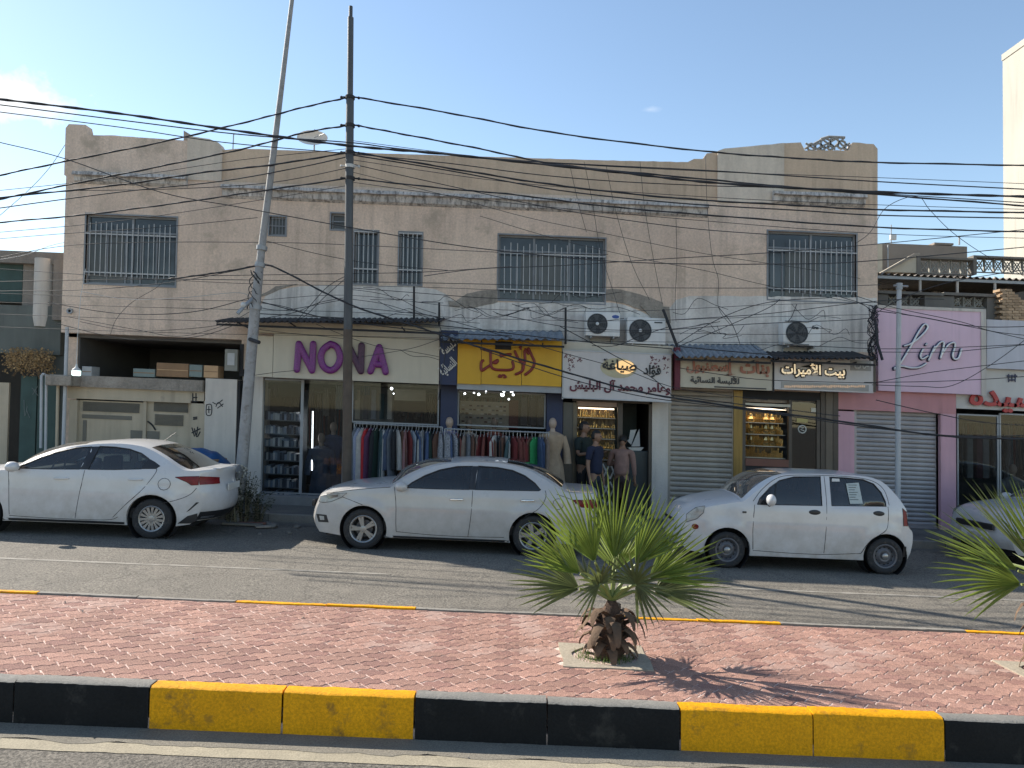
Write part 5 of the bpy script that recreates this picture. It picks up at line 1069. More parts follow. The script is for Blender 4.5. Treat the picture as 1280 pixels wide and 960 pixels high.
# raked brick pile at the right edge
BK = mat('sandy_brick', (.36, .25, .155), rough=.9, vs=6, var=.12, bump=.4, island=.25); bp = thing('brick_stair', 'stepped sandy brick wall edge catching the sun above the cream shop', 'brickwork', (F(1270, 405, 17.0)[0], 17, F(1270, 408, 17)[1]))
for j in range(13):
    py = 405-j*3.4; x0_ = 1250+j*.0; x1_ = 1262+(12-j)*3.4
    for i in range(int((x1_-x0_)/8)+1):
        a, b_, c, e = RC(x0_+i*8+(j % 2)*3, py-3.0, x0_+i*8+7.4+(j % 2)*3, py, 17.0); MB().box(a, b_, 17.0+random.uniform(-.01, .01), 17.25, c, e).build('brick', BK, bp)
# ================================================================== POLES
PGR = mat('dark_grey_pole_paint', (.075, .08, .085), rough=.55, metal=.2, vs=4, bump=.1, streak=.15); PBR = mat('rusty_pole_base', (.10, .075, .055), rough=.75, vs=5, var=.25, bump=.25, streak=.2)
PLG = mat('weathered_pale_pole', (.30, .295, .29), rough=.7, metal=.2, vs=5, var=.2, bump=.2, bs=30, dirt=(.17, .15, .13), dirtlev=.55)
DPY = 14.0
dp = thing('utility_pole', 'tall straight dark steel pole with rusty brown foot before the purple letters', 'utility pole', (F(434, 610, DPY)[0], DPY, PZ))
def seg(name, p0, p1, r, m_, root, Y=DPY, n=16, y1=None): return MB().tube([P3(*p0, Y), P3(*p1, y1 or Y)], r, n).build(name, m_, root, True)
base = P3(433.5, 640, DPY); pt = P3(435, 412, DPY)
MB().tube([(base[0], DPY, 0), pt], [.088, .083], 18).build('lower_shaft', PBR, dp, True); MB().tube([pt, P3(437.6, 120, DPY)], [.080, .072], 18).build('shaft', PGR, dp, True); MB().tube([P3(437.6, 120, DPY), P3(438.3, 22, DPY)], .056, 16).build('upper_shaft', PGR, dp, True); MB().tube([P3(438.3, 22, DPY), P3(438.5, 8, DPY)], .036, 12).build('tip', PGR, dp, True)
for py in (122, 157, 191, 208, 223): x, y, z = P3(437.6, py, DPY); MB().tube([(x, y, z-.03), (x, y, z+.03)], .088, 16).tube([(x-.16, y-.02, z), (x+.16, y-.02, z)], .014, 6).ball((x-.16, y, z), .028, 8, 6).ball((x+.16, y, z), .028, 8, 6).build('insulator_band', BAR if py == 208 else DARK, dp, True)
LPY = 14.1
lp = thing('utility_pole', 'leaning pale tapered steel pole with wires knotted round it beside the weeds', 'utility pole', (F(300, 600, LPY)[0], LPY, PZ))
pts = [(298, 622), (303, 575), (311, 480), (319, 385), (327, 310), (342, 190), (353, 100), (365, 0), (372, -60)]
P_ = [P3(x, y, LPY) for x, y in pts]; P_ = [(P_[0][0]-.03, LPY, 0)]+P_[0:]
rs = [.11, .108, .104, .098, .092, .066, .058, .047, .038, .034]
def lerpP(i0, i1): return P_[i0:i1+1], rs[i0:i1+1]
for i0, i1, nm in ((0, 4, 'lower_shaft'), (4, 6, 'middle_shaft'), (6, 9, 'upper_shaft')): a_, r_ = lerpP(i0, i1); MB().tube(a_, r_, 16).build(nm, PLG, lp, True)
for py, k in ((384, .112), (310, .10), (331, .095)): 
    x = interp([(a_[1], a_[0]) for a_ in sorted(pts, key=lambda t: t[1])], py); p = P3(x, py, LPY); MB().tube([(p[0], p[1], p[2]-.04), (p[0]+.008, p[1], p[2]+.04)], k, 14).build('clamp_band', MET, lp, True)
br = MB().tube([P3(318, 372, LPY), P3(308, 380, LPY-.2), P3(297, 392, LPY-.3)], .035, 8); br.build('bent_bracket', MET, lp); MB().ball(P3(304, 381, LPY-.25), .05, 8, 6).build('lamp_stub', WHM, lp, True)
MB().tube([P3(312, 424, LPY-.1), P3(324, 428, LPY-.25)], .035, 8).build('camera_stub', DARK, lp)
ck = MB()
for k in range(7):
    t0 = random.uniform(0, 6.28); ck.tube([(P3(320-u*.11, 378+u, LPY)[0]+.11*math.cos(t0+u*.14), LPY+.11*math.sin(t0+u*.14), P3(320, 340+u*1.1, LPY)[2]+.02*math.sin(u+k)) for u in range(0, 44, 3)], .008, 5)
ck.build('cable_knot', DARK, lp)
lpx = thing('lamp_post', 'slim pale grey lamp post rising between the pink shop and the small hatchback', 'lamp post', (F(1122, 620, 14.8)[0], 14.8, PZ))
p0 = P3(1122, 650, 14.8); MB().tube([(p0[0], 14.8, PZ), P3(1122.5, 480, 14.8)], .052, 14).build('lower_shaft', PVC, lpx, True); MB().tube([P3(1122.5, 480, 14.8), P3(1124, 358, 14.8)], .044, 14).build('upper_shaft', PVC, lpx, True); MB().tube([P3(1117, 357, 14.8), P3(1135, 358, 14.8)], .02, 8).tube([P3(1124, 354, 14.8), P3(1124, 362, 14.8)], .06, 10).build('head_clamp', MET, lpx)
for px, p0, p1, lab in ((517.5, 358, 402, 'thin dark iron upright on the wall below the right slim window'), (549, 378, 408, 'short dark iron upright at the canopy end above the navy panel'), (707, 385, 430, 'rusty upright rod on the whitewashed wall left of the air conditioners'), ): solo('iron_rod', MB().tube([P3(px, p1, 15.6), P3(px, p0, 15.6)], .022, 6), DARK, lab, 'rod')
solo('iron_rod', MB().tube([P3(829, 387, 15.6), P3(846, 432, 15.3)], .03, 6), DARK, 'slanting iron strut right of the air conditioner pair', 'rod')
# hanging lamp
hl = thing('hanging_lamp', 'lit white bulb hanging on a long cord before the cream gate', 'lamp', P3(96, 470, 14.5)); MB().tube([P3(107, 336, 14.5), P3(101, 370, 14.5), P3(97, 420, 14.5), P3(95.5, 456, 14.5)], .006, 5).build('cord', BAR, hl)
p = P3(95.5, 464, 14.5); MB().lathe([(.012, .14), (.022, .1), (.03, .07), (.07, .04), (.078, .01)], (p[0], p[1], p[2]), 'z', 18).build('cap', WHM, hl, True); MB().lathe([(.078, .01), (.078, -.07), (.06, -.085), (0, -.087)], (p[0], p[1], p[2]), 'z', 18).build('bulb', mat('cool_bulb', (.9, .95, .95), emit=(.72, 1, .95), es=1.2, bump=0), hl, True)
# ================================================================== WIRES
WB = mat('black_cable', (.014, .015, .02), rough=.6, bump=0); WG = mat('grey_cable', (.35, .35, .35), rough=.6, bump=0)
WG2 = mat('thin_cable', (.03, .03, .033), rough=.6, bump=0)
def wire(lab, r, pts, Y=14.0, m_=WB, extra=0, Y1=None):
    n = len(pts); sm = smoothpath(pts, 6); mb = MB(); L = len(sm)
    P_ = []
    for i, (x, y) in enumerate(sm):
        yy = Y+((Y1-Y)*i/(L-1) if Y1 else 0); P_.append(Vector(P3(x, y, yy)))
    rr = r*1.0
    mb.tube(P_, rr, 6)
    for k in range(extra):                       # twisted second strand
        Q = []
        for i in range(L*2-1):
            p = P_[i//2] if i % 2 == 0 else (P_[i//2]+P_[i//2+1])/2
            a = i*.9+k*3.1; Q.append(p+Vector((0, math.cos(a)*rr*1.1, math.sin(a)*rr*.85)))
        mb.tube(Q, rr*.7, 5)
    o = mb.build('overhead_wire', m_, None, True); grow(o); tag(o, lab, 'wire'); return o
T, M_, t = .017, .011, .0055
wire('thick top cable falling from the dark pole head to the left edge', .014, [(-40, 228), (0, 219), (90, 200), (200, 178), (310, 152), (380, 134), (434, 122)], extra=1)
wire('thick top cable running from the dark pole head to the right edge', .014, [(442, 121), (560, 141), (700, 167), (880, 189), (1000, 198), (1097, 203), (1290, 207)], extra=1)
wire('very thick bundled cable crossing the upper left sky and passing the dark pole', .017, [(-30, 120), (0, 124), (150, 142), (300, 164), (436, 182), (560, 193), (760, 214), (900, 229), (1097, 240), (1290, 246)], 13.6, extra=2)
wire('thin cable just under the very thick bundled one', M_, [(-30, 128), (0, 131), (150, 150), (300, 168), (436, 178), (500, 186), (640, 200), (760, 207), (900, 214), (1097, 227), (1290, 237)], 13.7)
wire('slim cable from the cloud across both parapets of the left bay', .009, [(-30, 136), (0, 140), (150, 159), (280, 178), (436, 192), (560, 204), (660, 217), (760, 226), (880, 232), (1000, 236), (1290, 254)], 13.8)
wire('second cable from the dark pole going to the left edge', .014, [(-30, 256), (0, 249), (80, 232), (200, 208), (300, 187), (380, 166), (434, 157)], extra=1)
wire('second cable from the dark pole going right along the parapet', .014, [(442, 156), (500, 167), (600, 186), (700, 206), (860, 222), (1000, 235), (1097, 243), (1290, 258)], extra=1)
wire('doubled cable from the pole collar dropping to the left edge', .015, [(-30, 251), (0, 247), (150, 231), (250, 216), (340, 206), (434, 191)], extra=1)
wire('lower strand of the doubled cable on the left of the pole', .011, [(-30, 266), (0, 260), (150, 240), (280, 226), (380, 208), (434, 196)])
wire('doubled cable from the pole collar sagging over the brown parapet to the right', .015, [(442, 190), (560, 210), (700, 232), (850, 248), (1000, 257), (1097, 262), (1290, 266)], extra=1)
wire('cable just below the doubled one on the right of the pole', .012, [(442, 194), (560, 213), (700, 238), (850, 254), (1000, 263), (1097, 269), (1290, 273)])
wire('lowest pole cable dropping left over the barred left window', .013, [(-30, 283), (0, 278), (110, 268), (220, 254), (330, 238), (434, 223)], extra=1)
wire('lowest pole cable running right below the cornice', .013, [(442, 223), (560, 236), (640, 243), (760, 258), (900, 270), (1097, 284), (1290, 290)], extra=1)
wire('long thin cable slanting down from the left parapet corner to the middle window', .0085, [(-30, 170), (0, 178), (80, 198), (200, 240), (300, 259), (436, 284), (560, 305), (640, 315), (756, 326), (860, 330), (960, 330), (1075, 327), (1290, 308)], 13.9)
wire('thin cable rising gently right across the middle window grille', .007, [(530, 345), (600, 336), (700, 332), (840, 323), (960, 316), (1097, 305), (1290, 286)], 13.9)
wire('faint grey cable low across the left window', .006, [(-30, 366), (0, 364), (110, 362), (220, 352), (325, 332)], 14.1, WG2)
wire('thick sagging cable from the left window sill up to the leaning pole', .013, [(210, 349), (250, 344), (290, 338), (325, 331)], 14.1, extra=1)
wire('thick cable dropping from the leaning pole across the yellow sign to the princess sign', .015, [(331, 331), (350, 337), (436, 380), (520, 408), (600, 434), (700, 463), (800, 490), (930, 510), (1060, 528), (1180, 545), (1290, 549)], 13.8, extra=1)
wire('parallel thinner cable below the thick one crossing the yellow sign', .008, [(600, 436), (700, 470), (800, 495), (900, 508), (1000, 522), (1100, 536), (1200, 545), (1290, 544)], 13.7)
wire('thin cable from the dark pole down to the navy panel and the banner', .006, [(440, 384), (520, 392), (560, 400), (700, 440), (780, 462), (850, 486), (960, 500)], 14)
wire('long nearly level cable at window mid height', .006, [(-20, 326), (75, 308), (180, 303), (330, 303), (436, 306), (640, 316), (760, 318)], 14.2, WG2)
wire('level cable at the bottom edge of the slim windows', .006, [(0, 352), (200, 349), (436, 352), (600, 355), (756, 359), (960, 360), (1100, 356)], 14.2, WG2)
wire('level cable just above the whitewashed band', .006, [(240, 345), (436, 342), (530, 340), (640, 333)], 14.2)
wire('faint level cable at the whitewash line left of the dark pole', .0045, [(0, 336), (160, 347), (320, 355), (436, 357), (560, 360), (700, 366)], 14.2, WG2)
for i, (lab, y0, y1, y2, y3) in enumerate((('faint level cable through the middle of the whitewashed band', 372, 369, 386, 381), ('faint level cable near the lower part of the whitewashed band', 383, 390, 398, 396), ('faint level cable just above the canopies', 398, 404, 412, 418), ('faint cable crossing the top of the fascia boards', 414, 420, 424, 428))):
    wire(lab, .0045, [(-20, y0-6), (150, y0), (300, y0+4), (436, y1), (600, y2), (780, y2+3), (960, y3), (1100, y3-3)], 14.5, WG2)
wire('drooping cable over the left wall toward the leaning pole bracket', .005, [(100, 364), (160, 374), (230, 372), (300, 366), (318, 380)], 14.3, WG)
wire('curved cable on the left wall below the barred window', .005, [(138, 418), (146, 398), (165, 378), (195, 360), (205, 350)], 15.6, WG2)
wire('loose cable in a shallow arc above the dark bay', .005, [(100, 402), (160, 413), (220, 412), (280, 405), (315, 388)], 14.5, WG2)
wire('loose cable from the meter box to the left wall corner', .005, [(85, 396), (170, 412), (230, 420), (300, 400)], 15.2, WG2)
for i, (lab, pts) in enumerate((('first of the tangled drops left of the dark pole', [(436, 343), (410, 358), (385, 385), (370, 402)]), ('second of the tangled drops left of the dark pole', [(434, 346), (405, 372), (380, 396), (360, 404)]), ('lowest drop fanning from the dark pole to the canopy', [(433, 372), (400, 378), (370, 390), (330, 398)]), ('drop fanning between the leaning pole and the canopy edge', [(320, 378), (350, 382), (385, 392), (420, 402)]), ('short loop joining the two poles above the canopy', [(322, 384), (350, 388), (380, 384), (410, 378), (434, 374)]),
        ('bunched cable from the dark pole toward the right slim window', [(440, 362), (470, 366), (500, 374), (520, 384), (545, 392)]), ('looping cable below the right slim window', [(440, 374), (480, 380), (520, 392), (548, 400), (600, 404)]), ('knotted cable on the purple letter fascia', [(395, 405), (440, 423), (480, 435), (505, 438), (549, 446)]), ('thin cable rising over the last purple letter', [(452, 446), (490, 440), (520, 434), (549, 424)]), ('crossed cable at the right end of the purple letter fascia', [(500, 437), (515, 445), (535, 446), (549, 450)]),
        ('thin cable above the first purple letter', [(300, 407), (340, 414), (400, 420), (436, 424)]), ('low cable under the first purple letter', [(312, 470), (340, 466), (370, 463)]))):
    wire(lab, .005 if i > 4 else .006, pts, 14.4)
for i, (lab, pts) in enumerate((('thin drop wire hanging down the wall left in the middle bay', [(712, 205), (722, 250), (733, 290)]), ('drop wire from the parapet to the left air conditioner', [(730, 202), (740, 250), (750, 310), (765, 360), (775, 392)]), ('drop wire from the parapet to the flaked corner', [(758, 208), (770, 265), (790, 330), (812, 375)]), ('drop wire slanting right of the middle window', [(800, 202), (806, 260), (818, 330), (828, 380)]), ('straight drop wire down the middle of the wall', [(845, 272), (846, 330), (844, 372), (845, 402)]), ('drop wire from the broken parapet end down to the whitewash', [(882, 195), (884, 258), (890, 320), (898, 350), (898, 384), (912, 405)]))):
    wire(lab, .005, pts, 15.9, WG2)
wire('thin wire sloping from the pole across to the right tower', .005, [(440, 215), (560, 245), (660, 272), (756, 292), (880, 317), (1000, 335), (1075, 348)], 14.1, WG2)
wire('second thin wire sloping down right to the whitewash', .005, [(600, 270), (690, 297), (800, 323), (880, 338), (960, 357), (1090, 382)], 14.2, WG2)
wire('thin arc from the right building corner up to the cable bunch', .006, [(1070, 304), (1088, 290), (1105, 262), (1130, 248), (1150, 247), (1162, 262), (1190, 290), (1230, 318), (1280, 345)], 14.2)
for i, (lab, pts) in enumerate((('upper cable crossing the lilac box to the right edge', [(1070, 370), (1120, 385), (1200, 402), (1240, 414), (1290, 420)]), ('second cable crossing the top of the lilac box', [(1040, 368), (1110, 388), (1180, 402), (1230, 412), (1290, 426)]), ('cable rising right over the middle of the silver letters', [(880, 430), (1000, 432), (1100, 436), (1200, 434), (1290, 430)]), ('cable just below the one on the silver letters', [(1095, 440), (1180, 440), (1230, 436), (1290, 430)]), ('slack cable curving under the silver letters up to the right', [(1090, 481), (1150, 483), (1190, 482), (1240, 455), (1290, 418)]), ('lower slack cable over the lilac box', [(1080, 478), (1160, 477), (1230, 474), (1290, 470)]), ('rising cable from the right canopy end to the right edge', [(1095, 478), (1160, 466), (1230, 457), (1290, 450)]), ('cable from the whitewashed wall to the lilac box top', [(840, 400), (960, 392), (1060, 380), (1130, 374), (1180, 374)]), ('cable over the right air conditioner', [(840, 412), (940, 405), (1060, 400), (1097, 396)]), ('slack cable sweeping up from the orange sign to the window corner', [(845, 434), (880, 420), (915, 405), (960, 385), (975, 374)]), ('loop cable crossing the whitewash right of the strut', [(898, 384), (915, 405), (925, 430)]), ('thin cable across the faded orange letters', [(850, 460), (900, 468), (960, 475), (1095, 479)]), ('short wire hanging under the right barred window', [(996, 380), (990, 395), (985, 402)]))):
    wire(lab, .0065, pts, 14.3)
wire('black cable crossing in front of the grey shutter, upper', .008, [(916, 509), (1000, 522), (1090, 534), (1190, 545), (1290, 548)], 14.9); wire('grey thin guy line rising from the left roof to the left parapet', .006, [(-20, 286), (30, 243), (60, 212), (82, 180)], 16.2, WG2)
wire('white thin cable on the low left roof', .006, [(-10, 326), (30, 319), (60, 308), (80, 303)], 16.1, WG)
rw = random.Random(5)
extra = [('cable swooping from the pole collar to the right window head', [(440, 205), (560, 232), (700, 262), (850, 284), (960, 293)], .008), ('cable from the pole collar to the left bay cornice', [(434, 210), (340, 228), (220, 236), (100, 238)], .008), ('cable crossing from the left roof edge to the leaning pole shoulder', [(-20, 300), (80, 292), (200, 284), (322, 272)], .006),
  ('thin cable over the right parapet between the two highest ones', [(442, 176), (640, 200), (880, 214), (1097, 222), (1290, 230)], .006), ('thin cable low over the brown parapet', [(442, 200), (640, 228), (880, 246), (1097, 256), (1290, 262)], .006), ('thin cable riding just under the cornice on the right', [(442, 228), (640, 254), (880, 276), (1097, 292), (1290, 298)], .006), ('thin cable from the left edge up to the pole collar over the left parapet', [(-20, 240), (150, 222), (300, 200), (434, 186)], .006), ('thin cable from the left edge under the lowest left pole cable', [(-20, 292), (150, 276), (300, 254), (434, 232)], .006), ('thin cable from the leaning pole shoulder to the slim windows', [(328, 300), (400, 318), (470, 330), (560, 338)], .006),
  ('sagging cable under the left barred window', [(60, 378), (150, 392), (240, 390), (314, 372)], .007), ('sagging cable above the cream gate beam', [(70, 404), (160, 424), (250, 420), (312, 398)], .006), ('cable running from the leaning pole to the canopy of the yellow sign', [(322, 376), (400, 396), (480, 408), (560, 416), (640, 420)], .009), ('thicker cable along the canopy tops', [(322, 392), (436, 398), (560, 408), (700, 424), (840, 436)], .009),
  ('cable looping down over the navy panel', [(549, 404), (556, 440), (552, 470), (548, 500)], .007), ('cable crossing the white banner diagonally', [(700, 408), (760, 440), (812, 470), (842, 496)], .008), ('cable hanging from the strut onto the white banner', [(838, 408), (800, 420), (770, 432), (740, 432)], .007), ('cable along the top of the red capped sign', [(838, 432), (900, 438), (980, 444), (1090, 446)], .009),
  ('low cable drooping in front of the grey shutter', [(838, 494), (930, 506), (1000, 514), (1050, 520)], .008), ('cable below the silver letters crossing the lamp post', [(1095, 500), (1160, 515), (1230, 528), (1290, 532)], .008), ('cable from the tangle to the right edge above the lilac box', [(1092, 388), (1150, 396), (1220, 408), (1290, 408)], .008), ('cable rising from the tangle to the fretted parapet', [(1094, 392), (1130, 372), (1190, 352), (1290, 336)], .007),
  ('cable from the right window sill to the corner tangle', [(1072, 378), (1084, 384), (1092, 396)], .008), ('cable swinging from the whitewash to the air conditioner pair', [(640, 380), (690, 396), (740, 402), (780, 398)], .006), ('cable crossing behind the air conditioner pair', [(620, 392), (720, 410), (830, 412), (900, 402)], .006), ('cable slanting across the whitewash right of the strut', [(846, 430), (900, 398), (960, 378), (1040, 372)], .007), ('cable tight under the slim windows', [(440, 360), (520, 366), (600, 372), (700, 376)], .006)]
for lab, pts, rr in extra: wire(lab, rr, pts, 14.3+rw.uniform(-.2, .6))
cb = MB()
for k in range(16):
    a = [(1090+random.uniform(-6, 8), 385+random.uniform(-4, 4)+j*9) for j in range(9)]; cb.tube([P3(x, y, 15.6+.1*random.random()) for x, y in smoothpath(a, 3)], .007, 5)
cb.tube([P3(1094, 400, 15.5), P3(1097, 430, 15.45), P3(1103, 450, 15.4)], .03, 6)
o = cb.build('cable_tangle', WB); grow(o); tag(o, 'thick tangle of black cables hanging at the right corner of the main building', 'cables')
cb = MB()
for k in range(14):
    x0_, y0_ = random.uniform(440, 740), random.uniform(362, 400); pts = [(x0_+j*random.uniform(14, 26), y0_+random.gauss(0, 6)+j*1.5) for j in range(5)]; cb.tube([P3(x, y, 15.2) for x, y in smoothpath(pts, 4)], .005, 4)
for k in range(10):
    x0_, y0_ = random.uniform(840, 1040), random.uniform(385, 430); pts = [(x0_+j*random.uniform(10, 18), y0_+random.gauss(0, 5)) for j in range(5)]; cb.tube([P3(x, y, 15.2) for x, y in smoothpath(pts, 4)], .005, 4)
o = cb.build('loose_cables', WB); grow(o); tag(o, 'scattered loose thin cables strung over the whitewashed band', 'cables', kind='stuff')
# ================================================================== PALMS
FR = mat('palm_green', (.17, .225, .04), rough=.36, vs=5, var=.2, bump=0, trans=.42, island=-.3, spec=.5); FR2 = mat('palm_green_dull', (.125, .15, .05), rough=.5, vs=5, var=.2, bump=0, trans=.35, island=-.3)
TRK = mat('palm_trunk_fibre', (.07, .04, .025), rough=.95, vs=14, var=.4, bump=.8, bs=60, fine=.4); BOOT = mat('dry_leaf_base', (.13, .08, .048), rough=.85, vs=8, var=.35, bump=.4, trans=.1, dirt=(.28, .2, .13), dirtlev=.58)
PET = mat('petiole', (.19, .22, .06), rough=.5, bump=.05)
def fan(root, crown, d, up, plen, R_, spread, nseg, droop, m_):
    """one fan leaf: stalk from the crown along d, blades spreading in the plane of d and its side vector"""
    d = Vector(d).normalized(); side = d.cross(Vector(up)).normalized(); nn = side.cross(d).normalized(); c = Vector(crown)
    hub = c+d*plen+Vector((0, 0, -droop*plen*.25)); mid = c+d*plen*.5+Vector((0, 0, plen*.05))
    fr = MB(); fr.tube([c, mid, hub], [.019, .015, .011], 6); o = fr.build('frond', PET, root); 
    mb = MB(); fused = .26
    for i in range(nseg):
        t = (i+.5)/nseg*2-1; an = t*spread/2; dirv = (d*math.cos(an)+side*math.sin(an)).normalized(); L = R_*1.1*(1-.2*abs(t)**2)*random.uniform(.9, 1.05)
        wv = nn.cross(dirv).normalized(); wid = min(.050, 2*math.sin(spread/nseg/2)*R_*fused*1.05)+.012; wob = random.gauss(0, .055); P_ = []
        cup = .16*abs(t)**1.5*R_
        for k, (f, wf) in enumerate(((.03, .16), (.14, .5), (fused, .9), (.55, .86), (.8, .5), (1.0, .03))):
            p = hub+dirv*L*f+nn*(cup*f+wob*L*f*f)+Vector((0, 0, -droop*L*.42*f*f))
            fold = wid*.32*wf*(1 if i % 2 else 1)
            P_ += [p-wv*wid*wf/2, p+nn*-fold, p+wv*wid*wf/2]
        mb.add(P_, [(3*k+q, 3*k+q+1, 3*k+q+4, 3*k+q+3) for k in range(5) for q in (0, 1)])
    mb.build('leaf_blade', m_, o, autos=3)
def palm(name_label, X, Y, crown_z, fans, trunk_r=.15, boots=22, lean=(0, 0), base_z=MZ-.02, leafbase=True):
    r = thing('palm_tree', name_label, 'palm tree', (X, Y, base_z)); cr = (X+lean[0], Y+lean[1], crown_z)
    H_ = crown_z-base_z; prof = []
    mb = MB(); n = 20; rows = 11; vs = []
    for j in range(rows):
        t = j/(rows-1); rr = trunk_r*interp([(0, .85), (.2, 1.05), (.55, .95), (.8, .6), (1, .28)], t)
        for k in range(n): a = 2*math.pi*k/n; f = 1+.12*math.sin(a*5+j*1.7)+.06*math.sin(a*9-j); vs.append((X+lean[0]*t+rr*f*math.cos(a), Y+lean[1]*t+rr*f*math.sin(a), base_z+H_*t))
    mb.add(vs, [(j*n+k, j*n+(k+1) % n, (j+1)*n+(k+1) % n, (j+1)*n+k) for j in range(rows-1) for k in range(n)]).build('trunk', TRK, r, True)
    for k in range(boots):
        a = k*2.4+random.uniform(-.2, .2); t = .1+.72*(k/boots); z = base_z+H_*t*.95; rr = trunk_r*(1.0 if t < .6 else .75); L = random.uniform(.10, .155)*(1.0+.35*(t > .45)); x0_ = X+lean[0]*t+rr*.6*math.cos(a); y0_ = Y+lean[1]*t+rr*.6*math.sin(a); wv = Vector((-math.sin(a), math.cos(a), 0)); o_ = Vector((math.cos(a), math.sin(a), 0)); P_ = []
        cur = random.uniform(.7, 1.3)
        for f, wf, out_, zz in ((0, .075, 0, 0), (.3, .08, .3, .28), (.6, .068, .62, .40), (.85, .055, .95, .28*cur), (1.1, .042, 1.15, -.06*cur), (1.3, .026, 1.22, -.34*cur)):
            p = Vector((x0_, y0_, z))+o_*L*out_+Vector((0, 0, L*zz)); P_ += [p-wv*wf/1.5, p+Vector((0, 0, .012)), p+wv*wf/1.5, p-Vector((0, 0, .014))]
        b_ = MB(); b_.add(P_, [(4*i+q, 4*i+(q+1) % 4, 4*i+4+(q+1) % 4, 4*i+4+q) for i in range(5) for q in range(4)]+[(20, 21, 22, 23)]); b_.build('leaf_base', BOOT, r, True)
    for (d, up, pl, R_, sp_, ns, dr, mm) in fans: fan(r, cr, d, up, pl, R_, sp_, ns, dr, mm)
    return r
G1, G2 = FR, FR2
fans1 = [((.06, .05, 1), (0, -1, .1), .34, .68, 1.25, 17, .02, G1), ((-.46, -.02, 1), (0.1, -1, .2), .34, .66, 1.15, 15, .04, G1), ((.62, .05, .95), (-.1, -1, .3), .36, .62, 1.15, 15, .06, G1),
    ((-1, -.05, .80), (.2, -.9, .5), .34, .58, 1.2, 14, .06, G1), ((-1, -.2, .42), (0, -.8, .6), .30, .58, 1.5, 16, .30, G2), ((1, -.1, .66), (-.1, -.9, .5), .36, .62, 1.3, 16, .12, G1), ((1, -.15, .38), (-.1, -.7, .7), .36, .60, 1.5, 17, .4, G2),
    ((.42, -.45, .52), (0, -.9, .3), .32, .34, 4.6, 21, .45, G2), ((-.36, -.5, .58), (0, -.9, .3), .28, .30, 4.2, 18, .45, G2), ((.25, .8, .9), (0, .3, 1), .3, .52, 1.8, 16, .2, G1), ((-.7, .7, .6), (0, .3, 1), .3, .5, 1.8, 16, .3, G2)]
cz = F(765, 750, PITY)[1]
palm('short fan palm with shaggy brown leaf bases in the middle of the brick median', PITX+.03, PITY, cz, fans1, .125, 34, (.03, 0))
P2X, P2Y = F(1324, 830, 6.43)[0], 6.43
cz2 = F(1306, 740, P2Y)[1]
fans2 = [((-.85, -.05, .95), (.3, -.9, .5), .36, .78, .6, 11, .05, G2), ((-1, .1, .55), (0, -.7, .7), .36, .80, 1.0, 15, .15, G1), ((-1, -.15, .28), (0, -.8, .5), .36, .78, 1.2, 16, .35, G1), ((-.55, -.5, .25), (0, -.9, .3), .26, .44, 3.8, 22, .5, G2),
    ((.1, .1, 1), (0, -1, .1), .16, .8, 1.3, 18, .05, G1), ((-.4, .1, 1), (.2, -1, .2), .18, .78, 1.0, 15, .05, G1), ((.8, .1, .7), (0, -1, .2), .2, .65, 1.5, 17, .1, G1), ((.9, -.2, .2), (0, -.6, .8), .2, .56, 1.8, 17, .4, G2), ((.4, .9, .4), (0, .3, 1), .2, .55, 1.8, 17, .3, G1)]
palm('second fan palm reaching in at the right edge with drooping spiky leaves', P2X, P2Y, cz2, fans2, .15, 24)
pit(P2X, P2Y, 'square concrete planting frame at the right edge')
# ================================================================== PEOPLE
SKN = mat('skin_tone', (.27, .15, .095), rough=.55, bump=.05, vs=6, var=.08); HAIR = mat('black_hair', (.012, .01, .009), rough=.6, bump=.3, bs=90); SHOE = mat('dark_shoe', (.03, .025, .02), rough=.5)
def skin_mesh(name, nodes, edges, m_, parent, sub=2, extra=None):
    me = bpy.data.meshes.new(name); me.from_pydata([n_[0] for n_ in nodes], edges, []); o = bpy.data.objects.new(name, me); COL.objects.link(o)
    md = o.modifiers.new('s', 'SKIN'); 
    for v, n_ in zip(me.skin_vertices[0].data, nodes): r = n_[1]; v.radius = (r, r) if not isinstance(r, tuple) else r
    me.skin_vertices[0].data[0].use_root = True; md.use_smooth_shade = True; md.branch_smoothing = .4
    sb = o.modifiers.new('b', 'SUBSURF'); sb.levels = sub; sb.render_levels = sub
    bpy.context.view_layer.update(); me2 = bpy.data.meshes.new_from_object(o.evaluated_get(bpy.context.evaluated_depsgraph_get())); bpy.data.objects.remove(o)
    if extra:
        b = bmesh.new(); b.from_mesh(me2); k = len(b.verts)
        vs = [b.verts.new(v) for v in extra.v]; 
        for f in extra.f:
            try: b.faces.new([vs[i] for i in f])
            except ValueError: pass
        b.to_mesh(me2); b.free()
    me2.materials.clear(); me2.materials.append(m_); me2.shade_smooth(); o2 = bpy.data.objects.new(name, me2); COL.objects.link(o2); o2.parent = parent; return o2
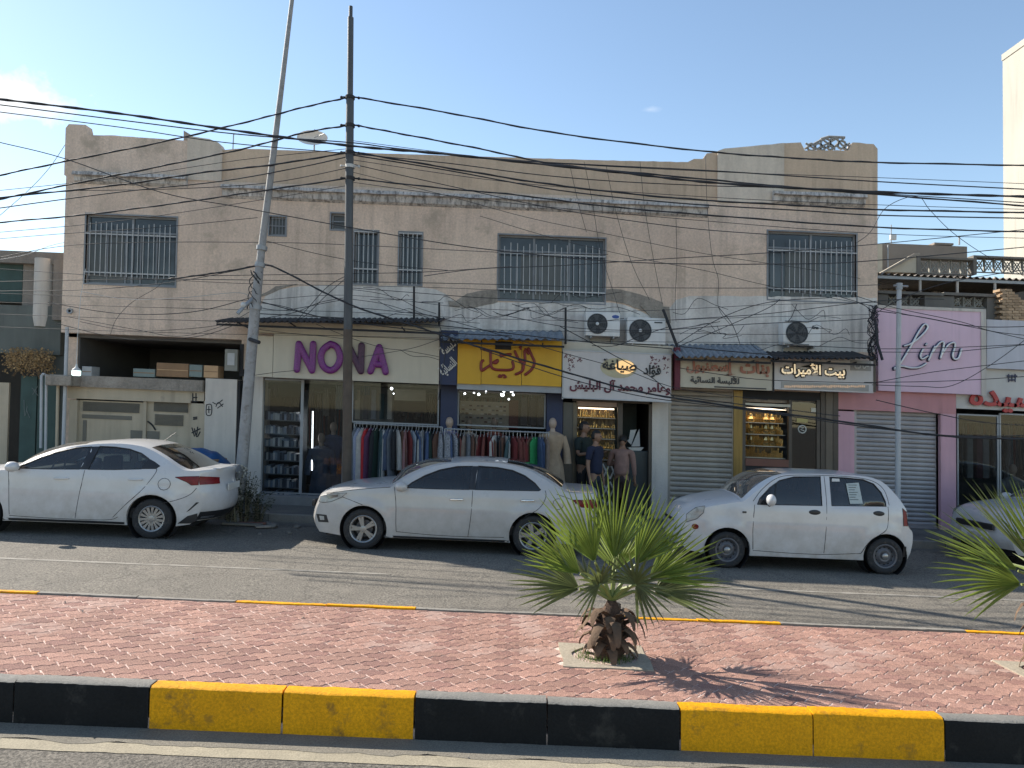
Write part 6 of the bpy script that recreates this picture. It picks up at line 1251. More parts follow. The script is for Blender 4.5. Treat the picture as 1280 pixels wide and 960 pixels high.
def head_mesh(c, yaw, pitch_):
    """skull with brow, nose, lips, chin, ears; faces -Y before turning"""
    b = bmesh.new(); bmesh.ops.create_uvsphere(b, u_segments=20, v_segments=16, radius=1)
    for v in b.verts:
        x, y, z = v.co; f = max(0, -y); q = max(0, -z)
        nx = x*.074*(1-.28*q**1.3); ny = y*.098*(1-.10*q); nz = z*.118
        if f > .3:
            w_ = math.exp(-(x/.22)**2); ny -= .020*w_*math.exp(-((z+.12)/.16)**2)*f; ny -= .007*math.exp(-(x/.35)**2)*math.exp(-((z+.42)/.09)**2); ny -= .008*math.exp(-(x/.4)**2)*math.exp(-((z+.72)/.14)**2); ny -= .005*math.exp(-((z-.22)/.10)**2); ny += .010*math.exp(-((abs(x)-.38)/.16)**2)*math.exp(-((z-.06)/.12)**2)
        v.co = Vector((nx, ny, nz))
    mb = MB(); b.verts.index_update(); mb.add([v.co for v in b.verts], [[v.index for v in f.verts] for f in b.faces]); b.free()
    for sg in (-1, 1): mb.ball((sg*.076, .008, -.005), .026, 8, 6, (.4, .7, 1.2))
    R_ = Matrix.Translation(c) @ Matrix.Rotation(yaw, 4, 'Z') @ Matrix.Rotation(pitch_, 4, 'X'); mb.v = [tuple(R_ @ Vector(v)) for v in mb.v]; return mb, R_
def person(label, x, y, zf, H_, yaw, shirt, trous, headyaw=0, headpitch=0, arms='down', bend=0, sleeves='short'):
    r = local('person', label, 'person'); r.location = (x, y, zf+S*x); r.rotation_euler = (0, 0, yaw); k = H_/1.75
    # faces -Y locally; bend leans the chest forward
    bz = math.radians(bend); hip = Vector((0, 0, .93)); 
    def up(h, dx=0, dy=0): return hip+Vector((dx, dy*math.cos(bz)-h*math.sin(bz), h*math.cos(bz)+dy*math.sin(bz)))
    chest, neckb, neck = up(.34), up(.50), up(.58, 0, -.01)
    hd = neck+Vector((0, -.02-.06*math.sin(bz), .13))
    SL, SR = up(.47, -.205), up(.47, .205)
    def arm(sg, kind):
        s_ = SL if sg < 0 else SR
        if kind == 'down': e = s_+Vector((sg*.05, .02, -.29)); w_ = e+Vector((sg*.01, -.05, -.26)); hn = w_+Vector((0, -.02, -.09))
        elif kind == 'fwd': e = s_+Vector((sg*.05, -.05, -.28)); w_ = e+Vector((-sg*.05, -.23, .04)); hn = w_+Vector((-sg*.02, -.09, .01))
        else: e = s_+Vector((sg*.10, -.04, -.28)); w_ = e+Vector((-sg*.16, -.16, .06)); hn = w_+Vector((-sg*.08, -.02, .01))
        return e, w_, hn
    kinds = arms if isinstance(arms, tuple) else (arms, arms)
    nodes = [(hip, (.13, .10)), (up(.17), (.125, .095)), (chest, (.17, .115)), (neckb, (.07, .065)), (neck, .052), (hd-Vector((0, 0, .03)), .055)]; edges = [(0, 1), (1, 2), (2, 3), (3, 4), (4, 5)]; fing = []
    for sg, kd in ((-1, kinds[0]), (1, kinds[1])):
        s_ = SL if sg < 0 else SR; e, w_, hn = arm(sg, kd); b0 = len(nodes)
        nodes += [(s_, .062), (e, .043), (w_, .028), (hn, (.036, .018))]; edges += [(3, b0), (b0, b0+1), (b0+1, b0+2), (b0+2, b0+3)]
        dv = (hn-w_).normalized(); sv = dv.cross(Vector((0, 1, .2))).normalized(); cv = dv.cross(sv).normalized()*(-1 if sg > 0 else 1)
        for q in range(4):
            b_ = hn+dv*.015+sv*(q-1.5)*.018; L = (.06, .072, .068, .052)[q]; i0 = len(nodes); nodes += [(b_+dv*.02, .009), (b_+dv*(.02+L*.55)+cv*.008, .0085), (b_+dv*(.02+L*.9)+cv*.025, .007)]; edges += [(b0+3, i0), (i0, i0+1), (i0+1, i0+2)]
        i0 = len(nodes); nodes += [(w_+dv*.04+sv*.035, .011), (w_+dv*.085+sv*.055+cv*.01, .009)]; edges += [(b0+2, i0), (i0, i0+1)]
    for sg in (-1, 1):
        b0 = len(nodes); nodes += [(Vector((sg*.095, 0, .86)), .09), (Vector((sg*.105, -.02, .49)), .06), (Vector((sg*.11, .03, .09)), .04), (Vector((sg*.12, -.10, .035)), .035)]; edges += [(0, b0), (b0, b0+1), (b0+1, b0+2), (b0+2, b0+3)]
    hm, R_ = head_mesh(hd+Vector((0, 0, .0)), headyaw, headpitch)
    body = skin_mesh('body', nodes, edges, SKN, r, 1, hm)
    # clothing
    nd = [(hip+Vector((0, 0, -.06)), (.18, .155)), (up(.10), (.178, .155)), (up(.2), (.178, .15)), (chest, (.205, .15)), (up(.46), (.13, .10)), (up(.53), .062)]; ed = [(0, 1), (1, 2), (2, 3), (3, 4), (4, 5)]
    for sg, kd in ((-1, kinds[0]), (1, kinds[1])):
        s_ = SL if sg < 0 else SR; e, w_, hn = arm(sg, kd); b0 = len(nd); end = s_.lerp(e, .78) if sleeves == 'short' else e.lerp(w_, .85); nd += [(s_, .078), (s_.lerp(e, .5), .066)]; ed += [(4, b0), (b0, b0+1)]
        if sleeves == 'short': nd.append((end, .062)); ed.append((b0+1, b0+2))
        else: nd += [(e, .056), (end, .042)]; ed += [(b0+1, b0+2), (b0+2, b0+3)]
    skin_mesh('shirt', nd, ed, shirt, r, 2)
    nd = [(hip+Vector((0, 0, .04)), (.145, .115)), (hip+Vector((0, 0, -.07)), (.14, .115))]; ed = [(0, 1)]
    for sg in (-1, 1): b0 = len(nd); nd += [(Vector((sg*.098, 0, .82)), .10), (Vector((sg*.107, -.02, .49)), .075), (Vector((sg*.112, .02, .11)), .062)]; ed += [(1, b0), (b0, b0+1), (b0+1, b0+2)]
    skin_mesh('trousers', nd, ed, trous, r, 2)
    for sg in (-1, 1): s1 = MB().ball((sg*.118, -.055, .045), .05, 12, 8, (.95, 2.5, .9)); o = s1.build('shoe', SHOE, r, True, shear=False)
    hb = bmesh.new(); bmesh.ops.create_uvsphere(hb, u_segments=18, v_segments=12, radius=1); hv = MB(); hb.verts.index_update(); V = {}
    for v in hb.verts: x_, y_, z_ = v.co; nz = noise.noise(Vector((x_*4, y_*4, z_*4)))*.006; V[v.index] = Vector((x_*(.082+nz), y_*(.105+nz)+.008, z_*(.122+nz)+.012))
    keep = [f for f in hb.faces if (f.calc_center_median().z > .42 or (f.calc_center_median().y > .12 and f.calc_center_median().z > -.45))]
    hv.add([tuple(R_ @ V[i]) for i in range(len(V))], [[v.index for v in f.verts] for f in keep]); hb.free(); hh = hv.build('hair', HAIR, r, True, shear=False)
    sd = hh.modifiers.new('s', 'SOLIDIFY'); sd.thickness = .012; sd.offset = 0
    for sg in (-1, 1):
        e = R_ @ Vector((sg*.030, -.088, .012)); MB().ball(tuple(e), .012, 8, 6).build('eye', mat('eye_dark', (.05, .04, .035), rough=.2), r, True, shear=False)
    r.scale = (k, k, k); return r
px2 = F(744, 560, 15.25)
person('man in a navy T-shirt standing before the gold showcase looking right', px2[0], 15.25, PZ, 1.76, .95, cloth('tee_navy', (.016, .02, .045)), cloth('jeans_dark', (.02, .024, .035)), .25, .05)
person('taller man in a dark green black shirt standing behind the man in navy', F(729, 560, 15.75)[0], 15.75, PZ+.1, 1.82, .9, cloth('tee_black_green', (.02, .03, .028)), cloth('trouser_black', (.015, .015, .018)), .35, .12, 'fwd')
person('man in a pinkish brown shirt, back turned and head bent, at the dark doorway', F(777, 560, 15.7)[0], 15.7, PZ, 1.68, math.pi-.35, cloth('shirt_rose', (.26, .155, .125)), cloth('trouser_brown', (.045, .03, .03)), 0, .55, ('down', 'in'), 10, 'long')
# ================================================================== STREET CLUTTER
TARP = mat('blue_tarpaulin', (.012, .075, .21), rough=.45, vs=4, var=.3, bump=.25, bs=12)
tp = thing('tarpaulin_pile', 'crumpled blue tarpaulin thrown over a pile behind the left sedan', 'tarpaulin', (F(255, 600, 14.9)[0], 14.9, PZ)); mb = MB(); vs = []; n = 26; a0 = F(222, 575, 14.9)[0]; a1 = F(287, 575, 14.9)[0]; zt_ = F(250, 556, 14.9)[1]
for j in range(15):
    for i in range(n+1):
        u = i/n; v = j/14; x = a0+(a1-a0)*u; y = 14.55+.8*v; e = (1-abs(2*u-1)**3)*(1-abs(2*v-1)**2.5); e = max(0, e)**.5
        h = (zt_-PZ)*(.55+.45*e-.14*u) if 0 < i < n and 0 < j < 14 else .05; vs.append((x+.03*noise.noise(Vector((x*6, y*6, 1))), y, PZ+h+.06*noise.noise(Vector((x*5, y*5, 4)))*(1 if h > .1 else 0)))
mb.add(vs, [(j*(n+1)+i, j*(n+1)+i+1, (j+1)*(n+1)+i+1, (j+1)*(n+1)+i) for j in range(14) for i in range(n)]).build('sheet', TARP, tp, True, autos=1.2)
MB().bbox(a0+.1, a1-.15, 14.65, 15.2, PZ, zt_-.25, .03).build('pile', CARD, tp)
# weeds beside the leaning pole
WDS = mat('dusty_weed', (.06, .07, .038), rough=.8, vs=9, var=.3, bump=0, trans=.25, island=-.4); WDF = mat('weed_seed_head', (.36, .34, .29), rough=.9, bump=0, island=-.3); WST = mat('weed_stem', (.19, .17, .11), rough=.9, bump=0)
def weed(px, py, h, spread, n, label, seeds=True):
    x, z = F(px, py, 14.0); y0_ = 14.0; r = thing('weed_plant', label, 'plant', (x, y0_, 0), 'weeds by the leaning pole'); st_, lf, sd = MB(), MB(), MB()
    for k in range(n):
        a = random.uniform(0, 6.28); ln = random.uniform(.1, 1)*spread; hh = h*random.uniform(.55, 1.05); P_ = [Vector((x+.05*math.cos(a), y0_+.05*math.sin(a), 0)), Vector((x+ln*.4*math.cos(a), y0_+ln*.4*math.sin(a), hh*.55)), Vector((x+ln*math.cos(a), y0_+ln*.7*math.sin(a), hh))]
        st_.tube(P_, [.006, .004, .0025], 4)
        for q in range(26):
            t_ = random.uniform(.08, 1); p = P_[0].lerp(P_[1], t_*2) if t_ < .5 else P_[1].lerp(P_[2], t_*2-1); b_ = random.uniform(0, 6.28); s1 = random.uniform(.03, .075); tl = random.uniform(-.6, .8)
            d_ = Vector((math.cos(b_), math.sin(b_), tl))*s1; w_ = Vector((-math.sin(b_), math.cos(b_), .3))*s1*.22; lf.add([p, p+d_*.5+w_, p+d_, p+d_*.5-w_], [(0, 1, 2, 3)])
        if seeds:
            for q in range(7): p = P_[2]+Vector((random.gauss(0, .04), random.gauss(0, .04), random.uniform(-.16, .03))); sd.ball(tuple(p), random.uniform(.014, .026), 5, 4)
    st_.build('stem', WST, r); lf.build('foliage', WDS, r)
    if seeds: sd.build('seed_head', WDF, r)
weed(293, 650, 1.12, .24, 20, 'tall weed with fluffy pale seed heads right beside the leaning pole'); weed(305, 648, .92, .38, 34, 'bushy dark weed to the right of the tall seeded one', False); weed(322, 650, .62, .34, 24, 'lower outermost weed nearest the shop step', False); weed(287, 650, .8, .2, 12, 'thin dry weed closest to the left sedan bumper')
solo('dry_stalk', MB().tube([P3(294, 652, 13.6), P3(291, 615, 13.6), P3(286, 588, 13.6)], .012, 5), WST, 'long dry pale stalk leaning by the sedan bumper', 'stalk')
RBK = mat('broken_red_brick', (.22, .10, .07), rough=.9, bump=.4); RCK = mat('rubble_stone', (.17, .155, .135), rough=.9, bump=.5)
for i, (px, py, w_, lab) in enumerate(((315, 652, .5, 'long broken reddish board lying on the kerb beside the weeds'), (303, 656, .7, 'grey wooden board lying in front of the red one'), (330, 660, .3, 'short dark plank end at the foot of the weeds'))):
    x, z = F(px, py, 13.9-i*.15); b_ = MB().bbox(-w_/2, w_/2, -.06, .06, 0, .035, .006); o = b_.build('plank', [RBK, mat('grey_board', (.2, .18, .15), rough=.9), CEM][i], None, shear=False); o.location = (x, 13.9-i*.15, .02+S*x); o.rotation_euler = (0, .02, (.1, -.05, .5)[i]); tag(o, lab, 'board')
def rock(x, y, r_, lab, m_=RCK, z=.0):
    b = bmesh.new(); bmesh.ops.create_icosphere(b, subdivisions=2, radius=r_)
    for v in b.verts: v.co = v.co*(1+.35*noise.noise(v.co/r_*1.3+Vector((x, y, 0)))); v.co.z *= .62
    me = bpy.data.meshes.new('stone'); b.to_mesh(me); b.free(); me.materials.append(m_); o = bpy.data.objects.new('stone', me); COL.objects.link(o); o.location = (x, y, z+r_*.35+S*x); tag(o, lab, 'stone')
for px, py, Y_, r_, lab in ((341, 656, 13.7, .10, 'largest rubble stone in the gutter right of the weeds'), (335, 650, 14.0, .07, 'dark stone touching the foot of the weeds'), (362, 662, 13.2, .05, 'small stone alone on the road dust'), (372, 655, 13.8, .06, 'flat stone near the parked sedan front'), (325, 668, 13.0, .035, 'pebble on the dusty road before the boards')): rock(F(px, py, Y_)[0], Y_, r_, lab)
lt = MB()
for k in range(130):
    x = random.uniform(-7, 8); y = random.choice((random.uniform(4.3, 5.3), random.uniform(12.8, 14.3), random.uniform(5.5, 7.6))); z0 = MZ+.004 if 5.45 < y < 7.65 else .004; s1 = random.uniform(.006, .022); a = random.uniform(0, 6.28)
    lt.add([(x, y, z0), (x+s1*math.cos(a), y+s1*math.sin(a), z0+s1*.5), (x+s1*math.cos(a+1.6), y+s1*math.sin(a+1.6), z0), (x+s1*.3, y+s1*.3, z0+s1*.7)], [(0, 1, 3), (1, 2, 3), (0, 3, 2), (0, 2, 1)])
tag(lt.build('gravel_litter', RCK), 'tiny scattered grit and leaf litter on road and median', 'grit', kind='stuff')
# ================================================================== CARS
def paint(name, col, dirt=(.32, .28, .23)):
    m_ = mat(name, col, rough=.32, var=.03, vs=1.2, bump=0, coat=.6); t_ = m_.node_tree; p = t_.nodes['Principled BSDF']
    tc = N(t_, 'ShaderNodeTexCoord'); sp = N(t_, 'ShaderNodeSeparateXYZ'); t_.links.new(tc.outputs['Object'], sp.inputs[0])
    no = N(t_, 'ShaderNodeTexNoise'); no.inputs['Scale'].default_value = 3.5; no.inputs['Detail'].default_value = 9; no.inputs['Roughness'].default_value = .68; t_.links.new(tc.outputs['Object'], no.inputs['Vector'])
    mr = N(t_, 'ShaderNodeMapRange'); t_.links.new(sp.outputs['Z'], mr.inputs[0]); mr.inputs[1].default_value = .95; mr.inputs[2].default_value = .18; mr.inputs[3].default_value = .12; mr.inputs[4].default_value = .85
    mu = N(t_, 'ShaderNodeMath', operation='MULTIPLY'); t_.links.new(mr.outputs[0], mu.inputs[0]); m2 = N(t_, 'ShaderNodeMapRange'); t_.links.new(no.outputs['Fac'], m2.inputs[0]); m2.inputs[1].default_value = .32; m2.inputs[2].default_value = .7; t_.links.new(m2.outputs[0], mu.inputs[1])
    src = p.inputs['Base Color'].links[0].from_socket; q = N(t_, 'ShaderNodeMix', data_type='RGBA'); t_.links.new(mu.outputs[0], q.inputs[0]); t_.links.new(src, q.inputs[6]); q.inputs[7].default_value = (*dirt, 1); t_.links.new(q.outputs[2], p.inputs['Base Color'])
    r = N(t_, 'ShaderNodeMapRange'); t_.links.new(mu.outputs[0], r.inputs[0]); r.inputs[3].default_value = .26; r.inputs[4].default_value = .85; t_.links.new(r.outputs[0], p.inputs['Roughness']); return m_
CW = paint('white_car_paint', (.58, .57, .565)); CW2 = paint('white_car_paint_dusty', (.47, .455, .44), (.28, .255, .22))
RUB = mat('tyre_rubber', (.022, .022, .023), rough=.8, bump=.2, bs=60, vs=8, dirt=(.09, .08, .07), dirtlev=.55); TRIM = mat('black_plastic_trim', (.018, .018, .02), rough=.45, bump=0); UND = mat('car_underside', (.015, .015, .016), rough=.9, bump=0)
ALY = mat('alloy_silver', (.30, .30, .30), rough=.35, metal=.7, bump=0, dirt=(.2, .17, .14), dirtlev=.6); STL = mat('painted_steel_wheel', (.13, .13, .14), rough=.5, metal=.5, bump=0, dirt=(.2, .17, .14), dirtlev=.58)
CHM = mat('chrome_trim', (.75, .75, .76), rough=.12, metal=1, bump=0); REDL = mat('red_lamp_lens', (.17, .008, .012), rough=.3, spec=.3, bump=0, var=.3, vs=20); HDL = mat('headlamp_lens', (.36, .36, .34), rough=.25, coat=.5, bump=0, var=.3, vs=14); AMB = mat('orange_lamp_lens', (.45, .12, .02), rough=.2, bump=0)
SEAT = mat('seat_cloth', (.045, .045, .05), rough=.9, bump=.1); DASH = mat('dashboard', (.03, .03, .032), rough=.7, bump=0)
CG1 = glass('car_glass_clear', (.66, .72, .71), 1.0, dust=.06); CG2 = glass('car_glass_tinted', (.20, .23, .24), 1.0, dust=.04); CG3 = glass('windscreen_glass', (.5, .56, .55), 1.6, dust=.22)  # high windscreen dust value stands for pale sky reflection, put into the glass
def wheel(parent, x, yc, R_, wd, style, rim_r):
    """tyre and rim; outer face towards sign of yc"""
    sg = -1 if yc < 0 else 1
    w_ = local('wheel', '', ''); w_.parent = parent; w_.location = (x, yc, R_)
    for k in ('label', 'category'):
        if k in w_: del w_[k]
    h = wd/2; pr = [(rim_r, -h*.86), (rim_r+.012, -h*.97), ((R_+rim_r)/2, -h*1.03), (R_-.022, -h*.93), (R_-.004, -h*.72), (R_, -h*.3), (R_, h*.3), (R_-.004, h*.72), (R_-.022, h*.93), ((R_+rim_r)/2, h), (rim_r, h*.86)]
    MB().lathe(pr, (0, 0, 0), 'y', 44).build('tyre', RUB, w_, True, shear=False, autos=.5)
    m_ = STL if style == 'steel' else ALY; o0 = sg*h*.80; mb = MB()
    mb.lathe([(rim_r+.002, sg*h*.88), (rim_r-.006, sg*h*.92), (rim_r-.022, sg*h*.86), (rim_r-.035, sg*h*.55), (rim_r-.04, -sg*h*.6)], (0, 0, 0), 'y', 40)
    def spoke(an, w0, w1, r0, r1, d0, d1, th=.02):
        c_, s_ = math.cos(an), math.sin(an); V = []
        for r, w2, d in ((r0, w0, d0), ((r0+r1)/2, (w0+w1)/2*.86, (d0+d1)/2), (r1, w1, d1)):
            for q, dd in ((-1, -th), (-.8, 0), (.8, 0), (1, -th)): V.append((r*c_-q*w2*s_, sg*(h*d+dd), r*s_+q*w2*c_))
        mb.add(V, [(4*i+q, 4*i+q+1, 4*i+q+5, 4*i+q+4) for i in range(2) for q in range(3)])
    if style == 'five':
        for k in range(5):
            a = k*1.2566+1.5708+.25
            for q in (-.13, .13): spoke(a+q, .026, .024, .035, rim_r-.012, .82, .80)
            spoke(a, .03, .045, .03, rim_r*.55, .80, .78)
    elif style == 'ten':
        for k in range(5):
            a = k*1.2566+.9
            for q, w0 in ((-.2, .013), (.2, .013)): spoke(a+q, .022, .028, .03, rim_r-.01, .84, .84)
            spoke(a+.628, .012, .032, .05, rim_r-.01, .80, .84)
    else:
        mb.lathe([(rim_r-.03, sg*h*.6), (rim_r-.05, sg*h*.3), (rim_r*.62, sg*h*.42), (rim_r*.45, sg*h*.62), (.035, sg*h*.5), (.0, sg*h*.5)], (0, 0, 0), 'y', 36)
    mb.lathe([(.052, sg*h*.7), (.05, sg*h*.86), (.03, sg*h*.9), (.0, sg*h*.9)], (0, 0, 0), 'y', 18)
    mb.build('rim', m_, w_, True, shear=False, autos=.6)
    if style == 'steel':
        hb = MB()
        for k in range(12): a = k*.5236; r = rim_r*.76; hb.lathe([(.018, 0), (0, -sg*.001)], (r*math.cos(a), sg*(h*.40), r*math.sin(a)), 'y', 8)
        hb.build('vent_hole', UND, w_, shear=False); MB().lathe([(.045, sg*h*.9), (.04, sg*h*.96), (0, sg*h*.99)], (0, 0, 0), 'y', 16).build('hub_cap', ALY, w_, True, shear=False)
    else: MB().lathe([(rim_r*.62, -sg*.01), (.05, -sg*.01)], (0, 0, 0), 'y', 30).build('brake_disc', STL, w_, shear=False)
    MB().lathe([(rim_r-.03, -sg*.03), (0, -sg*.03)], (0, 0, 0), 'y', 24).build('rim_back', UND, w_, shear=False)
    return w_
def car(name, label, sp):
    r = local(name, label, 'car', 'cars parked along the far kerb'); W2 = sp['W']/2
    az = [(0, .93), (.2, .955), (.38, .985), (.6, 1.0), (.78, .995), (sp['belt'], .965), (sp['belt']+.12, .925), (sp['H']-.12, sp.get('tumble', .74)), (sp['H'], sp.get('tumble', .74)-.07)]
    def sm(tab, x):
        return (interp(tab, x-.05)+interp(tab, x)+interp(tab, x+.05))/3
    xf, xr_ = sp['xf'], sp['xr']
    def YW(x, z):
        t0 = max(0, (xf+.95-x)/.95); t1 = max(0, (x-(xr_-.8))/.8); p = 1-sp.get('ft', .2)*t0**2.3-sp.get('rt', .13)*t1**2.3
        fl = 0
        for ax in (0, sp['wb']): d_ = math.hypot(x-ax, z-sp['R']); fl += .016*math.exp(-((d_-sp['arch']-.03)/.05)**2)
        cr = -.008*math.exp(-((z-sp['belt']+.20)/.03)**2)
        return W2*sm(az, z)*p+fl+cr
    top = sp['top']; n = sp.get('sub', 4); P_ = []; 
    cs = smoothpath([(a, b_, 0) for a, b_, *_ in top], n); bs_ = smoothpath([(c[2], c[3], 0) for c in top], n)
    chain = [(p[0], p[1]) for p in cs]; bul = [(p[0], p[1]) for p in bs_]
    bot = []; za = sp['sill']
    def arch(cx):
        R_ = sp['arch']; a0 = math.asin(max(-1, min(1, (za-sp['R'])/R_))); return [(cx+R_*math.cos(a), sp['R']+R_*math.sin(a)) for a in [a0+(math.pi-2*a0)*k/18 for k in range(19)]]
    bot = [(chain[-1][0]-.05, za+.03)]+arch(sp['wb'])+[(sp['wb']*.5, za)]+arch(0)+[(chain[0][0]+.05, za+.03)]
    outline = chain+bot
    holes = [smoothpath([(x, z, 0) for x, z in w_], 4, True) if sw else w_ for w_, sw, g_ in sp['glass']]; holes = [[(p[0], p[1]) for p in h_] for h_ in holes]
    pts = []
    step = .065; xx = xf
    while xx < xr_:
        zz = za
        while zz < sp['H']:
            if inside(outline, xx, zz):
                dm = min(math.hypot(xx-a, zz-b_) for lp in [outline]+holes for a, b_ in lp)
                if dm > .028 and not any(inside(h_, xx, zz) for h_ in holes): pts.append((xx, zz))
            zz += step
        xx += step
    V, fc = tri2d(outline, holes, pts); body = MB()
    for sg in (-1, 1):
        body.add([(p.x, sg*YW(p.x, p.y), p.y) for p in V], [f if sg < 0 else f[::-1] for f in fc])
        for lp in holes: k = len(lp); body.add([(p[0], sg*YW(*p), p[1]) for p in lp]+[(p[0], sg*(YW(*p)-.035), p[1]) for p in lp], [(i, (i+1) % k, k+(i+1) % k, k+i) for i in range(k)])
        for cx in (0, sp['wb']):
            lp = arch(cx); k = len(lp); body.add([(p[0], sg*YW(*p), p[1]) for p in lp]+[(p[0], sg*(YW(*p)-.05), p[1]) for p in lp], [(i, i+1, k+i+1, k+i) for i in range(k-1)])
    ss = [-1, -.985, -.95, -.88, -.7, -.4, 0, .4, .7, .88, .95, .985, 1]; L = len(ss); gl = {}
    wsr = [(a*n, b_*n, nm, mg) for a, b_, nm, mg in sp['screens']]; grid = []
    for (x, z), (bx, bz) in zip(chain, bul):
        y0 = YW(x, z); grid.append([(x+bx*(1-abs(s)**2.6), s*y0, z+bz*(1-abs(s)**3.2)) for s in ss])
    fb = []; parts = {nm: [] for _, _, nm, _ in wsr}
    for i in range(len(chain)-1):
        for j in range(L-1):
            q = (i*L+j, i*L+j+1, (i+1)*L+j+1, (i+1)*L+j); hit = None
            for a, b_, nm, mg in wsr:
                if a <= i < b_ and 3 <= j < L-4: hit = nm
            (parts[hit] if hit else fb).append(q)
    flat = [p for row in grid for p in row]; body.add(flat, fb)
    bo = body.build('body', sp['paint'], r, True, shear=False, autos=.62)
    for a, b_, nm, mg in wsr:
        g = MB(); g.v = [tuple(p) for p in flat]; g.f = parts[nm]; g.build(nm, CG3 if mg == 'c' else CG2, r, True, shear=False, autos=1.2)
    # panes
    for (w_, sw, g_), lp in zip(sp['glass'], holes):
        ip = [p for p in [(a/12, b_/12) for a in range(-12, 60) for b_ in range(8, 22)] if inside(lp, *p) and min(math.hypot(p[0]-a, p[1]-b_) for a, b_ in lp) > .03]
        V, fc = tri2d(lp, (), ip)
        for sg in (-1, 1):
            g = MB(); g.add([(p.x, sg*(YW(p.x, p.y)-.012), p.y) for p in V], fc); pn = g.build('side_window', g_, r, True, shear=False, autos=1.5)
            MB().tube([(p[0], sg*(YW(*p)-.004), p[1]) for p in lp+[lp[0]]], sp.get('seal', .009), 5, caps=False).build('window_seal', TRIM, pn, shear=False)
    def overlay(name_, poly_, m_, off=.003, both=True, parent=r, th=0):
        lp = [(p[0], p[1]) for p in poly_]; xs_ = [p[0] for p in lp]; zs_ = [p[1] for p in lp]; ip = []; a = min(xs_)
        while a < max(xs_):
            b_ = min(zs_)
            while b_ < max(zs_):
                if inside(lp, a, b_) and min(math.hypot(a-c, b_-d) for c, d in lp) > .015: ip.append((a, b_))
                b_ += .04
            a += .04
        V, fc = tri2d(lp, (), ip)
        for sg in ((-1, 1) if both else (-1,)):
            g = MB(); g.add([(p.x, sg*(YW(p.x, p.y)+off), p.y) for p in V], fc); k = len(lp); g.add([(p[0], sg*(YW(*p)+off), p[1]) for p in lp]+[(p[0], sg*(YW(*p)-.01), p[1]) for p in lp], [(i, (i+1) % k, k+(i+1) % k, k+i) for i in range(k)])
            ob_ = g.build(name_, m_, parent, True, shear=False, autos=.5)
            if name_ in ('headlight', 'taillight', 'fuel_flap', 'fog_vent'): MB().tube([(p[0], sg*(YW(*p)+off*.6), p[1]) for p in lp+[lp[0]]], .0045, 5, caps=False).build('rim_gap', TRIM, ob_, shear=False)
    def seam(path, wdt=.005, name_='panel_gap', m_=TRIM):
        P2 = smoothpath([(a, b_, 0) for a, b_ in path], 5) if len(path) > 2 else [(path[0][0]+(path[1][0]-path[0][0])*k/12, path[0][1]+(path[1][1]-path[0][1])*k/12, 0) for k in range(13)]
        for sg in (-1, 1): MB().tube([(p[0], sg*(YW(p[0], p[1])-.0015), p[1]) for p in P2], wdt, 6).build(name_, m_, r, shear=False)
    for s_ in sp['seams']: seam(s_)
    for a in sp['overlays']: overlay(*a)
    for (x, z) in sp['handles']:
        if sp.get('handle_kind') == 'recess':
            for sg in (-1, 1): y = sg*YW(x, z); MB().ball((x, y, z), .09, 16, 8, (1, .12, .42)).build('door_handle', TRIM, r, True, shear=False)
        else:
            for sg in (-1, 1):
                g = MB(); y = YW(x, z); g.tube([(x-.11, sg*(y-.002), z-.006), (x-.095, sg*(y+.026), z-.002), (x, sg*(y+.034), z), (x+.095, sg*(y+.026), z+.004), (x+.11, sg*(y-.002), z+.004)], .0125, 8, .7)
                g.build('door_handle', sp['handle_mat'], r, True, shear=False)
    for nm_, z0, z1, s0, s1, m_, off in sp.get('rear', ()):
        ch = [(c, b_) for c, b_ in zip(chain, bul) if c[0] > xr_-.25]; ch.sort(key=lambda t: t[0][1]); zx = [(c[1], c[0]) for c, b_ in ch]; zb_ = [(c[1], b_[0]) for c, b_ in ch]
        for sg in (-1, 1):
            g = MB(); vs = []; n1, n2 = 4, 10
            for i in range(n1+1):
                z = z0+(z1-z0)*i/n1
                for j in range(n2+1):
                    s = s0+(s1-s0)*j/n2; zz = z0+(z-z0)*(1 if nm_ != 'taillight' else (.45+.55*abs(s))); x = interp(zx, zz); vs.append((x+interp(zb_, zz)*(1-abs(s)**2.6)+off, sg*s*YW(x, zz)*(1+off*.3), zz))
            g.add(vs, [(i*(n2+1)+j, i*(n2+1)+j+1, (i+1)*(n2+1)+j+1, (i+1)*(n2+1)+j) for i in range(n1) for j in range(n2)]); g.build(nm_, m_, r, True, shear=False, autos=1.2)
    # mirrors
    mx_, mz_ = sp['mirror']
    for sg in (-1, 1):
        y = YW(mx_, mz_); mo = MB().ball((mx_-.02, sg*(y+.13), mz_+.05+sp.get('mup', 0)), .1, 16, 10, sp.get('mshape', (.62, 1.0, .66))).build('mirror', sp['paint'], r, True, shear=False); MB().tube([(mx_, sg*(y-.01), mz_), (mx_, sg*(y+.08), mz_+.03+sp.get('mup', 0)*.7)], .022, 8, .6).build('mirror_arm', TRIM, mo, True, shear=False)
    # underside, wells, cabin
    MB().bbox(xf+.16, xr_-.16, -W2+.24, W2-.24, .17, .5, .03).build('underbody', UND, r, shear=False)
    MB().box(.36, sp['wb']-.36, -W2+.07, W2-.07, za-.01, za+.12).build('floor_pan', UND, r, shear=False)
    for cx in (0, sp['wb']):
        for sg in (-1, 1): g = MB(); g.lathe([(sp['arch']-.004, sg*(W2-.05)), (sp['arch']-.004, sg*(W2-.30)), (0, sg*(W2-.30))], (cx, 0, sp['R']), 'y', 28); g.build('wheel_arch', UND, r, shear=False)
    cx0 = sp['cabin']; H_ = sp['H']; b0 = sp['belt']
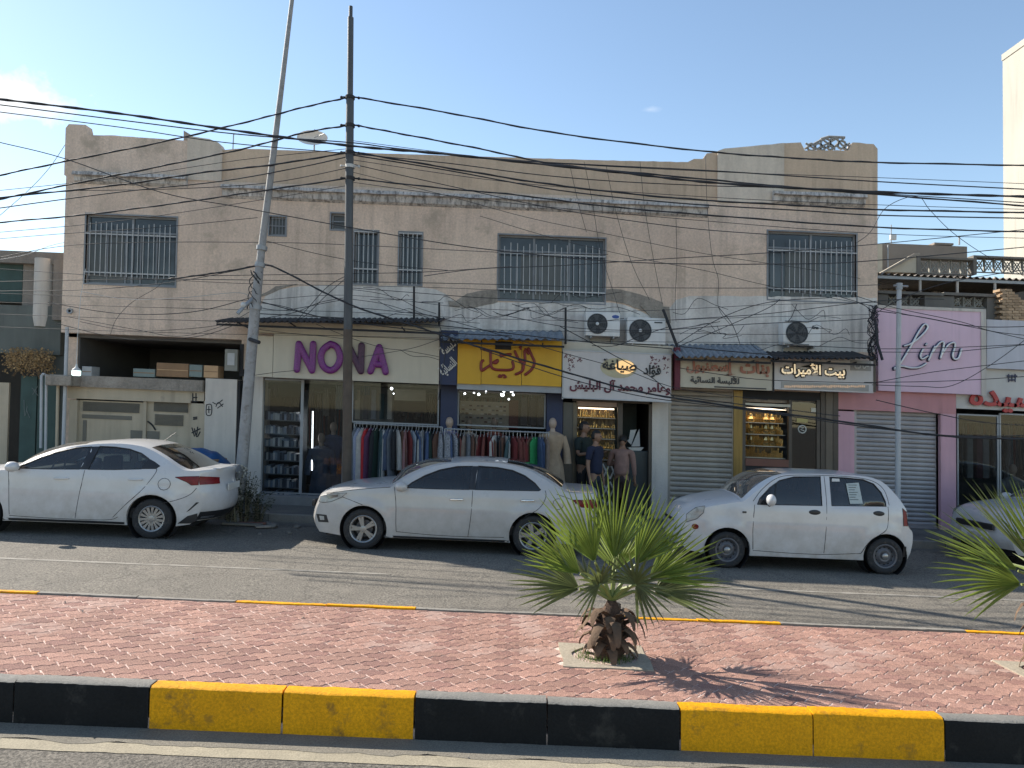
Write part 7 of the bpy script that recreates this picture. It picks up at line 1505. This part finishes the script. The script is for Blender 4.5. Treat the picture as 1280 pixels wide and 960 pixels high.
    MB().bbox(cx0-.25, cx0+.12, -W2+.15, W2-.15, .6, b0-.02, .05).build('dashboard', DASH, r, shear=False)
    MB().box(cx0-.3, cx0+2.0, -W2+.12, W2-.12, .3, .45).build('cabin_floor', DASH, r, shear=False)
    for sx in sp['seats']:
        for sg in (-1, 1):
            y = sg*.36; st_ = MB().bbox(sx-.25, sx+.25, y-.24, y+.24, .45, .62, .05); st_.bbox(sx+.18, sx+.32, y-.23, y+.23, .55, b0+.16, .05); st_.bbox(sx+.23, sx+.32, y-.12, y+.12, b0+.2, b0+.36, .04); st_.build('seat', SEAT, r, True, shear=False)
    MB().tube([(cx0+.28+.05*math.sin(k*.524), -.36+.18*math.cos(k*.524), b0-.03+.17*math.sin(k*.524)) for k in range(13)], .014, 6).build('steering_wheel', DASH, r, shear=False)
    for cx in (0, sp['wb']):
        for sg in (-1, 1): wheel(r, cx, sg*(W2-sp['tw']/2-.025), sp['R'], sp['tw'], sp['style'], sp['rim'])
    return r, YW, overlay
# --- mid size white sedan
A = CG2
kia_top = [(-.76, .30, -.10, 0), (-.80, .42, -.12, 0), (-.775, .56, -.13, 0), (-.74, .66, -.13, .01), (-.66, .78, -.13, .04), (-.40, .885, -.08, .06), (0, .95, -.02, .07), (.34, .985, -.02, .075), (.42, 1.0, -.05, .075),
    (.70, 1.16, -.16, .10), (1.02, 1.31, -.12, .08), (1.32, 1.385, -.03, .045), (1.75, 1.415, 0, .045), (2.2, 1.40, .02, .045), (2.52, 1.335, .06, .055), (2.80, 1.20, .10, .075), (3.05, 1.06, .10, .06), (3.18, 1.01, .06, .04), (3.45, 1.005, .06, .035), (3.60, .98, .10, .03), (3.61, .80, .10, 0), (3.60, .60, .12, 0), (3.58, .42, .12, 0), (3.52, .30, .10, 0)]
spk = dict(W=1.775, H=1.46, belt=.98, xf=-.80, xr=3.61, wb=2.65, R=.316, arch=.372, sill=.20, top=kia_top, paint=CW2, style='five', rim=.215, tw=.205, cabin=.55, seats=(1.15, 2.0), mirror=(.60, .965), mshape=(1.0, 1.0, .8), handle_mat=CHM, tumble=.755,
    glass=[([(.62, .985), (.73, 1.07), (.92, 1.18), (1.15, 1.275), (1.42, 1.335), (1.655, 1.352), (1.625, .995), (1.1, .985)], False, A), ([(1.75, 1.354), (2.05, 1.345), (2.3, 1.31), (2.5, 1.235), (2.66, 1.13), (2.75, 1.035), (2.72, 1.02), (2.3, 1.01), (1.72, .997)], False, A)],
    screens=[(8, 11, 'windscreen', 'c'), (13, 16, 'rear_window', 't')],
    seams=[[(.46, .99), (.50, .72), (.51, .45), (.52, .30)], [(1.685, .985), (1.675, .6), (1.64, .27)], [(2.82, 1.03), (2.83, .93), (2.74, .76), (2.52, .62)], [(.52, .30), (1.1, .27), (1.64, .265), (2.2, .28)], [(-.35, .80), (-.15, .74), (-.02, .70)], [(-.62, .84), (-.1, .93), (.40, .985)], [(3.0, .98), (3.25, .9), (3.3, .84)]],
    overlays=[('pillar_trim', [(1.655, 1.352), (1.75, 1.354), (1.72, .997), (1.625, .995)], TRIM, .001), ('window_trim', [(.52, .975), (.60, 1.01), (.66, .99), (.62, .975)], TRIM, .002),
        ('headlight', [(-.73, .70), (-.71, .79), (-.56, .84), (-.28, .865), (-.36, .795), (-.52, .72), (-.66, .69)], HDL, .006), ('fog_vent', [(-.77, .50), (-.60, .50), (-.56, .39), (-.73, .385)], TRIM, .003), ('fog_lamp', [(-.72, .48), (-.64, .48), (-.63, .42), (-.70, .415)], HDL, .006), ('taillight', [(3.24, .90), (3.60, .91), (3.60, .77), (3.40, .79)], REDL, .006), ('fuel_flap', [(3.03+.085*math.cos(k*.524), .83+.085*math.sin(k*.524)) for k in range(12)], CW2, .0025),
        ('mud_trim', [(.33, .235), (2.28, .235), (2.28, .205), (.33, .205)], TRIM, .002), ('lamp_reflector', [(-.62, .80), (-.42, .835), (-.42, .80), (-.58, .755)], mat('lamp_bowl', (.2, .2, .2), rough=.15, metal=.6, bump=0), .009)],
    rear=[('taillight', .77, .91, .995, .6, REDL, .006)],
    handles=[(1.44, .84), (2.55, .865)])
k1, YK, ov = car('parked_car', 'dusty white sedan parked in the middle with the fan palm hiding its tail', spk)
MB().bbox(-.915, -.89, -.30, .30, .42, .53, .01).build('number_plate', WT, k1, shear=False); MB().bbox(-.93, -.88, -.42, .42, .58, .68, .02).build('grille', TRIM, k1, shear=False)
MB().tube([(.50, -.5, 1.0), (.62, .0, 1.03), (.70, .4, 1.02)], .012, 6).build('wiper', TRIM, k1, shear=False); MB().bbox(1.9, 2.0, -.02, .02, 1.46, 1.475, .005).build('roof_strip', TRIM, k1, shear=False)
def place(o, px, Y, yaw=0, scale=1.0, dz=0):
    x, z = F(px, 640, Y); c = sp_half[o.name]; o.scale = (scale,)*3; o.location = (x+0, Y+c*scale, S*x+dz); o.rotation_euler = (0, math.atan(-S), yaw)
sp_half = {k1.name: 1.775/2}
place(k1, 453, 12.02)
# second copy far right
k2 = copy_tree(k1); tag(k2, 'white car front peeping out behind the right palm fronds', 'car', 'cars parked along the far kerb'); x2 = F(1232, 640, 12.9)[0]
k2.location = (x2+.85, 13.3, S*x2); k2.rotation_euler = (0, math.atan(-S), math.radians(9))
# --- silver-white fastback sedan on the left
hy_top = [(-.80, .26, -.12, 0), (-.84, .40, -.13, 0), (-.82, .56, -.13, 0), (-.74, .70, -.12, .03), (-.50, .84, -.08, .06), (0, .93, -.02, .07), (.36, .97, -.02, .075), (.46, .99, -.06, .075), (.75, 1.14, -.16, .10), (1.10, 1.30, -.12, .08), (1.42, 1.38, -.03, .045), (1.80, 1.42, 0, .045), (2.15, 1.415, .02, .045), (2.42, 1.365, .04, .045), (2.70, 1.24, .05, .05), (2.92, 1.115, .08, .045), (3.05, 1.06, .16, .03), (3.20, 1.055, .24, .03), (3.25, 1.04, .27, .02), (3.24, .90, .26, 0), (3.29, .70, .27, 0), (3.30, .52, .27, 0), (3.26, .38, .25, 0), (3.20, .28, .22, 0)]
GX = lambda x: x+2.6
sph = dict(W=1.729, H=1.47, belt=1.0, xf=-.84, xr=3.30, wb=2.60, R=.306, arch=.375, sill=.20, top=hy_top, paint=CW, style='ten', rim=.20, tw=.185, cabin=.60, seats=(1.15, 2.0), mirror=(.55, .985), mshape=(1.0, 1.0, .8), handle_mat=CW, tumble=.745, rt=.20,
    glass=[([(.50, 1.00), (.70, 1.10), (1.0, 1.245), (1.3, 1.335), (1.54, 1.362), (1.47, 1.02), (1.0, 1.005)], False, CG1), ([(1.66, 1.370), (1.9, 1.368), (2.13, 1.345), (2.33, 1.29), (2.47, 1.22), (2.40, 1.06), (2.0, 1.035), (1.60, 1.022)], False, CG1)],
    screens=[(7, 10, 'windscreen', 'c'), (13, 16, 'rear_window', 't')],
    seams=[[(.40, .98), (.44, .7), (.46, .30)], [(1.55, 1.01), (1.52, .75), (1.45, .275)], [(2.60, 1.10), (2.63, 1.02), (2.45, .75), (2.20, .50), (2.02, .31)], [(.46, .28), (1.1, .262), (1.9, .265), (2.10, .32)], [(-.30, .82), (-.1, .74), (0, .70)], [(2.75, .55), (3.0, .62), (3.15, .70), (3.22, .79)]],
    overlays=[('window_trim', [(2.47, 1.22), (2.58, 1.175), (2.68, 1.115), (2.62, 1.07), (2.40, 1.06)], TRIM, .001), ('pillar_trim', [(1.54, 1.362), (1.66, 1.370), (1.60, 1.022), (1.47, 1.02)], TRIM, .001),
        ('taillight', [(2.92, .955), (3.05, .966), (3.245, .972), (3.245, .84), (3.15, .835), (3.08, .885)], REDL, .008), ('reflector_slash', [(3.10, .42), (3.14, .44), (3.27, .57), (3.23, .57)], TRIM, .004),
        ('rear_valance', [(2.99, .245), (3.12, .36), (3.25, .40), (3.25, .29), (3.15, .24)], TRIM, .006), ('fuel_flap', [(2.77+.09*math.cos(k*.524), .845+.09*math.sin(k*.524)) for k in range(12)], CW, .003), ('headlight', [(-.74, .66), (-.70, .76), (-.45, .84), (-.16, .87), (-.28, .78), (-.5, .70)], HDL, .006), ('sill_trim', [(.36, .245), (2.2, .245), (2.2, .21), (.36, .21)], TRIM, .002)],
    rear=[('taillight', .84, .972, 1.0, .55, REDL, .008), ('rear_valance', .29, .42, .995, .02, TRIM, .008), ('exhaust_trim', .315, .345, .93, .62, CHM, .014)],
    handles=[(1.22, .875), (2.34, .90)])
h1, YH, ov = car('parked_car', 'clean white fastback sedan at the left edge with red tail lamp and rooftop aerial', sph)
MB().tube([(2.38, 0, 1.455), (2.56, 0, 1.60)], .005, 5).build('aerial', TRIM, h1, shear=False); g = MB(); g.bbox(3.36, 3.49, -.46, .46, 1.068, 1.09, .010).build('spoiler_lip', CW, h1, True, shear=False); MB().bbox(3.545, 3.565, -.27, .27, .72, .83, .008).build('number_plate', WT, h1, shear=False)
h1.name = 'parked_car'; sp_half[h1.name] = 1.729/2
xr0 = F(183.3, 650, 12.1)[0]; sc = 1.03; h1.scale = (sc,)*3; h1.rotation_euler = (0, math.atan(-S), math.radians(1.3)); h1.location = (xr0-2.6*sc, 12.1+sc*1.729/2, S*(xr0-2.6*sc))
# --- small white hatchback
mz_top = [(-.62, .28, -.09, 0), (-.66, .42, -.10, 0), (-.655, .56, -.10, 0), (-.60, .70, -.11, .02), (-.50, .80, -.10, .05), (-.30, .885, -.06, .07), (0, .955, -.02, .075), (.16, .985, -.02, .075), (.22, 1.0, -.03, .075), (.42, 1.145, -.14, .09), (.64, 1.30, -.12, .08), (.86, 1.40, -.04, .03), (1.2, 1.425, 0, .02), (1.7, 1.43, 0, .02), (2.10, 1.42, .01, .015), (2.33, 1.35, .03, .01), (2.50, 1.19, .05, 0), (2.62, 1.03, .06, 0), (2.67, .93, .07, 0), (2.69, .72, .07, 0), (2.76, .63, .08, 0), (2.77, .48, .08, 0), (2.74, .33, .07, 0)]
spm = dict(W=1.495, H=1.485, belt=.965, xf=-.66, xr=2.77, wb=2.34, R=.268, arch=.335, sill=.20, top=mz_top, paint=CW, style='steel', rim=.178, tw=.155, cabin=.40, seats=(.95, 1.75), mirror=(.60, .94), mup=.05, mshape=(.72, .8, .88), handle_mat=TRIM, handle_kind='recess', tumble=.80, ft=.22, rt=.12, seal=.008,
    glass=[([(.42, .955), (.46, 1.045), (.62, 1.205), (.78, 1.315), (1.0, 1.375), (1.40, 1.395), (1.385, .975)], False, A), ([(1.525, .98), (1.535, 1.395), (1.80, 1.390), (2.04, 1.375), (2.19, 1.32), (2.29, 1.20), (2.34, 1.07), (2.345, 1.0)], False, A)],
    screens=[(8, 11, 'windscreen', 'c'), (15, 17, 'rear_window', 't')],
    seams=[[(.38, .95), (.36, .6), (.37, .30)], [(1.455, 1.40), (1.45, .9), (1.425, .28)], [(1.97, .31), (2.10, .50), (2.33, .66), (2.37, .85), (2.37, 1.0)], [(.37, .28), (.9, .262), (1.42, .262), (1.97, .30)], [(.36, 1.0), (.50, 1.17), (.72, 1.335), (.95, 1.395), (1.45, 1.412), (1.9, 1.405), (2.19, 1.355), (2.34, 1.23), (2.39, 1.02)]],
    overlays=[('headlight', [(-.60, .64), (-.59, .76), (-.46, .87), (-.34, .90), (-.36, .80), (-.45, .70)], HDL, .006), ('side_marker', [(-.47+.05*math.cos(k*.628), .585+.04*math.sin(k*.628)) for k in range(10)], REDL, .006), ('side_repeater', [(.20, .825), (.26, .825), (.26, .85), (.20, .85)], TRIM, .004), ('taillight', [(2.60, .98), (2.66, .93), (2.685, .72), (2.61, .72)], REDL, .006), ('quarter_bar', [(.665, .965), (.69, .965), (.735, 1.28), (.715, 1.27)], TRIM, .0005), ('mud_flap', [(2.62, .42), (2.66, .42), (2.66, .26), (2.62, .26)], TRIM, .002)],
    handles=[(1.27, .875), (2.22, .895)])
m1, YM, ov = car('parked_car', 'small white five door hatchback with a paper sheet in its rear side window', spm)
PAP = mat('paper_sheet', (.42, .47, .45), rough=.7, bump=0, vs=30, var=.1); 
g = MB(); c_ = [(1.80, 1.02), (1.99, 1.03), (1.965, 1.33), (1.77, 1.31)]; g.add([(x, -(YM(x, z)+.002), z) for x, z in c_], [(0, 1, 2, 3)]); pp_ = g.build('window_paper', PAP, m1, shear=False)
tl = MB()
for k in range(7): z = 1.29-.035*k; tl.add([(1.80, -(YM(1.8, z)+.004), z-.004), (1.93-.02*(k % 3), -(YM(1.93, z)+.004), z), (1.93-.02*(k % 3), -(YM(1.93, z)+.004), z+.008), (1.80, -(YM(1.8, z)+.004), z+.004)], [(0, 1, 2, 3)])
tl.build('paper_lines', ACD, pp_, shear=False); g = MB(); g.add([(x, -(YM(x, z)+.002), z) for x, z in ((1.56, 1.33), (1.68, 1.335), (1.68, 1.375), (1.57, 1.375))], [(0, 1, 2, 3)]); g.build('window_sticker', WT, m1, shear=False)
g = MB(); g.bbox(-.10, .02, -.28, -.18, 1.08, 1.10, .005); MB().tube([(.22, -.5, 1.03), (.30, .0, 1.10), (.33, .35, 1.09)], .010, 6).build('wiper', TRIM, m1, shear=False)
MB().bbox(-.765, -.745, -.26, .26, .40, .50, .008).build('number_plate', WT, m1, shear=False); MB().bbox(-.75, -.72, -.32, .32, .62, .66, .01).build('grille', TRIM, m1, shear=False)
MB().tube([(2.5, -.3, .27), (2.76, -.3, .25)], .022, 8).build('exhaust_pipe', STL, m1, shear=False)
sc = 1.03; x0 = F(909, 690, 11.72)[0]; m1.scale = (sc,)*3; m1.rotation_euler = (0, math.atan(-S), math.radians(.2)); m1.location = (x0, 11.72+sc*1.495/2, S*x0)
for o_ in (m1, h1, k1, k2): pass
